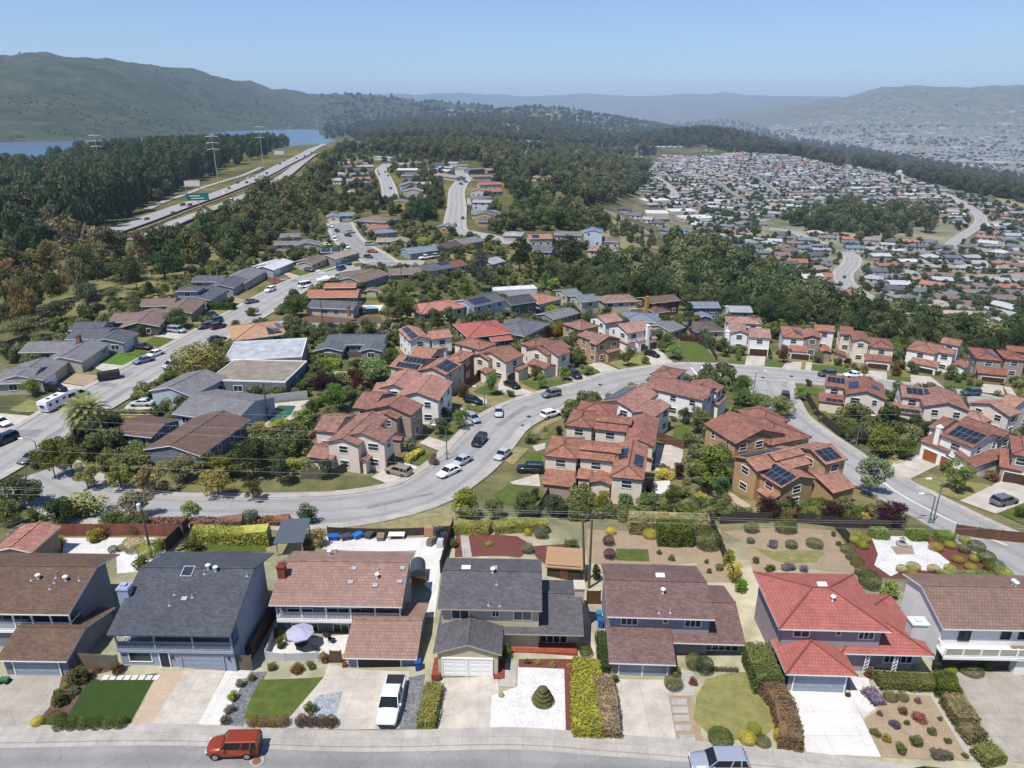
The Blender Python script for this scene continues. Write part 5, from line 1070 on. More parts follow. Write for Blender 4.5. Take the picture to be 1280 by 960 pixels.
hd('big leafy green hedge behind the dirt yard, left block','A3',[(668,75),(792,78)],3.4,3.0,GREEN,seed=22,leaf=.16,round_=.9);hd('pale brown-topped hedge behind the dirt yard','A3',[(560,40),(850,44)],3.2,2.4,A(146,136,96),seed=23,leaf=.15,round_=.8)
p=PT(*px('A3',(235,712)));b=MB();e=empty('spiral_topiary',(p.x,p.y,p.z));tag(e,'beehive-shaped clipped bush in tiers standing in the white gravel yard','topiary')
for i,(r,z,h)in enumerate(((1.0,.0,.62),(.84,.58,.36),(.66,.92,.34),(.46,1.22,.44))):
 v,f=leaves([(0,0,z+h/2,r,h*.52)],2600 if i==0 else 1500,.06,60+i,shell=.86,jit=.35)
 me=bpy.data.meshes.new('tier');cb=MB();cb.lathe([(r*.4,z),(r*.9,z+h*.25),(r*.9,z+h*.7),(r*.4,z+h*.95)],16);me.from_pydata(v.tolist()+cb.v,[],f.tolist()+[tuple(k+len(v)for k in q)for q in cb.f]);me.materials.append(M_LEAF);link('tier',me,e,A(118,112,72))
for a in[('grey wooden fence between the brown garage and the dark grey house','A1',[(298,588),(450,596)],1.9,M_WOODG),('tan board fence running back beside the white side path','A1',[(300,545),(420,400)],1.9,M_WOODT),('short wooden fence between the dark grey house and the brown fence','A1',[(872,592),(948,594)],1.8,M_WOODG),('brown board fence between the dark grey and the brown-tiled house','A2',[(18,548),(100,400),(130,240)],1.8,M_WOODB),('red-brown fence behind the white gravel back yard','A1',[(215,88),(690,96)],1.8,M_WOODR),('dark fence between the gravel yard and the hedged lawn','A1',[(625,150),(708,66)],1.8,M_WOODD),('dark iron fence behind the white patio','A2',[(300,84),(760,80)],1.2,M_WOODD),('dark board fence along the white patio\'s right side','A2',[(722,230),(770,66)],1.8,M_WOODD),('brown gate fence between the wing chimney and the mauve-brown house','A3',[(400,345),(450,345)],1.8,M_WOODB),('dark fence between the dirt yard and the golden bushes','A3',[(945,262),(895,130),(860,40)],1.8,M_WOODD),('dark fence at the back of the rock garden','A4',[(0,45),(450,58),(640,68)],1.6,M_WOODD),('short dark fence between the rock garden and the mulch garden','A4',[(430,60),(478,118)],1.6,M_WOODD),('brown board fence behind the topiary mulch garden','A4',[(880,85),(1140,118),(1300,140)],1.7,M_WOODB),('tan gate panel beside the white balcony house','A4',[(806,570),(838,578)],1.9,M_WOODT),('white low wall around the umbrella patio, front side','A2',[(68,552),(140,560),(262,555),(312,560)],1.0,M_WOODW),('white low wall around the umbrella patio, left side','A2',[(70,545),(112,430)],1.0,M_WOODW),('dark wooden gate beside the white patio wall','A2',[(312,565),(352,565)],1.5,M_WOODB)]:fence(*a)
for i in range(8):x=380+i*27;o=patch('stone','A1',[(x,632),(x+22,632),(x+34,614),(x+12,614)],M_CONCW,.09,5);del o['kind'];o.name='stepping_stone';tag(o,'white slab in the row along the dark lawn, number %d from the left'%(i+1),'stepping stone','white slabs of the dark lawn')
for i,(x,y)in enumerate(((748,714),(752,744),(756,776),(762,812),(778,850))):o=patch('stone','A3',[(x-30,y+12),(x+28,y+12),(x+28,y-12),(x-30,y-12)],M_WALK,.08,5);del o['kind'];o.name='stepping_stone';tag(o,'pale square slab beside the mauve garage drive, number %d from the house'%(i+1),'stepping stone','slabs beside the mauve garage drive')
p=PT(*px('A2',(203,510)));e=empty('patio_umbrella',p);tag(e,'pale lavender patio umbrella open over a dark table on the white patio','umbrella')
b=MB();b.tube([(0,0,0),(0,0,2.5)],.03,6);b.build('pole',M_METAL,e);b=MB();ap=(0,0,2.6);n=8
for k in range(n):a0,a1=2*math.pi*k/n,2*math.pi*(k+1)/n;b.poly([(1.45*math.cos(a0),1.45*math.sin(a0),2.05),(1.45*math.cos(a1),1.45*math.sin(a1),2.05),ap]);b.quad((1.45*math.cos(a0),1.45*math.sin(a0),1.9),(1.45*math.cos(a1),1.45*math.sin(a1),1.9),(1.45*math.cos(a1),1.45*math.sin(a1),2.05),(1.45*math.cos(a0),1.45*math.sin(a0),2.05))
b.build('canopy',mat_plain('lavender_canvas',A(190,190,218),.8),e);e2=empty('patio_table',p);tag(e2,'round dark table under the lavender umbrella','table');b=MB();b.lathe([(.7,.70),(.7,.74)],16);b.build('tabletop',M_TRIMB,e2);b=MB();b.lathe([(.3,0),(.06,.05),(.06,.7)],10);b.build('pedestal',M_TRIMB,e2)
for i,(x,y,lb)in enumerate(((293,470,'behind the umbrella'),(316,490,'nearest the house door'),(256,522,'right of the umbrella'))):
 p=PT(*px('A2',(x,y)));e=empty('patio_chair',p,i*1.3);tag(e,'dark patio chair on the white patio, '+lb,'chair');b=MB();b.box(-.28,-.28,.38,.28,.28,.46);b.build('seat',M_TRIMB,e);b=MB();b.box(-.28,.24,.46,.28,.3,.95);b.build('backrest',M_TRIMB,e)
 for sx in(-.25,.25):
  for sy in(-.25,.25):b=MB();b.tube([(sx,sy,0),(sx,sy,.4)],.025,5);b.build('leg',M_TRIMB,e)
bin_('blue wheelie bin beside the brown-tiled garage','A2',(638,590),A(40,86,170));bin_('front blue bin on the side path by the mauve house','A3',(452,432),A(40,100,180));bin_('teal bin behind the blue bin on the side path','A3',(446,405),A(60,130,160));bin_('dark bin at the dark grey house\'s right side','A1',(918,535),A(44,44,48));bin_('black bin beside the red-roofed house\'s porch end','A4',(806,598),A(40,42,46))
p=PT(*px('A3',(316,228)));e=empty('garden_shed',p,-.12);tag(e,'small dark garden shed with a tan flat roof behind the grey wing','shed');b=MB();b.box(-2.0,-1.5,-.3,2.0,1.5,2.0);b.build('wall',M_WOODD,e);b=MB();b.obox((0,0,2.12),(2.25,0,0),(0,1.75,.25),(0,0,.07));b.build('roof',mat_plain('tan_felt',A(186,150,116),.9),e);b=MB();b.box(-.5,-1.56,0,.5,-1.5,1.85);b.build('door',M_WOODB,e)
p=PT(*px('A2',(175,130)));e=empty('pergola',p,.1);tag(e,'grey slatted pergola standing at the white patio\'s left end','pergola')
for sx in(-1.6,1.6):
 for sy in(-2.6,2.6):b=MB();b.box(sx-.08,sy-.08,-.2,sx+.08,sy+.08,2.5);b.build('post',M_METAL,e)
b=MB();[b.box(-1.9,-3+k*.22,2.5,1.9,-3+k*.22+.17,2.58)for k in range(27)];b.box(-1.7,-3,2.38,-1.55,3,2.5);b.box(1.55,-3,2.38,1.7,3,2.5);b.build('roof',mat_plain('grey_slats',A(104,112,124),.6),e)
for i,(x,y,c,lb)in enumerate(((322,104,A(40,100,190),'bright blue tub'),(368,104,A(70,80,96),'dark grey tub'),(412,98,A(50,120,200),'large blue tub'),(455,96,A(80,84,92),'charcoal tub'),(498,104,A(150,130,116),'brownish tub'))):
 p=PT(*px('A2',(x,y)));e=empty('storage_tub',p,i*.4);tag(e,lb+' in the row along the white patio\'s back','tub');b=MB();_frustum(b,-.55,.55,.4,0,-.65,.65,.48,.7);b.build('body',M_PAINT,e,c);b=MB();b.box(-.68,-.5,.7,.68,.5,.76);b.build('lid',M_PAINT,e,c)
p=PT(*px('A2',(558,100)));e=empty('work_table',p);tag(e,'white folding table on the white patio','table');b=MB();b.box(-1.1,-.5,.72,1.1,.5,.78);b.build('tabletop',M_WHITE,e);[link('leg',(lambda q:(q.box(sx-.04,sy-.04,0,sx+.04,sy+.04,.72),q.mesh('leg',M_METAL))[1])(MB()),e)for sx in(-1,1)for sy in(-.42,.42)]
p=PT(*px('A2',(645,250)));e=empty('canopy_tent',p,.1);tag(e,'dark half-round shelter on a tan base beside the brown-tiled house','shelter');b=MB();b.tube([(-.2,-1.3,1.4),(-.2,1.3,1.4)],.9,14);b.build('cover',mat_plain('dark_tarp',A(74,80,90),.6),e);b=MB();b.box(-1.0,-1.3,0,.7,1.3,1.2);b.build('base',mat_plain('orange_wood',A(196,140,84),.8),e)
for i,(x,y,c,h)in enumerate(((680,88,A(196,150,116),1.3),(716,96,A(70,70,74),1.5),(690,122,A(130,120,110),1.0),(722,128,A(210,210,214),.9),(738,108,A(50,60,80),1.1))):
 p=PT(*px('A2',(x,y)));e=empty('covered_grill',p,i*.5);tag(e,('tan','black','grey-brown','white','navy')[i]+' covered garden appliance in the white patio\'s right corner','patio clutter');b=MB();_frustum(b,-.7,.7,.45,0,-.6,.6,.4,h);b.build('cover',M_PAINT,e,c);b=MB();b.box(-.4,-.3,h,.4,.3,h+.12);b.build('lid',M_PAINT,e,c)
p=PT(*px('A4',(680,125)));e=empty('stone_fountain',p);tag(e,'tiered grey fountain in the middle of the white gravel garden','fountain');b=MB();b.lathe([(.7,0),(.75,.35),(.55,.4),(.16,.45),(.14,.9)],16);b.build('basin',M_WALK,e);b=MB();b.lathe([(.14,.9),(.42,1.0),(.42,1.06),(.1,1.1),(.08,1.5),(.02,1.7)],14);b.build('bowl',M_WALK,e)
p=PT(*px('A1',(20,640)));e=empty('garden_cart',p);tag(e,'small green garden cart on the old concrete driveway','cart');b=MB();b.box(-.4,-.25,.3,.4,.25,.55);b.build('tray',M_PAINT,e,A(60,120,80));[link('wheel',(lambda q:(q.tube([(sx,-.3,.16),(sx,.3,.16)],.16,10),q.mesh('wheel',M_TYRE))[1])(MB()),e)for sx in(-.3,.3)]
p=PT(*px('Z',(321,952)));b=MB();b.lathe([(.62,-.02),(.62,.012)],28,(0,0,.05));o=b.build('manhole_collar',M_CONC);o.location=p;o.name='manhole_cover';tag(o,'round brown manhole cover in a pale concrete collar on the front street','manhole');b=MB();b.lathe([(.36,0),(.36,.02)],24,(0,0,.06));b.build('lid',mat_plain('rusty_iron',A(150,106,92),.7,.2,.3),o)
carpx('boxy burnt-orange car parked at the front kerb','A1',(968,872),(784,876),'boxy',A(150,62,34,.7),2,h=.8)
carpx('white pickup with a black bed cover on the tan driveway','A2',(556,622),(516,786),'pickup',CW,2,cat='pickup',name='pickup_truck',h=.9)
carpx('silver-blue estate car at the bottom edge by the kerb','A3',(1010,940),(784,940),'wagon',A(176,184,200,.6),2,h=.6)
carpx('dark car roof just showing at the bottom edge below the dirt garden','Z',(1188,973),(1142,968),'sedan',CD,1,h=1.2)
Pl=PT(*px('A1',(569,172)));util_pole('brown utility pole with transformer in the white gravel back yard',Pl,9.4,.1,2,True)
Pc=PT(*px('Z',(736,735)));util_pole('tall utility pole beside the small shed, right of its leaning mate',Pc,10.2,.1,1)
p=PT(*px('A3',(392,262)));util_pole('leaning old pole beside the tall utility pole by the shed',p,8.5,.1,0,lean=-.06)
FWP=[('Z',(-60,628)),('Z',(1340,648))]
tl,tc=Pl+Vector((0,0,9.2)),Pc+Vector((0,0,9.8))
for i,dx in enumerate((-1.1,.45,1.1)):
 q=Vector((0,dx*.7,0));lb=('front','middle','back')[i]
 wire(lb+' power wire between the two back-yard poles',tl+q,tc+q,.5,group='wires along the back fences');wire(lb+' power wire running left from the transformer pole',tl+q+Vector((-34,1.5,.6)),tl+q,.4,group='wires along the back fences');wire(lb+' power wire running right from the tall pole',tc+q,tc+q+Vector((58,-3,1.0)),.7,group='wires along the back fences')
TC,TC2,TC3=A(196,146,128),A(180,130,116),A(204,156,138)
CREAM,PINKC,WHT,OCH,GRT,STN=A(236,222,204,.8),A(232,216,206,.8),A(246,243,238,.82),A(194,160,120,.75),A(216,200,186,.75),A(182,164,150,.7)
GRP='tile-roofed houses along the curved street'
def th(label,reg,ms,wall,roof=TC,**k):
 v,w=R.uniform(.84,1.16),R.uniform(.9,1.12);roof=(roof[0]*v,roof[1]*v*w,roof[2]*v*w*w,1)
 return house(label,reg,ms,roof,wall,roofm=M_TILE,trim=M_BROWNTRIM,group=GRP,style='grid',**k)
S_=dict(p=.28,nw=1,ov=.2);O2=dict(ov=.3,p=.32)
th('pinkish cream corner house with tile roofs beside the tan car\'s driveway','D1',[('x',(335,372),(628,408),5.4,12,O2),('g',(855,382),(955,292),5.6,8.5,O2),('g',(225,268),(425,290),4.2,8,O2),('g',(165,500),(392,542),2.6,6,dict(p=.3,nw=1)),('x',(615,553),(722,530),2.7,4,dict(p=.3,nw=1))],PINKC,garage=[(1,'f',.4,3.6)],gar='brown')
th('brown and stone house with tile roofs behind the pinkish corner house','D1',[('g',(1095,140),(1208,42),5.6,9,O2),('x',(795,130),(950,188),5.2,8,O2),('g',(570,66),(742,92),5.0,9,O2),('x',(985,360),(1062,330),2.7,3,S_)],STN,TC2)
th('white gabled tile house with a satellite dish on its left gable','D2',[('g',(630,862),(755,692),5.4,9,O2),('x',(100,745),(350,772),5.3,10,O2),('g',(0,830),(170,812),4.4,8,O2)],WHT,TC3)
th('tile house with two rows of solar panels and a round turret roof','D2',[('g',(185,556),(442,598),5.0,9,O2),('x',(440,592),(692,632),5.2,9,O2),('h',(640,518),(868,492),5.7,7,dict(O2,wall=A(150,100,88),wm=M_STONE)),('g',(340,470),(580,470),5.2,7,O2)],GRT,TC,solar=[(0,'f',.2,.95,.1,.45),(0,'f',.3,1,.55,.95),(1,'f',.15,.7,.1,.9)])
th('white house with two dark solar arrays on its left roof slope','D2',[('x',(368,332),(562,308),5.4,11,O2),('g',(562,314),(760,296),5.2,7,O2),('s',(600,405),(700,385),2.7,2.5,S_)],WHT,TC3,solar=[(0,'b',.1,.5,.3,.85),(0,'b',.55,.95,.25,.9)])
th('cream gabled house behind the street tree at the bend\'s top left','D3',[('g',(375,592),(540,524),5.4,9.5,O2),('x',(78,520),(192,582),5.3,8,O2),('h',(70,462),(372,442),5.2,9,O2),('s',(470,662),(598,628),2.8,2,S_),('s',(190,692),(312,645),2.8,2,S_)],CREAM,wins=2,garage=[(0,'f',.4,3.4)],gar='brown')
th('cream house with a dark railed balcony over the garage','D3',[('g',(835,536),(950,497),5.4,10,O2),('x',(548,468),(738,530),5.3,9,O2),('h',(430,442),(700,446),5.1,8,O2),('x',(715,652),(828,614),2.8,6,S_)],CREAM,TC2,garage=[(0,'f',1,4.8)],gar='brown')
th('ochre house with shuttered windows over a white-framed bay','D5',[('x',(74,354),(220,318),5.4,9,O2),('g',(-70,348),(74,356),5.4,9,O2),('h',(-130,225),(100,205),5.2,8,O2),('s',(130,432),(272,412),2.8,2.5,S_)],OCH,TC)
th('white house with a white bell chimney and two arched brown garage doors','D5',[('g',(315,264),(548,224),5.6,9,O2),('g',(105,168),(292,152),5.5,8,O2),('s',(405,332),(592,306),3.1,5,S_),('x',(308,356),(398,346),2.8,5,S_)],WHT,TC3,garage=[(2,'f',.8,3.3),(2,'f',4.0,6.5)],gar='brown',chim=[(500,185,7.4,(.4,.4))])
th('front of the two near-identical tile houses, solar panels on its hipped wing','D4',[('q',(728,680),(1032,714),5.3,12,O2),('h',(135,496),(442,526),5.4,8,O2),('g',(446,520),(765,550),5.3,7,O2),('g',(450,444),(828,472),6.1,3,O2),('s',(120,745),(396,780),2.7,3.5,dict(S_,wall=STN)),('s',(430,694),(560,712),2.8,4,S_),('x',(538,755),(742,738),2.9,4,S_),('s',(1030,770),(1092,720),2.8,2,S_)],CREAM,TC,solar=[(0,'l',.25,.55,.3,.85),(0,'r',.3,.6,.2,.75)])
th('rear of the two near-identical tile houses, with a plain gable','D4',[('x',(850,382),(1122,414),5.3,12,O2),('h',(325,226),(578,252),5.4,8,O2),('g',(582,262),(878,284),5.3,7,O2),('g',(602,196),(922,212),6.1,3,O2),('h',(400,146),(772,142),5.2,7,O2),('s',(1075,530),(1160,470),2.8,2.5,S_)],CREAM,TC2)
th('white house with black solar arrays behind the near-identical pair','D5',[('x',(60,868),(362,950),5.4,11,O2),('x',(905,114),(1114,162),5.3,8,dict(O2,reg='D4')),('g',(430,845),(580,822),5.0,7,O2)],WHT,TC3,solar=[(0,'b',.15,.9,.15,.9),(2,'f',.1,.9,.2,.9)])
th('long white house with one unbroken tile roof beside the curved street','D5',[('g',(460,738),(992,860),5.4,8.5,O2),('x',(1000,838),(1112,790),5.6,9,O2),('h',(488,640),(752,655),5.5,7,O2),('s',(1108,902),(1224,834),2.8,2.5,S_),('g',(1098,788),(1194,738),5.4,7,O2)],WHT,TC2)
th('ochre house behind, with a broad hipped tile roof by the side street','D6',[('g',(65,188),(300,336),5.4,11,O2),('x',(310,336),(566,272),5.4,9,O2),('h',(560,345),(890,286),4.4,12,O2),('h',(500,185),(738,166),4.4,8,O2)],OCH,TC2)
th('ochre house in front with solar panels over a row of tall windows','D6',[('x',(280,432),(464,546),5.6,10,O2),('g',(468,550),(640,674),4.8,7,O2),('g',(985,492),(1166,454),5.8,7,O2),('g',(690,526),(896,488),5.4,6,O2),('g',(600,462),(842,416),6.2,3,O2),('s',(1040,710),(1232,668),2.8,5,S_),('s',(440,692),(592,764),2.8,2,S_),('s',(770,640),(930,640),2.9,4,S_)],OCH,TC,solar=[(1,'f',.08,.95,.1,.9),(2,'f',.1,.8,.15,.85),(0,'b',.2,.9,.2,.8)])
th('white house with a small balconied gable, left end of the upper row','D7',[('g',(330,296),(528,307),5.4,9,O2),('x',(163,252),(332,272),5.4,9,O2),('h',(130,178),(452,172),5.4,7,O2)],WHT,TC3,garage=[(0,'f',.3,5.0)],gar='brown',chim=[(140,235,7.2)])
th('white and stone house with solar panels at the upper row\'s arched door','D7',[('h',(630,292),(832,307),5.4,11,O2),('x',(818,300),(978,308),5.7,8,dict(O2,wall=STN,wm=M_STONE)),('g',(915,238),(1096,248),6.0,6,O2),('s',(690,416),(848,432),2.8,3,dict(S_,nw=0)),('x',(958,412),(1074,446),2.9,6,dict(S_,wall=STN,wm=M_STONE))],WHT,TC3,garage=[(3,'f',.3,4.9)],gar='brown',solar=[(0,'f',.15,.5,.25,.85)])
th('tan house with a square arched tower above the upper street','D8',[('h',(330,216),(487,230),5.6,9.5,O2),('x',(228,182),(332,182),6.2,8,O2),('g',(150,142),(232,137),5.4,8,O2),('s',(300,292),(472,314),2.9,3,S_),('s',(143,272),(232,252),2.8,3,S_)],CREAM,TC2,garage=[(3,'f',.6,5.4)],gar='brown')
th('white house with an open dark garage and three shuttered windows','D8',[('h',(553,227),(738,262),5.6,10,O2),('g',(760,192),(887,208),5.8,6,O2),('g',(735,247),(852,264),5.4,5,O2),('s',(570,312),(748,342),2.9,3,S_),('x',(828,322),(914,352),2.8,5,S_)],WHT,TC3,garage=[(3,'f',.6,5.6)],gar='dark')
th('brown stone house with solar panels at the upper row\'s right end','D8',[('h',(988,287),(1152,302),5.6,10,O2),('h',(1158,287),(1300,302),5.4,8,O2),('s',(993,372),(1188,398),2.9,3,S_),('g',(1180,240),(1300,250),6.1,5,O2)],STN,TC2,garage=[(2,'f',.8,5.9)],gar='brown',solar=[(0,'f',.2,.62,.3,.85)])
th('tan house with many small solar arrays left of the dark hedge trees','D8',[('g',(55,454),(182,470),5.4,8,O2),('x',(178,507),(437,542),5.4,10,O2),('s',(14,564),(172,552),2.8,3.5,S_)],CREAM,TC2,solar=[(0,'f',.1,.95,.35,.8),(1,'b',.3,.7,.2,.7),(1,'f',.4,.6,.3,.7),(2,'f',.3,.95,.25,.75)])
th('tan house with grey-framed solar rows right of the dark hedge trees','D8',[('g',(528,522),(672,538),5.4,8,O2),('x',(663,582),(952,614),5.4,10,O2),('s',(488,634),(662,622),2.8,3.5,S_)],CREAM,TC,solar=[(0,'f',.25,.95,.3,.8),(1,'b',.1,.4,.2,.5),(2,'f',.2,.85,.3,.8)])
th('white house with two arched wooden garage doors and a large solar array','D8',[('g',(757,756),(966,838),5.4,9.5,O2),('g',(690,706),(757,735),5.0,8,O2),('s',(620,800),(828,856),3.2,5,S_),('s',(978,958),(1172,890),2.9,4,S_),('x',(1080,775),(1290,770),5.2,8,O2)],WHT,TC2,garage=[(2,'f',.7,3.2),(2,'f',3.9,6.4)],gar='wood',solar=[(0,'f',.15,.95,.2,.85)],chim=[(765,702,6.9,(.4,.4))])
th('lavender-white tile house at the right edge below the stone house','D8',[('g',(1095,568),(1205,604),5.2,9,O2),('g',(1160,634),(1300,630),5.0,8,O2),('h',(985,672),(1160,668),3.0,6,O2)],PINKC,TC3)
th('brown stone house cut off by the right edge behind the grey car','A8',[('h',(1225,540),(1330,560),5.4,9,O2),('s',(1168,612),(1270,604),2.8,5,S_)],STN,TC2,garage=[(1,'f',.6,4.4)],gar='brown')
GY,DG,BRN,BRM,LG,WR,TAN,ORG,RED_,BLG=A(140,140,144),A(108,112,120),A(140,124,114),A(148,128,122),A(182,184,188),A(232,234,238),A(178,164,150),A(200,142,118),A(192,120,110),A(140,152,166)
WB,WC,WG,WT,WW=A(170,178,188),A(214,204,188),A(160,158,156),A(186,164,140),A(232,232,232)
GRR='older single-storey houses'
o1=dict(p=.26,ov=.5)
def rh(label,reg,ms,roof,wall,g=GRR,**k):return house(label,reg,[(m+(o1,)if len(m)<6 else m)for m in ms],roof,wall,group=g,wins=k.pop('wins',1),vents=k.pop('vents',2),**k)
rh('sprawling grey-roofed house at the left edge above the silver trailer','E1',[('g',(385,748),(615,582),2.7,10),('g',(-60,778),(250,776),2.7,11)],GY,WC,garage=[(0,'f',1,5.5)],vents=4)
rh('grey ranch house with a brick chimney beside the bright green lawn','E1',[('g',(730,582),(978,422),2.8,9),('g',(170,497),(600,502),2.7,9)],GY,WC,chim=[(692,345,5.6,(.5,.4),A(150,110,96))])
rh('dark slate-roofed house third up the left street','E1',[('g',(1105,417),(1238,327),2.8,9),('g',(585,378),(905,388),2.7,10),('g',(600,310),(900,300),2.7,8)],DG,WB,garage=[(0,'f',.6,5)],vents=3)
rh('wide mauve-brown-roofed house behind the silver van in its drive','E2',[('g',(345,482),(482,347),2.8,10),('g',(-90,440),(250,445),2.7,10)],BRM,A(110,104,100))
rh('brown-roofed house with a white awning above the hedge','E2',[('g',(640,367),(768,252),2.8,9),('g',(170,302),(462,304),2.7,9)],BRN,WT)
rh('grey house with a boxy upper storey on the left street','E2',[('g',(800,252),(962,152),2.8,9),('h',(478,172),(692,168),5.2,7)],DG,WB)
rh('grey-roofed house with a dark gable behind the small round tree','E2',[('g',(1010,142),(1138,62),2.8,9),('g',(655,72),(875,102),2.7,9)],DG,WB)
rh('pale grey-roofed house next below the white-roofed one','E4',[('g',(-110,830),(105,705),2.7,10)],GY,WC)
rh('white-roofed house on the left street','E4',[('g',(180,702),(388,617),2.7,9),('x',(0,650),(180,700),2.7,9)],WR,A(190,196,204),garage=[(0,'f',.6,4.6)])
rh('brown-grey-roofed house between the white roof and the tan gable','E4',[('g',(590,628),(725,578),2.7,9),('x',(375,645),(592,632),2.7,11)],BRN,WC,garage=[(1,'b',1,4)])
rh('tan-roofed house at the bend beside the blue van','E4',[('g',(800,592),(1045,522),2.7,9)],TAN,WG,garage=[(0,'f',.6,5)])
rh('low house covered in dark solar panels by the cul-de-sac','E4',[('g',(640,524),(855,518),2.7,8)],GY,WC,solar=[(0,'f',.05,.45,.1,.9),(0,'f',.55,.95,.1,.9)])
rh('double-gabled grey house left of the cul-de-sac','E4',[('x',(370,462),(642,452),2.8,10),('g',(180,438),(402,452),2.7,7),('g',(235,372),(442,367),2.9,8)],GY,WC)
rh('small dark-roofed white house among trees left of the cul-de-sac','E4',[('g',(480,262),(625,257),2.7,8)],DG,WW)
rh('grey house with a white gable at the head of the cul-de-sac','E4',[('g',(830,157),(990,152),2.8,9),('x',(703,162),(842,172),2.8,8)],BLG,WW)
rh('broad reddish-brown hipped roof right of the cul-de-sac','E4',[('h',(970,205),(1300,225),2.8,15)],BRM,WC)
rh('orange-red strip roof below the broad brown hip','E4',[('g',(1152,288),(1340,272),2.8,7)],A(200,122,104),WC);rh('blue-grey hipped roof under the orange-red one','E5',[('h',(30,300),(270,280),2.7,9)],BLG,WB)
rh('tan-grey house with a cream gable by the row of red planters','E5',[('x',(188,372),(348,372),2.8,9),('g',(65,372),(225,367),2.7,8)],TAN,WC)
rh('pale blue-grey roofed house behind the parked white pickups','E5',[('g',(378,472),(645,442),2.7,9),('x',(268,442),(382,474),2.7,8)],BLG,WB,garage=[(0,'f',.5,4)])
rh('dark brown-roofed house above the two golden trees','E5',[('g',(690,432),(855,392),2.7,10)],A(104,92,88),WC)
rh('big grey roof at the corner where the middle road bends','E5',[('g',(855,392),(1035,362),2.8,11)],GY,WT,vents=5)
rh('little grey-roofed house with ochre walls at the middle road\'s foot','E5',[('x',(605,238),(738,243),3.0,8)],BLG,A(196,160,116))
rh('mauve-brown roof, left of the row below the bend','E5',[('g',(190,667),(485,652),2.8,10)],BRM,WT);rh('charcoal roof with a solar strip in the row below the bend','E5',[('g',(450,645),(772,592),2.8,10)],DG,WC,solar=[(0,'f',.7,.98,.5,.9)])
rh('chestnut roof at the right of the row below the bend','E5',[('g',(745,602),(895,572),2.8,10)],A(140,100,88),WC);rh('brown gabled house at the corner of the left street\'s upper bend','E5',[('g',(-60,735),(198,657),3.0,10)],BRN,WG)
rh('grey-roofed house left of the big dark pine','E5',[('g',(1110,572),(1228,542),2.7,10)],LG,WG)
rh('two-storey tan house with a dark gable below the terrace of the middle road','E5',[('x',(938,132),(1134,137),5.5,10),('s',(960,202),(1162,187),2.8,4)],DG,A(198,170,140))
g='stepped houses up the middle road'
for a in[('red-roofed house with a white front, right side of the middle road','G7',[('x',(408,492),(562,492),4,10)],RED_,WW),('white-fronted long house right of the middle road','G7',[('g',(425,588),(612,592),5,9)],LG,WW),('cream terrace house with a brown roof right of the middle road','G7',[('g',(415,560),(610,548),4.4,7)],BRM,WW),('pink-grey roof near the top right of the middle road','G7',[('g',(430,362),(602,357),4,9)],A(178,130,124),WC),('widest red roof on the right of the middle road','G7',[('g',(490,432),(692,427),4,10)],RED_,WC),('brown roof with a blue end at the top of the middle road','G7',[('g',(400,302),(545,292),4,9)],BRM,BLG),('long pinkish-grey roof left of the middle road\'s junction','G7',[('g',(80,345),(282,372),3,11)],A(176,156,152),WC),('grey roof left of the middle road\'s top','G7',[('g',(120,282),(252,284),3,10)],LG,WC),('bright blue house among trees left of the middle road','G7',[('x',(88,252),(172,252),5,9)],DG,A(96,150,206)),('grey roof at the very top of the middle road','G7',[('g',(200,240),(290,245),3,9)],LG,WW),('grey roof beside the trees at the middle road\'s top end','G7',[('g',(295,262),(392,262),3,9)],GY,WW)]:rh(*a,g=g)
g='houses along the upper cul-de-sac road'
for a in[('orange roof left of the upper road','G6',[('g',(368,382),(522,377),3,9)],ORG,WC),('grey-green roof above the orange one','G6',[('g',(345,342),(512,337),3,9)],A(140,156,150),WW),('dark roof third up the left of the upper road','G6',[('g',(340,302),(505,292),3,9)],DG,WW),('pale roof among trees left of the upper road','G6',[('g',(200,335),(292,345),3,9)],LG,WW),('grey house closing the upper road\'s end','G6',[('g',(550,188),(695,198),3,10)],LG,WW),('grey roof at the upper road\'s top left','G6',[('g',(385,243),(502,248),3,9)],GY,WW),('brown roof below the orange one','G6',[('g',(370,424),(512,414),3,8)],BRM,WC),('white flat-looking roof at the upper road\'s right','G6',[('g',(752,303),(938,303),4,10)],WR,WG),('grey roof with a white fascia right of the upper road','G6',[('g',(788,354),(948,355),4,9)],GY,WG),('blue-trimmed gable house right of the upper road','G6',[('x',(788,438),(972,433),4.6,10)],BLG,A(190,204,220)),('peach-trimmed gable house right of the upper road','G6',[('x',(803,493),(985,492),4,10)],TAN,WC),('lowest grey roof right of the upper road','G6',[('g',(828,540),(1005,543),3,9)],GY,WC),('yellow-walled house at the bottom of the upper road','G6',[('x',(700,592),(855,592),4.4,10)],GY,A(222,190,130)),('two-tone roof at the upper road\'s top right','G6',[('g',(750,250),(860,252),3,9)],LG,WW),('mauve roof at the upper road\'s far right','G6',[('g',(860,235),(975,240),3.4,9)],BRM,WC),('small pale roof far left of the upper road','G6',[('g',(310,490),(380,520),3,8)],LG,WW)]:rh(*a,g=g)
rh('long pale grey flat-roofed building behind the round olive tree','E3',[('f',(-150,792),(552,752),3.4,14)],A(196,200,206),WG,g='flat-roofed buildings',vents=0);rh('tan gravel flat-roofed building with white roof boxes','A6',[('f',(-195,214),(182,224),3.3,13)],A(160,150,136),A(130,140,150),g='flat-roofed buildings',vents=0)
rh('tan-orange shake roof with black solar panels by the left street','E3',[('h',(-60,612),(425,548),2.8,14)],A(206,164,132),WC,solar=[(0,'f',.05,.3,.2,.7),(0,'f',.4,.7,.05,.25)])
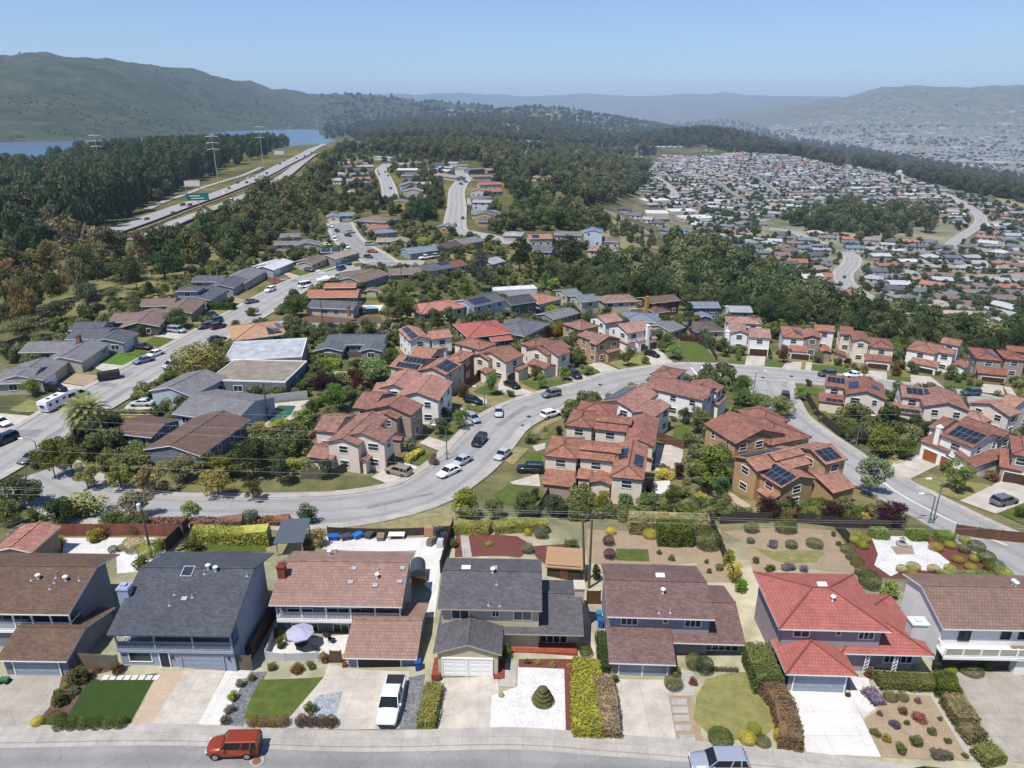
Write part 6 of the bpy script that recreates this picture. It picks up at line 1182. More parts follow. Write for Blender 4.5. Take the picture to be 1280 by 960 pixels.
rh('dark grey courtyard house above the clipped hedges','E3',[('g',(745,645),(1275,645),2.9,9),('x',(648,702),(912,707),2.7,6),('x',(1053,707),(1265,702),2.7,6)],A(112,118,128),WG,vents=5)
rh('dark grey shed-like roof beside the swimming pool','E3',[('g',(585,315),(1005,332),2.8,9)],A(112,116,120),WC,chim=[(962,300,4.6,(.4,.4),A(160,120,100))]);rh('two-level orange-red roof next above the pool house','E3',[('g',(580,228),(1045,222),2.8,10),('g',(745,134),(1025,142),4.9,6)],A(192,134,112),BRN)
rh('brown roof with pale chimney above the orange-red roof','E4',[('g',(890,790),(1240,742),3.0,10)],BRN,WG);rh('small cream shed with a gable near the pool','E3',[('x',(1108,168),(1218,168),2.3,4)],BRN,A(226,216,196),g=None,name='shed',cat='shed',wins=0,vents=0)
rh('salmon-red hipped roof behind the white solar house','D2',[('h',(470,88),(875,22),2.9,11)],A(202,142,126),WC);rh('bright red hipped roof on dark walls behind the solar turret house','D2',[('h',(885,302),(1290,256),3.6,14),('s',(1100,335),(1290,312),2.5,4)],A(194,116,106),A(110,100,100))
rh('pale blue house with black solar panels above the red hip','D3',[('g',(90,98),(372,32),4.6,10)],DG,A(200,212,230),solar=[(0,'f',.1,.6,.2,.85)],garage=[(0,'f',1,5)]);rh('green-walled house with a charcoal roof','D3',[('g',(420,82),(655,46),4.0,10)],A(86,90,96),A(116,130,106))
rh('salmon-tan hipped house between green and teal-grey houses','E6',[('h',(530,855),(738,802),3.6,10)],A(196,144,122),WC);rh('teal-grey two-storey house with stepped gables','E6',[('g',(905,838),(1070,818),5,9),('g',(780,785),(905,764),5,9)],A(132,146,150),WC)
rh('tan two-storey house left of the yellow chimney','E7',[('h',(-35,345),(278,328),5,10)],A(164,140,122),WC,garage=[(0,'f',9,14)],gar='tan');rh('brown house with a tall yellow chimney','E7',[('g',(368,352),(648,322),5,9),('h',(393,424),(588,432),3,8)],A(128,106,94),A(118,84,66),chim=[(350,290,7.6,(.5,.5),A(210,168,60))])
rh('slate-blue house right of the yellow chimney','E7',[('g',(758,388),(1004,388),5,8),('x',(798,474),(935,482),3,8)],BLG,A(110,124,150));rh('grey house with a white chimney behind the upper tile row','E7',[('g',(1058,424),(1290,428),4.6,8),('x',(1078,464),(1225,452),3,7)],LG,WB,chim=[(1062,375,6.5,(.4,.4),A(230,230,230))])
rh('blue-grey hip behind the bell-chimney house','E7',[('h',(125,505),(452,522),3,11)],BLG,WB);rh('dark brown-grey hip behind the curved lawn','E7',[('h',(778,604),(1045,594),3,11)],A(120,108,106),WC);rh('grey gable between the two small firs','E7',[('g',(560,605),(690,562),3,9)],GY,WC)
rh('large slate-grey hip beside the red-roofed dark house','D3',[('h',(540,358),(785,242),3,12)],A(120,124,134),WC);rh('grey low roof behind the golden tree','D3',[('g',(800,210),(1030,150),3,8)],GY,WG);rh('long white flat-roofed wall-like building below the dark pines','E6',[('f',(130,738),(508,716),3,5)],WR,WW,g='flat-roofed buildings',wins=0,vents=0)
rh('grey hip at the canyon edge right of the middle road','E6',[('h',(198,243),(375,247),3,10)],LG,WC);rh('terracotta roof with solar between the two dark pines','E6',[('g',(438,273),(648,268),4,10)],A(190,140,120),WC,solar=[(0,'f',.15,.45,.1,.8)]);rh('blue-grey house with a long balcony between the two dark pines','E6',[('g',(458,384),(635,393),4.6,10)],A(112,124,138),WT)
rh('white and blue three-storey house below the grassy slope','E6',[('x',(918,214),(1095,218),7.2,9)],A(132,152,184),A(220,230,244));rh('brown hip in front of the grassy slope','E6',[('h',(958,293),(1245,303),3.5,11)],BRM,WC);rh('orange hip below the brown one','E6',[('h',(948,374),(1125,384),3,9)],ORG,WC);rh('grey roof left of the white and blue house','E6',[('g',(658,238),(905,243),3.5,9)],GY,WC);rh('white flat building at the canyon rim','E6',[('f',(1118,404),(1300,398),3,7)],WR,WW,g='flat-roofed buildings',wins=0,vents=0)
rh('house with a ribbed brown metal roof and white-trimmed gable above the tree row','A5',[('x',(693,550),(970,582),2.9,15,dict(p=.24,ov=.5)),('g',(505,490),(765,474),2.7,8)],A(124,102,94),A(130,140,152),roofm=M_FLATTILE,vents=3)
rh('grey house with pale blue gable beside the parked silver saloon','A5',[('x',(718,265),(925,292),3.2,11),('g',(800,394),(1165,402),2.8,13)],GY,A(200,208,222),vents=4);rh('small pink-tiled roof among bushes at the left','A1',[('g',(118,152),(230,52),3.0,5)],A(206,150,134),WT,wins=0,vents=0,g=None,roofm=M_TILE)
for a in[('tan SUV in the driveway of the pinkish corner house','D1',(1068,655),(895,612),'suv',A(168,156,138)),('white saloon at the kerb of the curved street, ahead of a silver one','A6',(1012,640),(932,676),'sedan',CW),('silver saloon at the kerb behind the white one','A6',(1062,592),(1006,622),'sedan',CS),('black SUV at the left kerb higher up the bend','A6',(1142,488),(1100,532),'suv',CB),('small silver car alone at the bend\'s upper left','A6',(1214,350),(1216,388),'sedan',CS),('silver saloon at the inner kerb of the bend','A6',(1254,560),(1212,592),'sedan',CS),('navy car in a short driveway left of the bend','A6',(1062,306),(1120,320),'hatch',A(30,42,70)),('pale blue car half hidden by shrubs left of the bend','A6',(1070,385),(1112,415),'hatch',A(170,186,214)),('dark SUV parked at the outer kerb on the bend\'s top','D3',(850,860),(698,890),'suv',CG),('black car on the cream house\'s driveway behind the street tree','D3',(370,765),(485,815),'sedan',CB),('dark maroon SUV in the balcony house\'s driveway','D3',(960,690),(1015,722),'suv',A(60,50,60)),('white estate at the inner kerb opposite the balcony house','A7',(222,378),(292,358),'wagon',CW),('dark green SUV in the drive of the near-identical pair','A7',(212,628),(112,624),'suv',A(34,48,54)),('black saloon on the curved drive below the bell chimney','D5',(485,432),(582,462),'sedan',CB),('black saloon parked under the white balconied house','D5',(1108,555),(1250,558),'sedan',CB),('dark estate parked at the upper street\'s lower lawn','D7',(1108,618),(930,630),'wagon',A(80,88,100)),('dark maroon SUV at the top of the side street','D7',(652,845),(652,790),'suv',A(70,48,56)),('blue-grey SUV at the upper street\'s right end','D8',(1008,498),(892,502),'suv',A(74,92,100)),('white car half hidden at the top of the solar tan house','D8',(250,388),(200,388),'sedan',CW),('grey estate on the right-hand drive by the side street','A8',(1140,765),(1240,742),'wagon',A(120,124,134)),('dark car parked at the corner by the street tree, lower left','A5',(192,572),(118,606),'sedan',CG),('dark blue car at the left edge of the left street','A5',(55,492),(-10,520),'suv',A(36,46,76)),('white car in the drive at the left edge','A5',(-20,412),(25,425),'sedan',CW),('silver saloon on the drive by the pale blue gable','A5',(735,325),(642,325),'sedan',CS),('silver van at the kerb beneath the round olive tree','E2',(515,815),(430,840),'van',CS),('blue-grey saloon behind the white one on the left street','E2',(270,772),(152,802),'sedan',A(120,140,172)),('white saloon ahead of the blue-grey one on the left street','E2',(360,712),(255,748),'sedan',CW),('dark purple car on the drive by the small lawn','E2',(130,662),(280,672),'sedan',A(64,60,76)),('silver minivan on the drive of the mauve-brown house','E2',(425,512),(588,528),'van',A(190,196,214)),('dark grey SUV of the pair on the left street','E2',(808,478),(718,495),'suv',A(84,92,96)),('blue-grey SUV behind the dark grey one','E2',(880,432),(802,448),'suv',A(76,86,102)),('maroon car in the middle of the left street','E2',(830,496),(915,476),'suv',A(92,66,76)),('navy car beside the solar shake roof','E2',(822,604),(902,590),'sedan',A(40,44,70)),('dark car by the rock garden on the left street','E2',(1132,270),(1206,256),'sedan',CG),('dark green car in a hedge-side drive','E2',(786,372),(850,388),'sedan',A(54,66,62)),('black SUV on the drive beside the silver trailer','E1',(400,812),(600,842),'suv',CB),('silver SUV hitched to the travel trailer','E1',(612,915),(742,862),'van',A(160,168,182)),('white SUV heading up the left street','E3',(300,150),(238,172),'suv',CW),('white cargo van on the left street','E3',(552,130),(622,118),'cargo',CW),('black car on the lane behind the courtyard house','E3',(740,474),(858,478),'sedan',CB),('bright blue van on the street at the bend','E4',(815,700),(890,670),'van',A(60,96,160)),('dark car in a white-garaged drive at the bend','E4',(490,690),(570,705),'sedan',CG),('dark SUV in the tan house\'s drive','E4',(875,625),(950,645),'suv',CD),('navy car at the bend opposite the brown gable','E4',(1062,668),(1148,660),'sedan',A(50,58,80)),('red car on the cul-de-sac road','E4',(1130,515),(1196,518),'sedan',CR_),('dark car below the red one','E4',(1086,562),(1160,575),'sedan',CD),('silver car on a drive right of the cul-de-sac','E4',(1095,442),(1178,452),'suv',A(150,164,186)),('white van in the middle of the cul-de-sac','E4',(862,465),(932,478),'van',CW),('white car at the cul-de-sac\'s upper left','E4',(722,262),(768,268),'sedan',CW),('dark car at the cul-de-sac\'s head','E4',(795,305),(828,318),'sedan',CD),('white car left of the cul-de-sac, upper of two','E4',(748,362),(790,368),'sedan',CW),('white car left of the cul-de-sac, lower of two','E4',(750,400),(790,404),'sedan',CW),('dark car at the cul-de-sac\'s right kerb','E4',(900,352),(944,360),'sedan',CD),('white car beside the solar-covered low house','E4',(668,440),(742,455),'sedan',CW),('pale SUV right of the cul-de-sac by the planting','E4',(920,328),(972,322),'suv',CS),('white pickup by the red planters, left of two','E5',(550,512),(470,520),'pickup',CW),('white pickup by the red planters, right of two','E5',(640,500),(556,510),'pickup',CS),('dark car at the left kerb of the middle road','E5',(768,205),(784,252),'sedan',CD),('dark car at the right kerb of the middle road','E5',(838,140),(850,192),'sedan',CD),('dark car at the middle road\'s lower bend','E5',(1070,330),(1110,325),'sedan',CD),('second dark car at the middle road\'s lower bend','E5',(1045,360),(1075,365),'sedan',CG),('dark car turning at the middle road\'s top','G7',(310,425),(350,435),'suv',CD),('dark car at the top kerb of the middle road','G7',(362,410),(385,412),'sedan',CD),('small white car on a drive by the salmon hip','D2',(702,132),(632,132),'sedan',CW),('blue car in a drive below the green house','D3',(705,152),(590,145),'suv',A(50,64,110)),('navy car on the upper road, first from the bottom','G6',(695,465),(705,475),'sedan',CD),('dark car on the upper road by the white roof','G6',(672,350),(682,362),'sedan',CD),('grey car on the upper road\'s left kerb','G6',(585,310),(590,330),'sedan',CG),('dark car on the upper road\'s left kerb below the grey one','G6',(592,335),(600,352),'sedan',CD),('red-brown car on the upper road','G6',(650,318),(658,330),'sedan',A(120,80,80)),('dark car at the upper road\'s top','G6',(668,285),(676,295),'sedan',CD),('lone dark car on the winding canyon road','G1',(890,462),(896,486),'sedan',CD)]:carpx(*a,1)
FL1=[(245,480,CD),(395,445,CD),(450,400,CD),(490,402,CR_),(690,322,CW),(715,303,CR_),(765,272,CD),(815,270,CD),(825,243,CS),(857,238,CS),(867,256,CD),(908,198,CD),(930,218,CD),(1030,145,CD),(1005,163,CD),(1077,140,CW),(1100,130,CD),(1147,118,CD),(1185,98,CD)]
FL2=[(590,462,CD),(683,408,CD),(730,370,CW),(817,350,CD),(575,418,CW)]
for L,road_ in((FL1,FW1),(FL2,FW2)):
 for x,y,c in L:
  p=PT(*px('G8',(x,y)),.6);i=min(range(len(road_)-1),key=lambda k:(road_[k]-Vector((p.x,p.y))).length);d=road_[i+1]-road_[i]
  nm='white' if c in(CW,CS)else 'red' if c==CR_ else 'dark'
  car('%s car driving on the freeway\'s %s carriageway'%(nm,'far' if L is FL1 else 'near'),p,math.atan2(d.y,d.x)+(math.pi if L is FL1 else 0),R.choice(('sedan','suv','sedan','van')),c,0,'cars on the freeway',name='car',scale=1.15)
a,c=PT(*px('E8',(322,208))),PT(*px('E8',(478,128)));u=(c-a).to_2d().normalized();m=(a+c)/2;nn=Vector((-u.y,u.x));m=m.to_2d()+nn*1.2
e=empty('travel_trailer',(m.x,m.y,terr(m.x,m.y)),math.atan2(u.y,u.x));e.scale=(.72,.9,.85);tag(e,'long silver travel trailer parked at the left street\'s kerb','trailer')
b=MB();pr=[(-3.7,.55),(3.5,.55),(3.9,1.2),(3.6,2.9),(-3.7,3.0),(-3.95,2.2)]
for y0,fl in((-1.2,1),(1.2,0)):b.poly([(x,y0,z)for x,z in(pr if fl else pr[::-1])])
for i in range(6):(x0,z0),(x1,z1)=pr[i],pr[(i+1)%6];b.quad((x0,1.2,z0),(x1,1.2,z1),(x1,-1.2,z1),(x0,-1.2,z0))
b.build('body',mat_plain('trailer_skin',(.62,.63,.66,1),.4,.2,.06),e)
for x in(-2.6,-.2,2.4):b=MB();b.box(x-.45,-1.225,1.6,x+.45,-1.2,2.3);b.build('window',M_CGLASS,e)
b=MB();b.box(-4.0,-.5,1.5,-3.86,.5,2.2);b.build('window',M_CGLASS,e);b=MB();b.box(1.0,-1.23,.7,1.7,-1.2,2.6);b.build('door',M_WHITE,e)
for x in(-.7,.3):
 for y in(-1.1,1.1):b=MB();b.tube([(x,y-.1,.36),(x,y+.1,.36)],.36,14);b.build('wheel',M_TYRE,e)
for x in(-1.5,1.2):b=MB();b.box(x-.35,-.35,2.95,x+.35,.35,3.12);b.build('roof_hatch',M_TRIMB,e)
b=MB();b.box(3.6,-.08,.5,4.9,.08,.62);b.build('tow_bar',M_TRIMB,e)
p=PT(*px('E1',(975,745)));e=empty('box_trailer',p,.55);tag(e,'dark open box trailer at the kerb by the gravel yard','trailer');b=MB();b.box(-2.2,-1.1,.6,2.2,1.1,1.9);b.build('body',mat_plain('dark_trailer',A(60,58,60),.6),e);b=MB();b.box(-2.05,-.95,1.88,2.05,.95,1.92);b.build('bed',M_DARK,e)
for y in(-1.0,1.0):
 for x in(-.5,.5):b=MB();b.tube([(x,y-.1,.36),(x,y+.1,.36)],.36,12);b.build('wheel',M_TYRE,e)
p=PT(*px('E3',(770,90)));e=empty('boat',p,.5);tag(e,'white covered boat on the street above the orange-red roof','boat');b=MB();_loft(b,[(-3.2,1.1,.7,1.5),(0,1.2,.6,1.6),(2.2,.9,.7,1.7),(3.5,.1,1.2,1.8)]);b.build('hull',M_WHITE,e);b=MB();_frustum(b,-1.5,1.2,.8,1.55,-1.2,.5,.6,2.2);b.build('cabin',M_WHITE,e);b=MB();b.box(-3,-.8,.3,3.6,.8,.5);b.build('trailer',M_TRIMB,e)
def lampx(label,reg,base,top,dx,**k):
 p=PT(*px(reg,base));d=ray(*px(reg,top));t=math.hypot(p.x,p.y)/math.hypot(d[0],d[1]);h=max(4.5,CZ+d[2]*t-p.z-.5)
 return street_lamp(label,p,h,0 if dx>0 else math.pi,**k)
lampx('tall green-grey street lamp with its head over the side street','A8',(862,858),(872,642),-1);lampx('lower drooping street lamp beside the tall one','A8',(845,858),(812,800),-1);lampx('street lamp at the top of the side street','D7',(368,792),(385,592),1)
lampx('street lamp on the lawn above the white saloon','A6',(965,602),(965,430),-1);lampx('street lamp left of the bend by the driveways','A6',(1147,350),(1147,245),-1);lampx('street lamp at the left street corner tree','A5',(202,640),(190,490),-1);lampx('street lamp beside the dark hedge trees','A8',(512,505),(530,360),1)
for lb,reg,b_,t_,n in[('utility pole by the green swimming pool','A6',(97,405),(78,228),1),('tall utility pole between the shake roof and the hedge','E3',(475,620),(460,340),0),('utility pole in front of the pool house','E3',(737,490),(728,225),0),('utility pole behind the red-roofed dark house','D3',(232,400),(232,225),0),('utility pole left of the brown roofs on the left street','E2',(155,165),(148,15),1),('utility pole in the hillside garden above the pool','E5',(300,745),(300,565),1),('utility pole by the white solar house','D2',(148,385),(132,175),0),('utility pole right of the big dark pine','E6',(1142,425),(1142,255),0)]:
 p=PT(*px(reg,b_));d=ray(*px(reg,t_));t=math.hypot(p.x,p.y)/math.hypot(d[0],d[1]);util_pole(lb,p,min(13,max(7,CZ+d[2]*t-p.z)),.2,n)
def span(label,y0,y1,d0,d1,sag,z0=None,reg='Z'):
 a,c=ray(-30,y0),ray(1310,y1);wire(label,Vector((a[0],a[1],a[2]))*d0+Vector((0,0,CZ)),Vector((c[0],c[1],c[2]))*d1+Vector((0,0,CZ)),sag,.009,'power lines above the curved street')
for i,(y0,y1)in enumerate(((506,512),(519,545),(528,560),(560,572),(575,590))):span('power wire crossing above the curved street, number %d from the top'%(i+1),y0,y1,92,92,1.6)
p=PT(*px('G8',(548,422)));e=empty('freeway_sign',p,.35);tag(e,'green overhead freeway sign panel on a post','sign');b=MB();b.tube([(0,0,0),(0,0,6.5)],.3,8);b.build('post',M_METAL,e);b=MB();b.box(-7,-.25,6.0,6.5,-.05,10.6);b.build('panel',mat_plain('sign_green',A(24,140,132),.5),e)
b=MB();b.box(-5.2,-.3,8.7,1.5,-.25,9.3);b.box(-4.2,-.3,7.2,3.6,-.25,7.7);b.build('lettering',M_WHITE,e)
for lb,q,w in(('pale back of the nearer gantry sign left of the freeway',(525,360),8.5),('pale back of the farther gantry sign by the freeway',(1010,150),9)):
 p=PT(*px('G8',q));e=empty('gantry_sign',p,.35);tag(e,lb,'sign');b=MB();b.box(-w/2-2,-.2,9.2,w/2,.2,13.2);b.build('panel',mat_plain('sign_back',(.72,.66,.62,1),.6),e)
 for x in(-w/2-1.5,w/2-.5):b=MB();b.tube([(x,.1,-1),(x,.1,10)],.3,8);b.build('post',M_METAL,e)
def pylon(label,x,yb,yt,r):
 d=ray(x,yb);k=r/math.hypot(d[0],d[1]);X,Y=d[0]*k,d[1]*k;z0=terr(X,Y);d2=ray(x,yt);zt=CZ+d2[2]*r/math.hypot(d2[0],d2[1]);h=zt-z0;e=empty('pylon',(X,Y,z0),.3);tag(e,label,'pylon')
 b=MB();b.tube([(0,0,-1),(0,0,h)],[.34,.13],6);b.build('mast',mat_plain('pale_steel',(.45,.47,.5,1),.5,.2,0),e)
 for f in(.97,.84,.71):b=MB();b.tube([(-5.5,0,h*f),(0,0,h*f+.6),(5.5,0,h*f)],.16,5);b.build('crossarm',MATS['pale_steel'],e)
pylon('white steel pylon against the lake, leftmost',122,192,168,900);pylon('white steel pylon in the woods left of the freeway',269,202,169,720);pylon('white steel pylon in the dark pines by the freeway\'s far end',326,180,157,900)
pylon('thin pylon at the lake\'s right end',397,168,145,1700);pylon('thin pylon before the far hills, middle one',431,162,152,1800);pylon('thin pylon before the lake, between the others',362,166,154,1700)
TREES=[]
def T(reg,x,yb,yt,wp,col,kind,label,bark=None):
 s=REG[reg][2];X,Y=px(reg,(x,yb));p=PT(X,Y);d=ray(*px(reg,(x,yt)));hd=math.hypot(p.x,p.y)
 h=CZ+d[2]*hd/math.hypot(d[0],d[1])-p.z;dep=p.y*_c-(p.z-CZ)*_s;w=wp/s/F*dep
 h=max(h,.6);TREES.append((p.x,p.y,w/2))
 small=w<3.4 and h<4.5
 return tree(label,p,h,w,col,kind,parts=not small,bark=bark)if not small else shrub(label,p,w,h,col,'shrub' if kind in('broad','airy')else kind,'tree' if h>3 else 'shrub',None,'tree' if h>3 else 'shrub')
GG=A(112,116,96,.6)
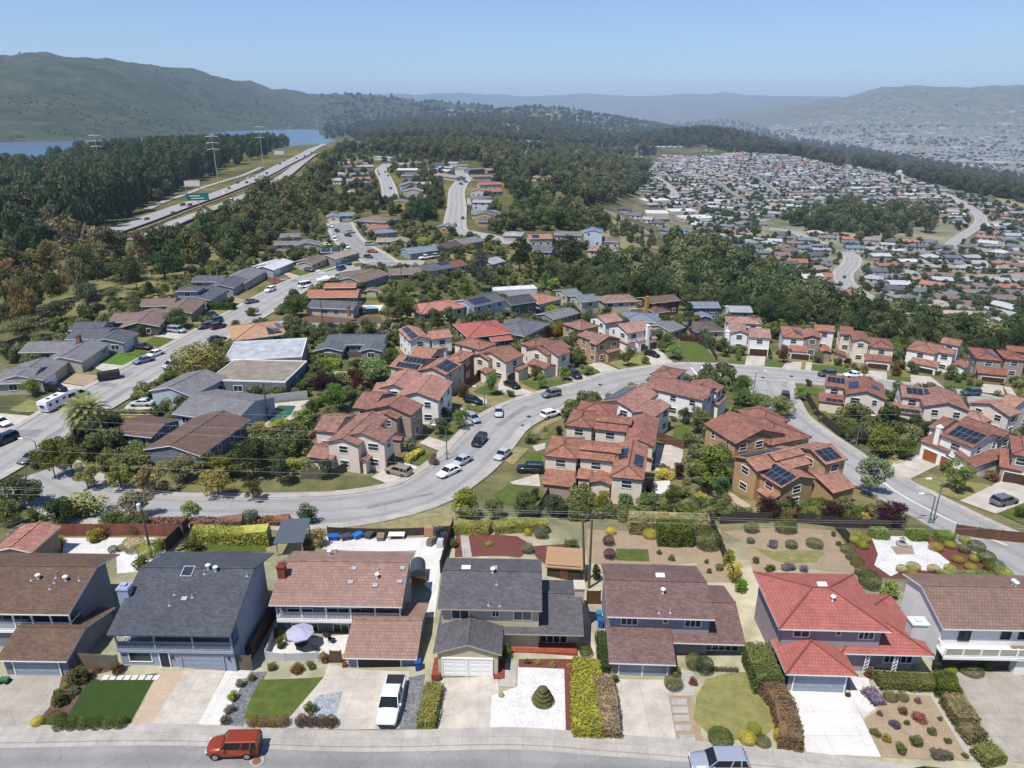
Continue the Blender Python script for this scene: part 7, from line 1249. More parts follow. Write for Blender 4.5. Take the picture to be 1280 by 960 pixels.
for a in[('A5',978,198,25,255,A(128,122,52),'ball','dense round olive-gold tree beside the flat-roofed building'),('E8',370,628,360,190,A(124,120,54),'broad','broad golden-green tree below the palm\'s left'),('E8',490,610,385,210,A(120,122,56),'broad','broad golden-green tree right under the palm'),('A5',645,520,440,95,OLIVE,'airy','small open tree in front of the brown ribbed roof'),('A5',430,742,600,160,A(146,146,74),'airy','street tree on the lower road, first from the left corner'),('A5',590,742,620,160,A(132,132,70),'airy','street tree on the lower road, second from the left corner'),('A5',755,762,610,200,A(136,122,72),'airy','rusty-leaved street tree on the lower road'),('A5',905,702,580,210,A(122,120,80),'broad','grey-olive tree behind the rusty street tree'),('A5',1062,782,640,190,A(156,144,76),'airy','yellowish street tree on the lower road'),('A5',1105,692,575,210,A(112,110,56),'broad','golden tree beside the white-trimmed deck'),('A5',1232,802,690,110,OLIVE,'airy','slim street tree at the lower road\'s middle'),('A5',632,672,540,210,A(122,124,66),'broad','olive tree in front of the ribbed brown roof\'s gable'),('A5',930,902,800,125,LIME,'airy','young lime tree on the lower road\'s near side'),('A5',1222,912,825,100,A(110,124,96),'airy','young grey-green tree on the lower road\'s near side'),('A5',665,885,750,195,A(128,118,72),'airy','brownish tree on the near side below the power pole'),('A5',400,870,758,230,A(158,158,98),'shrub','pale yellow-green flowering tree at the lower left'),('A5',95,830,680,270,DKGREEN,'broad','big dark green tree at the left edge above the pink roof'),('A5',40,920,790,200,A(116,124,66),'euca','feathery palm-like tree at the left edge'),('A5',285,915,790,210,DKGREEN,'broad','dark bushy tree beside the pale flowering one'),('A5',560,935,850,190,GREEN,'broad','leafy green tree behind the gravel back yard'),('A5',660,945,860,170,A(88,100,56),'broad','green tree right of the leafy one behind the gravel yard'),('A5',180,642,525,75,OLIVE,'airy','thin street tree at the left corner beside the dark car'),('A5',1205,642,505,180,DKGREEN,'broad','dark round tree right of the deck'),('A5',1262,470,410,60,OLIVE,'shrub','bush by the pool terrace wall'),('A5',520,645,550,130,GREEN,'shrub','green shrubbery under the palm'),('A5',160,292,205,105,A(136,144,66),'broad','yellow-green tree in front of the left edge house'),('A5',1050,540,490,60,GREEN,'shrub','shrub beside the deck steps'),('A6',290,912,790,110,A(106,122,92),'airy','young tree at the kerb of the lower road\'s bend'),('A6',380,690,570,80,A(80,98,70),'broad','dark tree in the corner house\'s patio'),('A6',372,292,178,135,PURPLE,'broad','dark purple plum tree behind the tile roofs'),('A6',520,275,155,125,A(96,60,58),'broad','reddish plum tree beside the purple one'),('A6',588,272,208,70,PURPLE,'broad','small purple tree at the white gable'),('A6',430,362,230,175,A(100,128,62),'broad','bright green tree below the plum trees'),('A6',605,212,115,240,A(104,128,66),'broad','light green tree mass by the solar turret house'),('A6',690,170,60,150,GREEN,'broad','green tree right of the courtyard house'),('A6',530,185,115,120,DKGREEN,'broad','dark green tree at the courtyard lawn'),('A6',160,462,400,150,YGREEN,'shrub','lime shrub below the swimming pool'),('A6',60,470,410,110,GOLD,'shrub','golden shrub left of the pool'),('A6',30,690,500,220,DKGREEN,'broad','dark tree at the middle of the lower slope'),('A6',160,715,570,140,A(92,106,84),'broad','grey-green tree above the lower road'),('A6',270,430,340,120,LIME,'shrub','lime bush on the terraced slope'),('A6',310,400,310,90,GREEN,'broad','tree on the terraced slope by the fence'),('A6',215,640,590,110,YGREEN,'shrub','yellowish shrub on the slope by the lower fence'),('A6',110,620,540,120,GREEN,'broad','green tree over the terraced slope'),('A6',1188,285,175,95,A(104,136,56),'broad','round street tree on the small lawn at the bend'),('A6',1042,295,210,75,A(112,92,68),'broad','bronze tree at the stone wall left of the bend'),('A6',950,412,345,92,A(116,96,68),'broad','bronze tree before the white dish house'),('A6',932,485,400,125,A(90,106,66),'broad','green tree by the blue driveway'),('A6',1032,452,355,110,A(116,140,66),'airy','young lime street tree on the driveway lawns'),('A6',798,565,490,95,A(110,122,100),'airy','grey-green tree beside the brown stone house\'s drive'),('A6',970,105,40,110,PURPLE,'broad','purple tree below the white solar house'),('A6',900,625,550,60,A(150,120,96),'airy','thin reddish young tree on the lawn'),('A6',1130,205,150,60,GREEN,'broad','small green tree between gable and bend'),('Z',583,652,614,52,A(136,140,50),'broad','big yellow-green round tree at the bend\'s near corner'),('Z',618,650,622,40,A(112,118,72),'broad','olive tree right of the yellow-green corner tree'),('Z',660,648,618,44,A(86,100,56),'broad','green tree at the lawn corner behind the hedge'),('A7',218,252,175,70,A(122,146,62),'broad','lime street tree on the cream house\'s lawn'),('A7',185,205,135,85,A(106,100,60),'broad','olive-brown tree at the bay window'),('A7',322,207,142,72,A(124,148,58),'broad','lime street tree before the balcony house'),('A7',435,182,130,60,A(126,146,64),'broad','small lime tree on the ochre house\'s lawn'),('A7',620,142,50,85,A(98,100,58),'broad','olive tree at the ochre house\'s right'),('A7',840,108,40,115,A(104,140,48),'broad','bright green tree beside the curved lawn'),('A7',780,75,15,70,A(108,126,60),'broad','light green tree above the bright one'),('A7',700,132,85,42,A(116,112,70),'airy','thin bronze tree on the bell-chimney lawn'),('A7',296,478,410,40,PURPLE,'broad','small dark red tree at the identical pair\'s corner'),('A7',500,808,715,105,A(134,128,52),'broad','golden tree at the identical pair\'s patio'),('A7',605,805,730,95,A(110,128,76),'airy','pale green tree against the hipped wing'),('A7',715,765,690,105,PURPLE,'broad','dark purple tree by the white yard wall'),('A7',830,790,705,120,GREEN,'broad','green tree right of the white yard wall'),('A7',995,740,520,215,A(122,132,60),'broad','tall light green tree beside the ochre houses'),('A7',1050,785,650,120,A(90,116,60),'broad','mid green tree before the front ochre house'),('A7',858,672,575,55,A(80,48,46),'broad','dark red tree by the paved yard'),('A7',792,672,622,100,YELLOW,'shrub','bright yellow bush in the paved yard'),('A7',960,770,725,60,YELLOW,'shrub','golden bush below the tall light green tree'),('A7',715,812,740,150,A(104,120,66),'broad','bushy green tree below the purple one'),('A7',888,412,320,72,DKGREEN,'broad','dark tree behind the long white house\'s end'),('A7',945,455,330,125,A(122,124,76),'broad','olive tree behind the long white house'),('A7',905,520,450,90,GREEN,'shrub','shrub on the strip of garden lawn'),('A7',1148,305,185,115,A(92,124,56),'broad','leafy green tree at the side street\'s top left'),('A7',1170,335,250,150,A(98,120,62),'broad','green tree below the leafy one'),('A7',1255,335,280,95,A(122,126,84),'broad','olive tree by the side street bend'),('A7',1062,97,5,78,A(82,104,52),'broad','round tree left of the white balconied house'),('A7',1138,118,45,35,A(112,140,62),'broad','little lollipop tree before the white balconied house'),('A7',182,775,700,50,A(96,74,60),'broad','dark bronze shrub at the pair\'s front corner'),('A7',270,845,755,150,A(86,92,70),'broad','dark mixed tree before the identical pair'),('A7',940,810,745,100,A(96,112,70),'broad','green tree at the back fence below the golden bush'),('A7',650,460,425,45,A(110,100,80),'shrub','bronze shrub on the sidewalk strip'),('A8',250,292,230,70,A(118,146,60),'broad','lime tree at the tan solar house\'s corner'),('A8',145,365,280,190,A(122,130,74),'broad','wide olive tree beside the side street'),('A8',55,335,265,110,A(110,124,72),'broad','green tree left of the wide olive tree'),('A8',620,550,410,185,A(118,122,48),'broad','big round olive-gold tree by the dark fence'),('A8',730,560,465,120,A(88,104,48),'broad','dark green tree right of the olive-gold one'),('A8',568,725,540,195,A(136,146,110),'airy','pale willowy tree at the side street\'s edge'),('A8',960,705,555,175,A(126,136,66),'airy','light tree on the grass between the drives'),('A8',662,862,755,190,PURPLE,'broad','big dark purple tree at the side street fence'),('A8',395,850,755,140,PURPLE,'broad','dark purple tree before the ochre house\'s shed'),('A8',200,805,725,105,PURPLE,'broad','dark purple tree under the solar wing'),('A8',105,835,745,150,PURPLE,'broad','dark purple tree at the back fence corner'),('A8',300,850,780,110,A(130,136,64),'broad','lime-olive tree between two purple ones'),('A8',200,860,770,90,A(116,108,64),'broad','brown-green tree at the back fence'),('A8',500,845,760,100,A(100,112,62),'broad','green tree by the golden bush at the fence'),('A8',545,845,800,60,A(206,160,60),'shrub','orange-gold bush at the back fence'),('A8',1132,662,600,70,A(130,86,58),'broad','red-brown bush at the white house\'s entry'),('A8',690,182,110,52,A(120,84,60),'broad','rusty tree between tan tower and white house'),('A8',470,135,92,42,PURPLE,'broad','small purple tree at the tan tower'),('A8',180,122,38,72,A(120,78,58),'broad','red-brown tree before the white and stone house'),('A8',978,215,160,45,A(84,116,58),'broad','green tree left of the right-end stone house'),('A8',1002,200,150,40,A(96,122,64),'broad','green tree behind the one by the stone house'),('A8',1074,232,190,42,A(136,140,60),'shrub','yellow-green shrub at the stone house'),('A8',1030,228,190,32,GREEN,'ball','round bush at the stone house'),('A8',430,135,85,50,GREEN,'broad','green tree left of the tan tower'),('A8',500,148,118,30,GREEN,'ball','ball bush at the tan tower\'s arch'),('A8',550,172,115,42,A(134,124,100),'broad','pale bronze tree at the tan garage'),('A8',640,280,230,40,A(120,132,98),'broad','grey-green tree between the two solar houses'),('A8',1080,350,318,45,GREEN,'shrub','shrub behind the dark fence, left one'),('A8',1122,350,308,40,GREEN,'shrub','shrub behind the dark fence, right one'),('A8',1265,830,770,70,GREEN,'broad','green bush by the grey estate'),('A8',690,90,20,60,A(126,140,60),'broad','lime trees right of the tan tower'),('A8',360,375,335,50,YGREEN,'shrub','lime bush inside the dark curved fence'),('B3',112,425,250,140,PINEC,'pine','tall dark pine standing alone, left of two'),('B3',345,415,238,175,PINEC,'pine','tall dark pine standing alone, right of two'),('B3',455,690,608,105,A(88,104,70),'broad','grey-green tree behind the ochre tile house'),('B3',310,755,660,80,A(156,136,50),'broad','golden tree behind the tile gables'),('B3',365,745,670,60,A(124,112,54),'broad','darker golden tree beside the golden one'),('B3',830,725,628,66,A(66,84,56),'fir','dark conical fir, left of two behind the curved lawn'),('B3',928,745,640,82,A(66,84,54),'fir','dark conical fir, right of two behind the curved lawn'),('B3',1008,775,695,48,A(70,96,60),'fir','small fir at the slanting hedge'),('B3',245,770,690,70,PURPLE,'broad','dark red tree at the slate hip\'s corner'),('B3',260,500,380,120,A(104,104,76),'broad','olive tree under the right-hand pine'),('B3',235,510,430,70,A(92,128,56),'broad','bright green bush below the olive tree'),('B3',280,525,455,90,A(134,156,60),'broad','lime bush mass by the white wall'),('B3',345,515,452,45,DKGREEN,'broad','dark small tree at the dry grass'),('B3',275,640,580,100,YGREEN,'shrub','lime garden shrubs before the salmon-tan house'),('B3',930,660,575,70,A(66,84,64),'broad','dark tree beside the slate-blue house'),('B3',640,600,520,60,A(84,104,56),'broad','tree beside the tan two-storey house'),('B2',1135,522,305,135,A(92,98,84),'pine','tall grey-green cypress above the hillside gardens'),('B2',770,665,540,145,A(90,104,52),'broad','big round green tree right of the pool'),('B2',702,668,600,110,A(112,104,72),'broad','brownish tree before the round green one'),('B2',222,645,555,135,A(92,104,54),'broad','round tree at the lane\'s left end'),('B2',848,215,68,172,A(66,86,52),'broad','huge dark oak beside the upper road\'s gardens'),('B2',640,145,15,85,PINEC,'fir','dark conifer at the upper road\'s bottom'),('B2',1068,335,290,80,A(128,120,50),'broad','golden round tree, left of two by the middle road'),('B2',1162,338,282,75,A(126,116,52),'broad','golden round tree, right of two by the middle road'),('B2',940,442,398,52,A(96,124,56),'broad','small round green tree by the red patio'),('B2',850,292,252,80,A(160,162,64),'shrub','yellow-green bush mass above the blue-grey roof'),('B2',780,545,480,120,A(104,112,62),'broad','olive tree on the hillside gardens'),('B2',870,530,470,130,A(92,104,58),'broad','dark olive tree on the hillside gardens'),('B2',1050,560,480,90,A(112,128,62),'broad','light green tree at the hillside garden\'s foot'),('B2',290,760,690,140,A(98,110,60),'broad','olive tree beside the shake roof'),('B2',700,620,540,60,DKGREEN,'broad','dark small tree left of the round green tree'),('B2',370,260,190,90,A(110,124,76),'broad','grey-green tree at the cul-de-sac\'s left'),('B2',20,640,590,70,GREEN,'shrub','bush beside the left street\'s lower lawns'),('B2',975,700,590,70,A(104,112,66),'broad','tree by the salmon hip\'s drive'),('B2',1085,660,600,60,A(92,108,60),'broad','tree before the pale blue solar house'),('B2',900,720,640,60,A(96,110,66),'broad','tree at the salmon hip\'s left corner'),('B1',400,410,145,370,A(126,112,78),'euca','giant pale-branched eucalyptus with a flat brownish crown',M_PALEBARK),('B1',80,545,360,220,A(140,108,62),'euca','rusty-brown eucalyptus at the left edge'),('B1',265,485,275,200,A(124,112,66),'euca','olive-gold eucalyptus left of the giant one'),('B1',555,405,215,230,A(92,94,66),'euca','dark eucalyptus right of the giant one'),('B1',700,425,228,155,A(126,102,70),'euca','brown-topped eucalyptus near the freeway'),('B1',590,475,375,260,A(78,92,48),'pine','wide dark green umbrella-shaped tree'),('B1',800,462,318,230,A(72,88,52),'pine','dark green tree right of the umbrella-shaped one'),('B1',728,545,468,58,A(74,96,54),'broad','dark round garden tree behind the brown roofs'),('B1',802,545,472,75,A(152,150,62),'broad','yellow-green garden tree behind the brown roofs'),('B1',150,752,640,225,A(112,114,78),'broad','grey-olive spreading tree at the left edge'),('B1',430,605,480,195,A(92,102,84),'broad','grey-green bushy tree behind the mauve-brown roofs'),('B1',1022,500,440,40,A(84,100,60),'broad','small dark street tree by the grey roofs'),('B1',1095,520,475,70,A(110,142,52),'broad','bright lime tree on the left street'),('B1',860,700,600,160,A(80,104,62),'broad','tall hedge-like tree at the brown gable'),('B1',895,650,612,60,A(124,80,58),'broad','reddish bush before the brown roof'),('B1',300,660,560,160,A(82,96,70),'broad','dark tree between the left gardens'),('B1',60,690,570,130,A(84,98,58),'broad','dark tree at the left edge fence'),('B1',560,560,500,110,A(112,118,82),'broad','grey tree behind the brown roofs'),('B1',660,580,520,130,A(112,120,60),'broad','olive garden tree behind the brown roofs'),('B1',1150,705,660,70,GREEN,'broad','bush at the shake roof\'s street corner'),('B1',690,740,660,60,A(96,112,56),'broad','bush at the dark slate roof\'s front')]:T(*a)
p=PT(*px('A5',(470,560)));d=ray(*px('A5',(415,420)));zc=6.3;e=empty('palm_tree',(p.x-2.0,p.y+2.5,terr(p.x-2,p.y+2.5)));tag(e,'large date palm with arching fronds standing beside the left street','palm')
b=MB();b.tube([(0,0,-.4),(0,0,zc)],[.5,.42],10);b.build('trunk',mat_plain('palm_trunk',A(132,112,88),.95,var=.35,scale=5),e)
r=np.random.RandomState(5);V,Fq=[],[]
for k in range(110):
 a=k*2.39996;el=1.25-1.75*(k/110)**.9;Lf=4.3*r.uniform(.88,1.08);pts=[]
 for i in range(12):
  t=i/11;ee=el-1.1*t*t;rr=Lf*t
  pts.append(np.array((0,0,0.0))if i==0 else pts[-1]+Lf/11*np.array((math.cos(a)*math.cos(ee),math.sin(a)*math.cos(ee),math.sin(ee))))
 sd=np.array((-math.sin(a),math.cos(a),0))
 for i in range(1,11):
  for sg in(-1,1):
   for m in(0,.5):
    q=pts[i]*(1-m)+pts[i+1]*m;dr=pts[i+1]-pts[i];dr/=np.linalg.norm(dr);ll=.8*math.sin(math.pi*(i+m+.6)/12.5)**.7;tip=q+(sd*sg*.8+dr*.6+np.array((0,0,.12)))*ll;n0=len(V)
    V+=[q-dr*.09,q+dr*.11,tip];Fq.append((n0,n0+1,n0+2))
me=bpy.data.meshes.new('fronds');me.from_pydata([tuple(v)for v in V],[],Fq);me.materials.append(M_LEAF);o=link('fronds',me,e,A(140,142,92,.7));o.location=(0,0,zc)
M_ROADP=_asphalt('patched_asphalt',A(146,146,150),.06)
for reg,pts,m,nm in[('E1',[(900,595),(1040,512),(1260,545),(1120,622)],G_VIVID,'lawn'),('E1',[(810,630),(890,598),(1130,625),(1040,690),(950,690)],M_CONC,'driveway'),('E1',[(530,770),(670,690),(890,712),(780,808)],G_DIRT,'gravel'),('E1',[(400,830),(520,775),(770,812),(640,900)],M_CONC,'driveway'),('E2',[(200,640),(300,580),(490,605),(385,665)],G_LAWN,'lawn'),('E2',[(520,470),(570,450),(720,470),(650,525)],G_LAWN,'lawn'),('E2',[(760,340),(960,345),(880,400),(740,380)],G_DRY,'lawn'),('E2',[(0,700),(200,690),(250,720),(150,745),(0,730)],G_LAWN,'lawn'),('E2',[(-20,735),(180,755),(60,830),(-60,820)],G_VIVID,'lawn'),('E2',[(300,530),(520,540),(620,560),(500,600),(300,575)],M_CONC,'driveway'),('E2',[(900,260),(960,220),(1120,250),(1100,290)],G_DIRT,'planting_bed'),('A5',[(45,360),(140,310),(240,330),(215,372),(90,372)],G_DRY,'lawn'),('A5',[(-20,375),(170,392),(90,440),(-20,480)],M_CONC,'driveway'),('A5',[(560,360),(730,350),(740,385),(570,385)],M_CONC,'driveway'),('A5',[(620,335),(740,340),(745,355),(600,355)],M_CONC,'driveway'),('A5',[(570,390),(790,390),(780,405),(540,405)],G_DRY,'lawn'),('A5',[(190,680),(330,690),(320,760),(250,790),(170,700)],G_TAN,'sidewalk'),('E4',[(330,715),(420,695),(560,735),(470,768)],G_LAWN,'lawn'),('E4',[(600,685),(680,655),(825,690),(700,722)],G_LAWN,'lawn'),('E4',[(940,620),(1000,600),(1110,645),(1000,675)],G_LAWN,'lawn'),('E4',[(100,800),(180,775),(290,810),(200,845)],G_MULCH,'planting_bed'),('E4',[(270,740),(330,730),(460,770),(380,800)],G_TAN,'driveway'),('E4',[(20,880),(90,870),(105,910),(20,940)],G_LAWN,'lawn'),('E4',[(580,690),(620,690),(700,730),(610,745)],M_CONC,'driveway'),('E4',[(1000,480),(1280,530),(1280,610),(1100,530)],G_BRICKP,'planting_bed'),('E4',[(720,205),(830,205),(850,240),(740,240)],G_TAN,'driveway'),('D1',[(740,690),(870,618),(1100,660),(1160,700),(940,770)],M_CONC,'driveway'),('D1',[(760,790),(840,720),(940,772),(830,790)],G_LAWN,'lawn'),('D1',[(1085,560),(1200,470),(1290,500),(1290,615)],G_LAWN,'lawn'),('D1',[(960,555),(1020,550),(1270,640),(1270,660),(1180,640)],M_CONCW,'path'),('D1',[(1090,620),(1150,600),(1260,655),(1170,700)],G_BARK,'planting_bed'),('A6',[(830,520),(880,490),(1035,540),(980,580)],M_CONC,'driveway'),('A6',[(930,490),(1000,445),(1090,470),(1060,520)],G_LAWN,'lawn'),('A6',[(1080,370),(1160,390),(1150,420),(1100,415)],G_LAWN,'lawn'),('A6',[(1060,330),(1150,350),(1160,375),(1060,355)],G_LAWN,'lawn'),('A6',[(1030,350),(1110,380),(1130,430),(1060,440)],M_CONC,'driveway'),('A6',[(1050,300),(1090,285),(1160,310),(1160,330),(1090,340)],M_CONC,'driveway'),('D3',[(85,850),(180,800),(370,870),(230,890)],G_LAWN,'lawn'),('A6',[(1190,240),(1230,225),(1290,270),(1250,285)],M_CONC,'driveway'),('D3',[(305,830),(345,765),(640,865),(480,885),(330,870)],M_CONC,'driveway'),('D3',[(500,770),(640,735),(860,750),(960,775),(840,820),(690,860)],G_LAWN,'lawn'),('D3',[(960,690),(1010,690),(1130,735),(1020,780),(900,730)],M_CONC,'driveway'),('D3',[(1030,680),(1110,660),(1230,700),(1130,728)],G_LAWN,'lawn'),('D3',[(1100,620),(1180,590),(1320,660),(1250,690)],M_CONC,'driveway'),('D5',[(0,530),(60,515),(270,600),(100,640)],M_CONC,'driveway'),('D5',[(150,530),(300,440),(470,460),(520,550),(280,590)],G_DRY,'lawn'),('D5',[(460,420),(590,400),(745,545),(540,560),(500,500)],M_CONC,'driveway'),('D5',[(795,345),(900,335),(1000,380),(1105,520),(1000,538),(880,530),(800,440)],G_LAWN,'lawn'),('D5',[(845,490),(880,490),(940,545),(890,550)],M_CONC,'path'),('E6',[(730,580),(860,580),(1010,660),(1090,750),(1000,770),(800,700)],G_FIELD,'dry_grass'),('D7',[(310,465),(475,470),(465,555),(290,550)],M_CONC,'driveway'),('D7',[(145,500),(290,500),(285,545),(140,535)],G_LAWN,'lawn'),('D7',[(470,500),(640,510),(620,570),(458,555)],G_LAWN,'lawn'),('D7',[(665,515),(800,520),(785,590),(620,575)],M_CONC,'driveway'),('D7',[(835,520),(890,525),(880,600),(825,595)],M_CONC,'path'),('D7',[(890,540),(1160,560),(1280,600),(1270,625),(885,600)],G_LAWN,'lawn'),('D8',[(310,360),(435,370),(435,430),(300,410)],M_CONC,'driveway'),('D8',[(440,395),(580,405),(580,445),(437,432)],G_LAWN,'lawn'),('D8',[(580,390),(705,400),(780,462),(585,446)],M_CONC,'driveway'),('D8',[(785,430),(1010,450),(1010,475),(785,460)],G_LAWN,'lawn'),('D8',[(1020,445),(1145,455),(1160,512),(1010,495)],M_CONC,'driveway'),('D8',[(1150,460),(1200,465),(1238,530),(1190,525)],M_CONC,'path'),('A8',[(635,598),(790,545),(890,590),(760,655)],M_CONC,'driveway'),('A8',[(770,660),(850,640),(1140,685),(990,750),(880,720)],G_DRY,'lawn'),('A8',[(985,755),(1180,660),(1290,690),(1290,760),(1150,815)],M_CONC,'driveway'),('A8',[(1160,810),(1290,760),(1290,870)],G_LAWN,'lawn'),('A8',[(590,570),(700,545),(740,575),(650,598)],G_DRY,'lawn'),('A8',[(270,235),(365,245),(370,285),(290,265)],G_LAWN,'lawn'),('A7',[(755,515),(885,515),(870,620),(745,640)],M_CONC,'patio'),('A7',[(715,690),(820,680),(815,740),(740,750)],M_CONCW,'patio'),('A7',[(135,560),(215,550),(215,605),(140,600)],G_LAWN,'lawn'),('A7',[(0,740),(60,700),(200,715),(240,760),(100,800),(0,790)],G_LAWN,'lawn'),('A7',[(170,520),(290,490),(300,510),(190,545)],M_CONC,'driveway'),('A7',[(65,690),(200,650),(210,710),(80,700)],M_CONC,'driveway'),('A7',[(130,475),(220,410),(300,375),(325,385),(250,420),(180,470)],G_FIELD,'verge'),('A7',[(210,490),(290,420),(320,440),(290,480)],G_LAWN,'lawn'),('A7',[(35,590),(90,525),(155,530),(80,610)],G_FIELD,'verge'),('A7',[(840,420),(910,420),(880,510),(830,500)],G_LAWN,'lawn'),('A7',[(1095,730),(1200,800),(1150,850),(1090,760)],G_TAN,'patio'),('A6',[(0,420),(110,330),(320,310),(250,390),(160,430),(60,460)],M_CONC,'pool_deck'),('E3',[(1010,300),(1280,295),(1240,350),(1000,360)],M_CONCW,'pool_deck'),('E3',[(1110,225),(1280,225),(1280,250),(1095,250)],G_LAWN,'lawn'),('E3',[(560,380),(1250,400),(1270,480),(540,470)],G_BARK,'planting_bed'),('E3',[(700,880),(960,890),(960,940),(700,930)],M_CONC,'patio'),('E3',[(640,850),(900,780),(1000,790),(950,880),(680,880)],G_LAWN,'lawn'),('Z',[(700,255),(745,262),(810,298),(825,312),(780,312),(730,295),(690,270)],G_FIELD,'dry_grass'),('Z',[(1235,240),(1285,248),(1285,266),(1245,262)],G_FIELD,'dry_grass')]:
 patch(nm,reg,pts,m,.05+.0004*PT(*px(reg,pts[0])).length,3.0)
for reg,q in(('A5',[(455,240),(480,228),(575,235),(555,252)]),('A5',[(575,200),(590,182),(652,180),(615,205)]),('A5',[(470,340),(620,250),(645,250),(500,345)]),('A5',[(60,490),(85,460),(205,456),(180,492)]),('A5',[(215,500),(310,440),(312,460),(250,505)]),('E3',[(360,60),(520,80),(500,90),(350,75)]),('A6',[(570,830),(900,760),(905,768),(580,842)]),('A7',[(0,420),(130,330),(150,335),(20,430)]),('E5',[(795,215),(870,215),(885,275),(800,275)]),('E4',[(760,260),(960,255),(940,330),(830,330)])):patch('road_patch',reg,q,M_ROADP,.075+.0007*PT(*px(reg,q[0])).length,4)
for i,(reg,x,y)in enumerate((('A6',1075,738),('A7',155,382),('A7',490,232),('A7',130,425),('D7',452,660),('D7',705,648),('D7',838,702))):
 p=PT(*px(reg,(x,y)));b=MB();b.lathe([(.5,0),(.5,.03)],16);o=b.build('manhole_cover',M_TRIMB);o.location=p+Vector((0,0,.16));tag(o,'dark round manhole cover in the curved street\'s asphalt','manhole','manholes of the curved street')
M_POOL=mat_plain('pool_water',A(96,190,205,.75),.08,var=.1,scale=.5);M_POOLG=mat_plain('green_pool_water',A(70,112,92,.6),.08,var=.1,scale=.5)
o=patch('pool','A6',[(105,375),(150,340),(232,342),(205,385),(130,430),(100,415)],M_POOLG,.18);del o['kind'];o.name='swimming_pool';tag(o,'dark green swimming pool on the pale terrace','pool')
o=patch('pool','E3',[(1110,320),(1140,310),(1190,312),(1225,325),(1220,345),(1170,352),(1125,345)],M_POOL,.2);del o['kind'];o.name='swimming_pool';tag(o,'turquoise swimming pool beside the dark grey roof','pool')
for x,y,r_,reg in((880,472,9,'D5'),):pass
for q in(((878,568),(950,650)),((972,560),(1048,650))):
 L=[PT(*px('D5',p))for p in q];b=MB();strip(b,smooth_line(L,2),-.15,.15,.16);o=b.build('stop_line',M_WHITE);o['kind']='structure';o.name='road_marking'
L=[PT(*px('A8',p))for p in((600,640),(680,705),(840,795),(1010,878),(1200,960))];b=MB();strip(b,smooth_line(L,2),-.25,.25,.13);o=b.build('road_marking',M_CONCW);o['kind']='structure'
for lb,reg,pts,h,m in[('dark curved wooden fence along the side street bank','A8',[(285,290),(340,380),(430,455),(520,500)],1.9,M_WOODD),('dark brown fence behind the big olive-gold tree','A8',[(600,400),(700,405),(830,450)],1.9,M_WOODD),('brown fence along the paved yard','A7',[(750,490),(880,535)],1.9,M_WOODB),('grey fence around the corner house\'s patio','D1',[(120,700),(360,710),(550,620)],1.7,M_WOODG),('white picket wall behind the green pool','A6',[(20,330),(290,300)],1.6,M_WOODW),('dark stained fence beneath the pool house','E3',[(940,385),(1235,375)],1.8,M_WOODD),('grey courtyard fence with its dark hedge','E3',[(930,760),(1130,760)],1.6,M_WOODG),('dark fence along the curved lawn\'s right','D5',[(1000,330),(1060,420),(1110,510)],1.4,M_WOODD),('grey fence below the left edge eucalyptus','E1',[(0,490),(130,440),(260,400)],1.8,M_WOODG),('fence at the foot of the identical pair','A7',[(190,850),(250,745)],1.6,M_WOODG),('long dark fence above the front row\'s gardens','A7',[(1000,865),(1280,880)],1.6,M_WOODD),('pale terraced fence on the slope left of the tile roofs','A6',[(200,600),(330,480)],1.2,M_WOODT),('second terraced fence on the slope left of the tile roofs','A6',[(160,560),(300,450)],1.2,M_WOODG)]:fence(lb,reg,pts,h,m,posts=False)
def hd2(label,reg,pts,w,h,col,s):return hedge(label,pxs(reg,pts,h*.5),w,h,col,seed=s,leaf=.2,dens=26,round_=.4)
hd2('clipped L-shaped lime hedge behind the courtyard house','E3',[(690,735),(900,745)],2.2,1.6,A(118,132,50),31);hd2('lower arm of the clipped lime hedge','E3',[(680,790),(870,800),(850,840)],1.8,1.4,A(128,142,52),32);hd2('small clipped hedge beside the silver saloon','A5',[(645,297),(722,295)],1.6,1.6,A(104,112,60),33);hd2('low clipped hedge strip on the left street','A5',[(572,368),(724,368)],1.2,.7,A(120,120,66),34);hd2('tall slanting hedge right of the curved lawn','D5',[(985,270),(1050,350)],2.4,3.2,A(92,108,76),35);hd2('bright yellow-green hedge on the corner house\'s lawn','D1',[(1050,540),(1180,445)],1.5,1.1,A(176,168,50),36);hd2('long hedge before the left street\'s brown house','E2',[(790,300),(1015,310)],2.4,2.0,A(72,92,50),37);hd2('purplish-brown hedge behind the curved lawn','D5',[(790,295),(960,310),(1000,340)],2.0,1.8,A(104,76,60),38)
for i,(reg,q)in enumerate((('A5',[(570,912),(900,906)]),('A5',[(930,906),(1180,902)]),('A6',[(30,900),(200,895)]))):hd2(('left','middle','right')[i]+' stretch of the reddish-brown verge hedge on the lower road',reg,q,2.2,.9,A(130,92,74),40+i)
def inpoly(P_,x,y):
 c=False;j=len(P_)-1
 for i in range(len(P_)):
  if(P_[i][1]>y)!=(P_[j][1]>y)and x<(P_[j][0]-P_[i][0])*(y-P_[i][1])/(P_[j][1]-P_[i][1])+P_[i][0]:c=not c
  j=i
 return c
def clear(x,y,m):
 for L,hw in ROADS:
  d=np.hypot(L[:,0]-x,L[:,1]-y).min()
  if d<hw+m:return False
 return True
HS=np.array(HSPOTS)
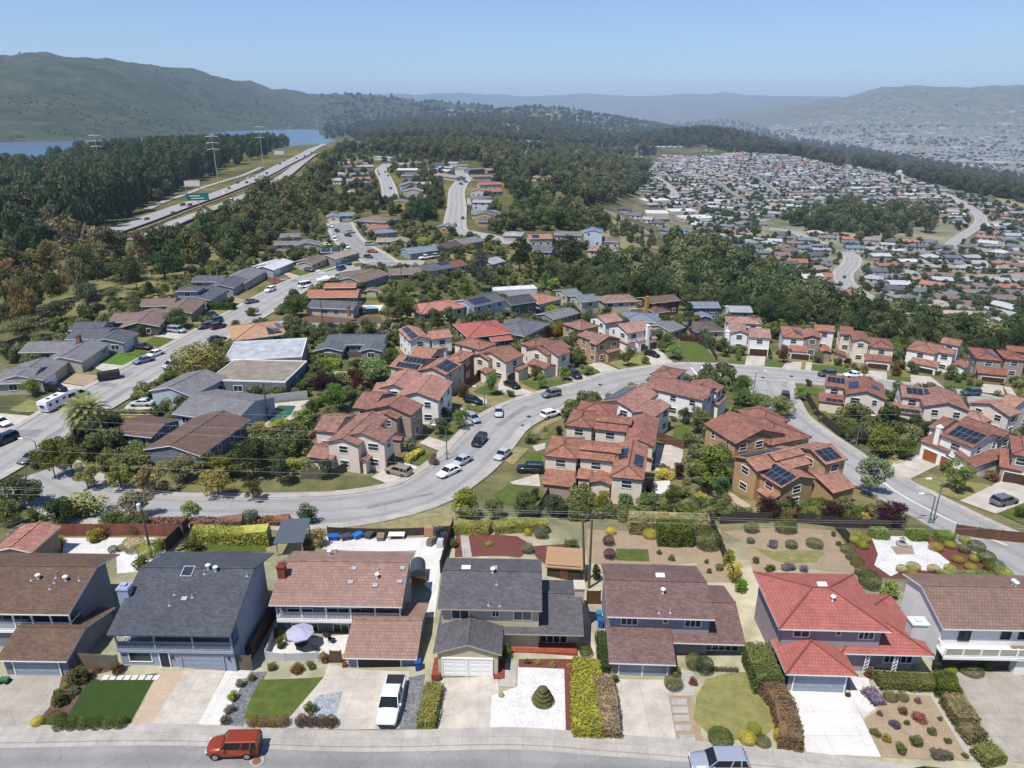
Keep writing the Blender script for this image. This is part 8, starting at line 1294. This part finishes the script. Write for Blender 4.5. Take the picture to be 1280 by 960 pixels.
def polar_fill(poly,s,seed,dens=1.0,near=0):
 """jittered sites inside a patch outlined on the ground, spaced in proportion to their distance"""
 W_=[PT(*p)for p in poly];Q=[(math.atan2(p.x,p.y),math.log(math.hypot(p.x,p.y)))for p in W_];r=np.random.RandomState(seed);out=[]
 a0,a1=min(q[0]for q in Q),max(q[0]for q in Q);l0,l1=min(q[1]for q in Q),max(q[1]for q in Q);a=a0
 while a<a1:
  l=l0
  while l<l1:
   A_,L_=a+r.uniform(-.45,.45)*s,l+r.uniform(-.45,.45)*s*1.6
   if r.rand()<dens and inpoly(Q,A_,L_):rr=math.exp(L_);out.append((rr*math.sin(A_),rr*math.cos(A_),rr))
   l+=s*1.6
  a+=s
 return out
F_=dict(F1=[(-80,450),(0,432),(60,410),(110,388),(190,358),(250,336),(222,334),(165,326),(125,322),(60,342),(-80,365)],F2=[(-80,350),(60,325),(118,292),(200,254),(240,236),(262,222),(330,196),(392,172),(380,168),(300,176),(200,190),(100,203),(-80,222)],F3=[(175,312),(235,292),(305,270),(335,247),(362,218),(402,190),(432,193),(405,230),(402,262),(378,292),(340,302),(320,322),(285,330),(235,332)],F4=[(612,215),(648,258),(690,262),(690,238),(735,262),(775,250),(805,238),(812,205),(790,185),(700,180),(640,185),(575,190)],F5=[(735,345),(752,372),(775,398),(850,392),(905,393),(985,415),(1020,405),(1110,432),(1290,452),(1290,440),(1180,424),(1100,413),(1060,399),(1000,380),(965,352),(930,335),(880,318),(840,318),(825,335),(770,335)],F6=[(980,280),(1050,264),(1140,270),(1168,288),(1125,300),(1080,298),(1010,292)],F7=[(800,196),(850,184),(900,188),(950,192),(1000,196),(1100,216),(1200,240),(1290,258),(1290,232),(1180,210),(1080,190),(1000,175),(940,156),(890,150),(840,154),(805,168)],F8=[(400,178),(560,182),(640,184),(800,182),(850,162),(760,152),(640,146),(520,147),(440,162)],F9=[(395,220),(425,196),(470,190),(560,195),(562,215),(535,230),(535,282),(500,275),(470,264),(430,272),(402,264)],F12=[(612,238),(622,262),(645,292),(607,292),(601,270),(603,245)],F13=[(536,215),(561,215),(561,285),(535,292),(526,250)],F14=[(322,262),(402,262),(422,276),(412,292),(380,302),(325,296)],F15=[(420,190),(560,179),(640,184),(640,202),(560,202),(500,197)],F10=[(690,330),(735,340),(770,398),(720,370),(660,350)],F11=[(640,262),(700,265),(760,285),(720,292),(640,290)])
KINDS=dict(F12=('broad','pine'),F13=('broad','pine'),F14=('broad','pine'),F15=('broad','euca'),F1=('euca','broad','pine'),F2=('pine','pine','fir','euca'),F3=('broad','pine','broad'),F4=('broad','pine'),F5=('broad','broad','pine'),F6=('pine','broad'),F7=('euca','pine'),F8=('broad','pine'),F9=('broad','pine'),F10=('broad','pine'),F11=('broad','pine'))
COLS=dict(F12=[A(90,102,64),A(104,110,70),A(80,94,58)],F13=[A(84,98,60),A(98,106,68),A(76,90,56)],F14=[A(84,98,60),A(98,106,68),A(112,108,74)],F15=[A(90,98,68),A(104,100,74),A(80,92,62)],F1=[A(116,112,72),A(100,106,66),A(84,96,58),A(134,112,70)],F2=[A(70,86,56),A(78,92,60),A(92,94,68)],F3=[A(98,106,66),A(80,94,58),A(116,112,74)],F4=[A(96,104,70),A(80,92,62),A(112,108,78)],F5=[A(92,104,64),A(106,112,72),A(74,90,56)],F6=[A(80,92,60),A(96,104,70),A(104,110,72)],F7=[A(98,94,72),A(88,90,68),A(80,86,64)],F8=[A(86,96,72),A(78,90,68),A(100,100,78)],F9=[A(90,102,64),A(102,108,70),A(84,94,58)],F10=[A(88,100,60),A(104,110,70),A(78,92,56)],F11=[A(90,100,64),A(106,112,72),A(80,92,58)])
WHERE=dict(F1='wood at the far left below the freeway',F2='dark pine belt between the freeway and the lake',F3='wood right of the freeway',F4='wooded ridge right of the middle road',F5='canyon wood behind the tile-roofed houses',F6='dark grove in the right-hand valley',F9='gardens between the upper roads')
sites=[]
for k,s,den in(('F1',.022,.9),('F2',.0185,1),('F3',.018,.85),('F4',.0165,.95),('F5',.020,.95),('F6',.0125,.6),('F7',.0095,1),('F8',.011,.7),('F9',.012,.62),('F12',.014,.95),('F13',.015,.85),('F14',.018,.7),('F15',.013,.8),('F10',.017,.8),('F11',.013,.7)):
 for x,y,rr in polar_fill(F_[k],s,hash(k)%1000 if False else sum(map(ord,k)),den):
  w=min(17,max(4.5,s*rr*1.6*R.choice((.7,.9,1.0,1.25))))if k not in('F7','F8')else min(26,s*rr*1.5)
  if terr(x,y)<CZ-80 and x<0:continue
  if not clear(x,y,w*.3+(20 if k=='F3' else 0)):continue
  if len(HS)and(np.hypot(HS[:,0]-x,HS[:,1]-y)<HS[:,2]+w*.35).any():continue
  if any((t[0]-x)**2+(t[1]-y)**2<(t[2]+w*.3)**2 for t in TREES):continue
  if k in('F9','F12','F13','F14'):w=min(w,6.5)
  h=w*R.uniform(.95,1.35)*((.62+.5*(.5+.5*math.sin(math.atan2(x,y)*26+rr/160))*(1 if x/y>-.62 else .55))*(1.35 if-.58<x/y<-.3 else 1)if k=='F2' else 1)*(1.75 if k=='F2' else 1.15 if k in('F1','F6')else 1.0);h=min(h,32);sites.append((rr,k,x,y,w,h))
sites.sort()
n_ind=0;LEFT=[]
for rr,k,x,y,w,h in sites:
 kind=R.choice(KINDS[k]);col=R.choice(COLS[k]);v=R.uniform(.85,1.15);col=(col[0]*v,col[1]*v,col[2]*v,1)
 if n_ind<105 and k in('F1','F3','F5','F10')and rr<420:
  n_ind+=1;nm={'euca':'loose-crowned eucalyptus','pine':'dark spreading conifer','fir':'dark pointed conifer','broad':'rounded leafy tree'}[kind]
  tree('%s in the %s'%(nm,WHERE.get(k,'canyon wood behind the tile-roofed houses')),(x,y,0),h,w,col,kind,group=WHERE.get(k,'canyon wood behind the tile-roofed houses'),parts=False)
 else:LEFT.append((k,rr,x,y,w,h))
def gn_scatter(name,label,pts,col,proto,cat='trees'):
 """one mass of foliage: a cloud of sites, each carrying a crown"""
 me=bpy.data.meshes.new(name);me.from_pydata([(x,y,terr(x,y)-.05*h)for x,y,w,h in pts],[],[])
 a=me.attributes.new('sc','FLOAT_VECTOR','POINT');a.data.foreach_set('vector',[c for x,y,w,h in pts for c in(w,w,h)])
 a=me.attributes.new('rt','FLOAT','POINT');a.data.foreach_set('value',[R.uniform(0,6.28)for _ in pts])
 o=link(name,me,None,col);tag(o,label,cat,kind='stuff')
 g=bpy.data.node_groups.new(name,'GeometryNodeTree');g.interface.new_socket('Geometry',in_out='INPUT',socket_type='NodeSocketGeometry');g.interface.new_socket('Geometry',in_out='OUTPUT',socket_type='NodeSocketGeometry')
 i,u=g.nodes.new('NodeGroupInput'),g.nodes.new('NodeGroupOutput');ip=g.nodes.new('GeometryNodeInstanceOnPoints');oi=g.nodes.new('GeometryNodeObjectInfo');oi.inputs[0].default_value=proto;oi.transform_space='ORIGINAL'
 s=g.nodes.new('GeometryNodeInputNamedAttribute');s.data_type='FLOAT_VECTOR';s.inputs[0].default_value='sc';r=g.nodes.new('GeometryNodeInputNamedAttribute');r.data_type='FLOAT';r.inputs[0].default_value='rt';cx=g.nodes.new('ShaderNodeCombineXYZ')
 out=lambda n:next(q for q in n.outputs if q.enabled)
 g.links.new(i.outputs[0],ip.inputs['Points']);g.links.new(oi.outputs['Geometry'],ip.inputs['Instance']);g.links.new(out(s),ip.inputs['Scale']);g.links.new(out(r),cx.inputs[2]);g.links.new(cx.outputs[0],ip.inputs['Rotation']);g.links.new(ip.outputs[0],u.inputs[0])
 o.modifiers.new('scatter','NODES').node_group=g;return o
PROT=[]
for i,(q,lb)in enumerate((((30,405),'dense dark tree at the left edge below the eucalyptus'),((755,388),'dense dark tree at the canyon wood\'s left corner'),((1000,408),'dense dark tree behind the upper tile row'))):
 p=PT(*q);o=link('tree',CR['wood%d'%i],None,A(72,84,54));o.location=(p.x,p.y,terr(p.x,p.y));o.scale=(7,7,8);tag(o,lb,'tree');PROT.append(o)
M_FROOF=mat_objcolor('far_roof',.85,.12,.5,.2);
def _attr(name):
 k=Nodes(name);k.b.inputs['Roughness'].default_value=.85;k.color(k.n('ShaderNodeVertexColor',layer_name='Col').outputs[0]);return k.m
M_ATTR=_attr('far_building')
PAL=[A(196,197,198),A(172,172,174),A(152,152,152),A(136,138,144),A(120,122,128),A(102,104,112),A(142,126,116),A(160,142,126),A(176,122,106),A(134,116,110),A(178,164,150),A(120,134,150),A(168,172,176),A(134,124,120)]
PALN=['white','white','pale grey','grey','grey','dark grey','brown','tan','red','brown','cream','blue-grey','pale grey','brown']
WALLP=[A(232,228,220),A(214,204,188),A(196,196,200),A(180,170,156)]
def simple(b,L,D,h,zr,hip):
 """gabled or hipped house shape in local coordinates: walls slot 1, roof slot 0"""
 l,d=L/2,D/2;o=.45;e=min(d,l*.8)if hip else-o
 for p,q in(((-l,-d),(l,-d)),((l,-d),(l,d)),((l,d),(-l,d)),((-l,d),(-l,-d))):b.wallq(p,q,-2,h,1)
 A1,B1=(-l+e,0,zr),(l-e,0,zr);c=[(-l-o,-d-o,h-.1),(l+o,-d-o,h-.1),(l+o,d+o,h-.1),(-l-o,d+o,h-.1)]
 b.quad(c[0],c[1],B1,A1);b.quad(c[2],c[3],A1,B1);b.poly([c[1],c[2],B1]);b.poly([c[3],c[0],A1])
 if not hip:b.poly([(-l,-d,h),(-l,0,zr-.15),(-l,d,h)][::-1],None,1);b.poly([(l,-d,h),(l,d,h),(l,0,zr-.15)],None,1)
 for i in range(max(1,int(L/4))):x=-l+L*(i+.5)/max(1,int(L/4));b.quad((x-.8,-d-.03,.9),(x+.8,-d-.03,.9),(x+.8,-d-.03,2.1),(x-.8,-d-.03,2.1),m=2)
SIMP=[]
for L,D,h,zr,hip in((13.5,9.5,2.9,4.6,0),(13.5,10,2.9,4.7,1),(12,11,3.0,4.3,0),(14,9,5.2,6.8,0),(11,12,3.0,5.0,1),(14,10,3.0,3.9,0)):
 b=MB();simple(b,L,D,h,zr,hip);m=b.mesh('house',[M_FROOF,mat_plain('far_wall_%d'%len(SIMP),WALLP[len(SIMP)%4],.85),M_GLASS]);SIMP.append((m,L,D,h,zr,hip))
FARH=[]
def far_row(where,reg,p0,p1,n,cols=None,types=None,near=True,flip=False):
 a,c=PT(*px(reg,p0)),PT(*px(reg,p1));d=(c-a).to_2d();yaw=math.atan2(d.y,d.x)
 for i in range(n):
  p=a.to_2d().lerp(c.to_2d(),(i+.5)/n)
  if where==V5 and((np.hypot(HS[:,0]-p.x,HS[:,1]-p.y)<HS[:,2]+6).any()or not clear(p.x,p.y,6)):continue
  FARH.append((p.length,p.x,p.y,yaw+R.gauss(0,.03),types[i]if types else R.choice((0,1,2,5,0)),cols[i]if cols else R.choice(range(len(PAL))),where))
V='valley rows beyond the canyon wood';V5='gardens between the upper roads'
far_row(V,'G2',(175,392),(1200,415),6,[9,10,7,12,0,7],[1,1,1,1,1,1]);far_row(V,'G2',(160,462),(1240,500),6,[1,9,9,7,7,2]);far_row(V,'G2',(0,200),(640,235),4,[0,4,5,5]);far_row(V,'G2',(190,285),(650,285),3,[4,3,5]);far_row(V,'G2',(0,600),(180,610),1,[5]);far_row(V,'G2',(40,650),(640,770),3,[2,4,10]);far_row(V,'G2',(370,560),(560,585),1,[8]);far_row(V,'G2',(600,580),(900,610),1,[9],[5]);far_row(V,'G2',(560,640),(740,680),1,[4]);far_row(V,'G2',(680,790),(1180,850),2,[2,12]);far_row(V,'G2',(1060,640),(1290,660),1,[4]);far_row(V,'G2',(1050,760),(1180,780),1,[0]);far_row(V,'G2',(1200,400),(1300,410),1,[9]);far_row(V,'G2',(850,260),(1290,300),3,[2,0,9]);far_row(V,'G2',(1130,220),(1290,240),1,[4])
far_row(V,'G2',(830,140),(1030,150),1,[8]);far_row(V,'G2',(850,100),(1060,110),1,[8]);far_row(V,'G2',(920,60),(1300,70),2,[9,5]);far_row(V,'G2',(900,190),(1010,195),1,[0])
far_row(V,'G1',(-20,190),(270,200),2,[2,12]);far_row(V,'G1',(170,260),(450,265),2,[10,9]);far_row(V,'G1',(100,365),(440,385),2,[4,5]);far_row(V,'G1',(330,470),(450,475),1,[10]);far_row(V,'G1',(530,420),(760,430),1,[7],[1]);far_row(V,'G1',(570,350),(760,360),1,[4]);far_row(V,'G1',(540,500),(640,510),1,[0]);far_row(V,'G1',(570,545),(760,550),1,[7]);far_row(V,'G1',(550,660),(690,665),1,[8]);far_row(V,'G1',(800,655),(930,660),1,[8]);far_row(V,'G1',(1060,500),(1200,520),1,[1]);far_row(V,'G1',(1110,575),(1300,590),1,[3]);far_row(V,'G1',(1100,330),(1290,340),1,[0],[3]);far_row(V,'G1',(1080,440),(1250,450),1,[5]);far_row(V,'G1',(1210,390),(1300,395),1,[8]);far_row(V,'G1',(860,185),(1150,205),2,[4,6]);far_row(V,'G1',(580,300),(680,305),1,[5]);far_row(V,'G1',(530,210),(700,220),1,[11]);far_row(V,'G1',(260,120),(400,115),1,[5]);far_row(V,'G1',(570,95),(820,115),2,[0,9]);far_row(V,'G1',(1120,275),(1290,285),1,[5])
V3='school-side valley street by the tall firs'
far_row(V3,'G3',(180,640),(480,740),3,[4,1,5]);far_row(V3,'G3',(450,790),(680,800),2,[4,11]);far_row(V3,'G3',(520,820),(700,830),1,[1]);far_row(V3,'G3',(60,605),(220,610),1,[5]);far_row(V3,'G3',(300,545),(460,570),1,[1])
for reg,a,c,h,lb in(('G3',(340,615),(540,618),4,'long white flat school roof by the firs, left'),('G3',(560,600),(790,598),4,'long white flat school roof by the firs, upper'),('G3',(690,665),(965,655),4.5,'largest white flat school roof by the grass field'),('G3',(335,505),(560,500),4,'white school block above the firs')):rh(lb,reg,[('f',a,c,h,22)],WR,WC,g='school buildings by the firs',wins=0,vents=0)
for reg,a,c,lb in(('G6',(540,62),(655,68),'pale green roof among the woods beyond the upper road'),('G6',(870,65),(1010,60),'white school roof beyond the upper road, left'),('G6',(1020,105),(1170,110),'pale school block beyond the upper road, middle'),('G6',(1145,55),(1290,60),'white-topped school roof beyond the upper road, right')):rh(lb,reg,[('f',a,c,6,25)],A(196,214,200)if 'green' in lb else WR,WC,g='school buildings beyond the upper road',wins=0,vents=0)
VP=[(815,206),(830,195),(930,192),(1000,198),(1100,215),(1180,240),(1262,258),(1310,268),(1310,302),(1210,294),(1165,272),(1060,268),(985,280),(960,268),(945,300),(905,318),(870,292),(845,262),(812,258),(800,235),(812,212)]
VPW=[PT(*p)for p in VP];VQ=[(p.x,p.y)for p in VPW];x0,x1,y0,y1=min(q[0]for q in VQ),max(q[0]for q in VQ),min(q[1]for q in VQ),max(q[1]for q in VQ)
rs=np.random.RandomState(3);SB=MB();yy=y0-200;row=0
while yy<y1+200:
 x=x0+rs.uniform(0,10)
 while x<x1:
  y=yy+26*math.sin(x/140+yy/500)-(x-x0)*.10
  if inpoly(VQ,x,y)and clear(x,y,5)and rs.rand()<.93:
   sl_=math.atan(26/140*math.cos(x/140+yy/500)-.10);FARH.append((math.hypot(x,y),x,y,sl_+rs.normal()*.04+(0 if row%2 else math.pi),rs.choice((0,1,2,2,5,0)),int(rs.choice(len(PAL),p=np.array([2,2,3,3,3,2.3,1.5,1,.7,1.2,.8,.7,1.6,.5])/23.3)),'packed rows on the far plateau'))
  x+=rs.uniform(14.2,16.5)
 if row%2:
  L=[(x_,yy+13+26*math.sin(x_/140+yy/500)-(x_-x0)*.10)for x_ in np.arange(x0,x1,9)];seg=[]
  for q in L+[(1e9,1e9)]:
   if inpoly(VQ,*q)and clear(*q,2):seg.append(Vector(q))
   else:
    if len(seg)>4:strip(SB,seg,-4.2,4.2,.6)
    seg=[]
 row+=1;yy+=17 if row%2 else 26
tag(SB.build('road',M_ROADL),kind='structure')
V2P=[(935,300),(1010,292),(1100,303),(1180,303),(1290,302),(1290,438),(1200,420),(1115,409),(1070,396),(1010,372),(960,352),(925,330)]
Q2=[(p.x,p.y)for p in(PT(*q)for q in V2P)];yy=min(q[1]for q in Q2)
while yy<max(q[1]for q in Q2):
 x=min(q[0]for q in Q2)
 while x<max(q[0]for q in Q2):
  y=yy-(x-200)*.12
  if inpoly(Q2,x,y)and clear(x,y,6)and all((f[1]-x)**2+(f[2]-y)**2>200 for f in FARH):FARH.append((math.hypot(x,y),x,y,-.12+rs.normal()*.05,rs.choice((0,1,2,5,0)),int(rs.choice(len(PAL))),V))
  x+=rs.uniform(15,18)
 yy+=24
for reg,a,c,n in(('G6',(190,305),(520,295),5),('G6',(190,375),(365,385),3),('G6',(190,420),(365,430),3),('G6',(200,262),(385,266),4),('G6',(320,455),(520,450),3),('G6',(760,330),(960,335),3),('G6',(760,275),(960,275),3),('G6',(870,395),(1000,395),2),('G6',(880,460),(1010,460),2),('G7',(70,300),(290,312),4),('G7',(60,325),(290,345),4),('G7',(400,330),(610,327),3),('G7',(430,395),(690,392),4),('G7',(420,462),(690,462),4),('G7',(410,525),(640,525),3),('G7',(420,640),(620,640),3),('G7',(420,725),(640,735),3),('E5',(620,290),(740,300),2),('E5',(1080,200),(1200,300),2),('E4',(520,300),(640,330),1)):far_row(V5,reg,a,c,n)
V4='clearings of the wooded central ridge'
for reg,a,c,n in(('C3',(110,392),(240,398),4),('C3',(90,432),(245,436),4),('C3',(400,285),(560,280),10),('C3',(600,290),(880,285),16),('C3',(630,275),(860,268),12),('C3',(25,300),(140,292),5),('C3',(40,312),(130,318),4),('C3',(150,262),(275,255),7),('C3',(150,568),(280,560),2),('C3',(400,515),(490,520),2),('C3',(740,405),(910,405),6),('C3',(1010,420),(1060,425),2),('C3',(590,455),(720,455),4),('C2',(850,275),(1000,262),9),('C2',(950,290),(1090,285),8),('C2',(980,302),(1080,300),6),('C2',(1060,415),(1200,420),5),('C2',(1110,385),(1180,390),3),('C2',(1180,300),(1280,310),5),('C2',(1000,250),(1100,245),6),('C2',(1150,215),(1280,225),8)):far_row(V4,reg,a,c,n)
FARH.sort()
n_near=0;fb=MB();fcol=[]
def push(bm,mesh_args,x,y,yaw,roof,wall):
 t=MB();simple(t,*mesh_args);c,s=math.cos(yaw),math.sin(yaw);z=terr(x,y);o=len(bm.v)
 bm.v+=[(x+c*p[0]-s*p[1],y+s*p[0]+c*p[1],z+p[2])for p in t.v];bm.f+=[tuple(i+o for i in f)for f in t.f];bm.mi+=[0]*len(t.f);bm.u+=t.u
 for f,m in zip(t.f,t.mi):fcol.extend([roof if m==0 else wall if m==1 else(.03,.03,.04,1)]*len(f))
for rr,x,y,yaw,ty,ci,where in FARH:
 m,L,D,h,zr,hip=SIMP[ty]
 if n_near<168 and where!=V4:
  n_near+=1;c=PAL[ci];v=R.uniform(.88,1.12);o=link('house',m,None,(c[0]*v,c[1]*v,c[2]*v,1));o.location=(x,y,terr(x,y));o.rotation_euler=(0,0,yaw)
  tag(o,'small %s-roofed house in the %s'%(PALN[ci],where),'house',where)
 else:push(fb,(L,D,h,zr,hip),x,y,yaw,PAL[ci],WALLP[int(rr)%4])
def attr_mesh(bm,cols,name,label,cat):
 me=bm.mesh(name,M_ATTR);a=me.color_attributes.new('Col','FLOAT_COLOR','CORNER');a.data.foreach_set('color',[v for c in cols for v in c]);return tag(link(name,me),label,cat,kind='stuff')
attr_mesh(fb,fcol,'distant_houses','hundreds of small pale roofs packed over the far valley plateau','houses')
FXY=np.array([(f[1],f[2])for f in FARH]);FA=np.array([math.atan2(f[1],f[2])for f in FARH if f[6]==V4]);FR=np.array([f[0]for f in FARH if f[6]==V4])
NAMES=dict(F12='garden_trees',F13='garden_trees',F14='garden_trees',F15='wood',F1='wood',F2='pine_wood',F3='wood',F4='ridge_wood',F5='canyon_wood',F6='grove',F7='eucalyptus_wood',F8='far_wood',F9='garden_trees',F10='canyon_wood',F11='ridge_wood')
for k in F_:
 P_=[s for s in LEFT if s[0]==k and not(k in 'F9 F12 F13 F14 F15' and(np.hypot(FXY[:,0]-s[2],FXY[:,1]-s[3])<7+s[4]*.3).any())and not(k in 'F4 F8 F11 F7' and(((np.abs(FA-math.atan2(s[2],s[3]))<.0075)&(FR-s[1]>-8)&(FR-s[1]<190)).any()))]
 for j in range(3):
  q=[s[2:]for i,s in enumerate(P_)if(i*7+i//3)%3==j]
  if q:gn_scatter(NAMES[k],'mass of trees in the '+WHERE.get(k,{'F12':'slope right of the middle road','F13':'strip left of the middle road','F14':'gardens left of the cul-de-sac','F15':'wood around the far schools','F7':'dark ridge above the valley rows','F8':'far wooded plateau','F10':'canyon head','F11':'slope below the middle road'}.get(k,'woods')),q,COLS[k][j%len(COLS[k])],PROT[(j+len(k))%3],'woods')
PBB=[(P_,min(q[0]for q in P_),max(q[0]for q in P_),min(q[1]for q in P_),max(q[1]for q in P_))for P_ in PATCHES]
def scatter_in(poly,s,seed,den,wmin,wmax,hk=1.0,m=.4):
 out=[]
 for x,y,rr in polar_fill(poly,s,seed,den):
  w=R.uniform(wmin,wmax)
  if not clear(x,y,w*.25):continue
  if len(HS)and(np.hypot(HS[:,0]-x,HS[:,1]-y)<HS[:,2]*.8+w*m).any():continue
  if any((t[0]-x)**2+(t[1]-y)**2<(t[2]*.7+w*m)**2 for t in TREES):continue
  if any((t[0]-x)**2+(t[1]-y)**2<(2.2+w*.5)**2 for t in CARXY):continue
  if rr<420 and any(x0_-3<x<x1_+3 and y0_-3<y<y1_+3 and any(inpoly(P_,x+dx*w*.45,y+dy*w*.45)for dx,dy in((0,0),(1,0),(-1,0),(0,1),(0,-1),(.4,-1.6),(-.4,-1.6)))for P_,x0_,x1_,y0_,y1_ in PBB):continue
  out.append((x,y,w,w*R.uniform(.85,1.3)*hk))
 return out
gn_scatter('valley_trees','dark street and garden trees dotted among the far valley roofs',scatter_in(VP,.0066,71,.6,3.5,8,.9,.1),A(76,90,58),PROT[0],'trees')
gn_scatter('slope_trees','scattered trees and brush on the grassy slope above the valley',scatter_in([(690,250),(745,256),(812,292),(826,312),(780,314),(730,297),(680,275)],.009,77,.3,2.5,7),A(96,104,66),PROT[1],'trees')
gn_scatter('valley_trees','garden trees between the nearer valley rows',scatter_in(V2P,.009,72,.42,3.5,7.5,.9,.2),A(84,98,60),PROT[1],'trees')
NB=[(-20,560),(60,520),(0,440),(110,395),(250,335),(390,300),(440,275),(540,285),(640,300),(760,310),(760,400),(900,400),(1000,410),(1290,450),(1290,640),(1100,600),(990,520),(870,640),(700,645),(660,560),(560,430),(500,450),(420,600),(330,600),(120,590)]
gn_scatter('garden_shrubs','shrubs and small trees filling the back gardens of the middle streets',scatter_in(NB,.0125,73,.8,1.2,4.4,.75,.5),A(118,124,72),PROT[2],'shrubs')
gn_scatter('garden_shrubs','darker shrubs filling the back gardens of the middle streets',scatter_in(NB,.015,74,.7,1.6,5.6,.9,.5),A(92,100,62),PROT[0],'shrubs')
BK=[(-40,662),(380,662),(560,652),(690,652),(860,652),(1000,652),(1100,655),(1110,640),(980,632),(860,640),(700,640),(640,650),(560,640),(400,655),(200,652),(-40,640)]
gn_scatter('bank_shrubs','mixed shrubs on the bank behind the front row\'s fences',scatter_in(BK,.0085,75,.9,1.2,3.2,.8,.3),A(110,116,66),PROT[1],'shrubs')
tb=MB();fcol=[];r=np.random.RandomState(9)
def blocks(n,az0,az1,r0,r1,zmax,big=.05,smin=9,smax=16):
 k=0
 while k<n:
  a=rad(r.uniform(az0,az1));R0=math.exp(r.uniform(math.log(r0),math.log(r1)));x,y=R0*math.sin(a),R0*math.cos(a);z=terr(x,y);k+=1
  if z>CZ+zmax:continue
  cl=math.sin(x/170.0)+math.sin(y/230.0+1)+math.sin((x+y)/95.0)
  if cl<-.5:continue
  bigb=r.rand()<big;l,d,h=(r.uniform(30,90),r.uniform(25,60),r.uniform(6,12))if bigb else(r.uniform(smin,smax),r.uniform(8,12),r.uniform(4,7));o=len(tb.v);t=MB();q=PAL[r.choice(len(PAL))]if not bigb else PAL[r.choice(3)];w=WALLP[r.choice(4)]
  yaw=.3+(r.rand()<.5)*math.pi/2;c,s=math.cos(yaw),math.sin(yaw)
  p=[(x+c*u-s*v,y+s*u+c*v)for u,v in((-l/2,-d/2),(l/2,-d/2),(l/2,d/2),(-l/2,d/2))];b0=len(tb.v)
  tb.v+=[(a_,b_,z-3)for a_,b_ in p]+[(a_,b_,z+h)for a_,b_ in p]
  for i in range(4):j=(i+1)%4;tb.f.append((b0+i,b0+j,b0+4+j,b0+4+i));tb.mi.append(0);tb.u.append([(0,0)]*4);fcol.extend([w]*4)
  tb.f.append((b0+4,b0+5,b0+6,b0+7));tb.mi.append(0);tb.u.append([(0,0)]*4);fcol.extend([q]*4)
blocks(9500,8,40,1900,5200,-140,.04);blocks(3500,8,40,5200,8200,-100,.1,14,30);blocks(700,-5,12,2600,5600,60,.04);blocks(900,14,38,7400,8600,40,.02,12,24);blocks(420,-8,4,1500,2600,40,.06);blocks(260,2,14,2500,3300,0,.05);blocks(500,-8,10,2600,4200,60,.03)
attr_mesh(tb,fcol,'distant_town','hazy town of small pale buildings over the bay plain and far slopes','town')
def scat(n,az0,az1,r0,r1,wf,f):
 out=[]
 for _ in range(n):
  a=rad(r.uniform(az0,az1));R0=math.exp(r.uniform(math.log(r0),math.log(r1)));x,y=R0*math.sin(a),R0*math.cos(a)
  if f(x,y,terr(x,y),R0):w=wf*R0*r.uniform(.6,1.4);out.append((x,y,w,w*r.uniform(.45,.8)))
 return out
gn_scatter('plain_trees','dark tree clumps scattered through the town on the bay plain',scat(5200,7,40,1850,7500,.0034,lambda x,y,z,R0:z<CZ-120 and math.sin(x/170.0)+math.sin(y/230.0+1)+math.sin((x+y)/95.0)<.6),A(72,84,66),PROT[0],'trees')
gn_scatter('far_wood','wooded slopes of the far central ridge',scat(2600,-14,13,2500,6000,.0052,lambda x,y,z,R0:z>CZ-110 and(z>CZ-84 or R0<3000)),A(64,78,58),PROT[1],'woods')
gn_scatter('hill_scrub','dark scrub and tree clumps on the lakeside hill',scat(2600,-42,-8,2600,5200,.0024,lambda x,y,z,R0:z>CZ-80 and math.sin(x/260.)+math.sin(y/190.)+math.sin((x-y)/120.)>.35),A(74,84,62),PROT[2],'scrub')
gn_scatter('mountain_scrub','dark scrub patches on the hazy right-hand mountain',scat(90,14,40,7600,9600,.003,lambda x,y,z,R0:z>CZ-60 and math.sin(x/560.)+math.sin(y/390.)+math.sin((x-y)/320.)>.5),A(76,86,64),PROT[0],'scrub')
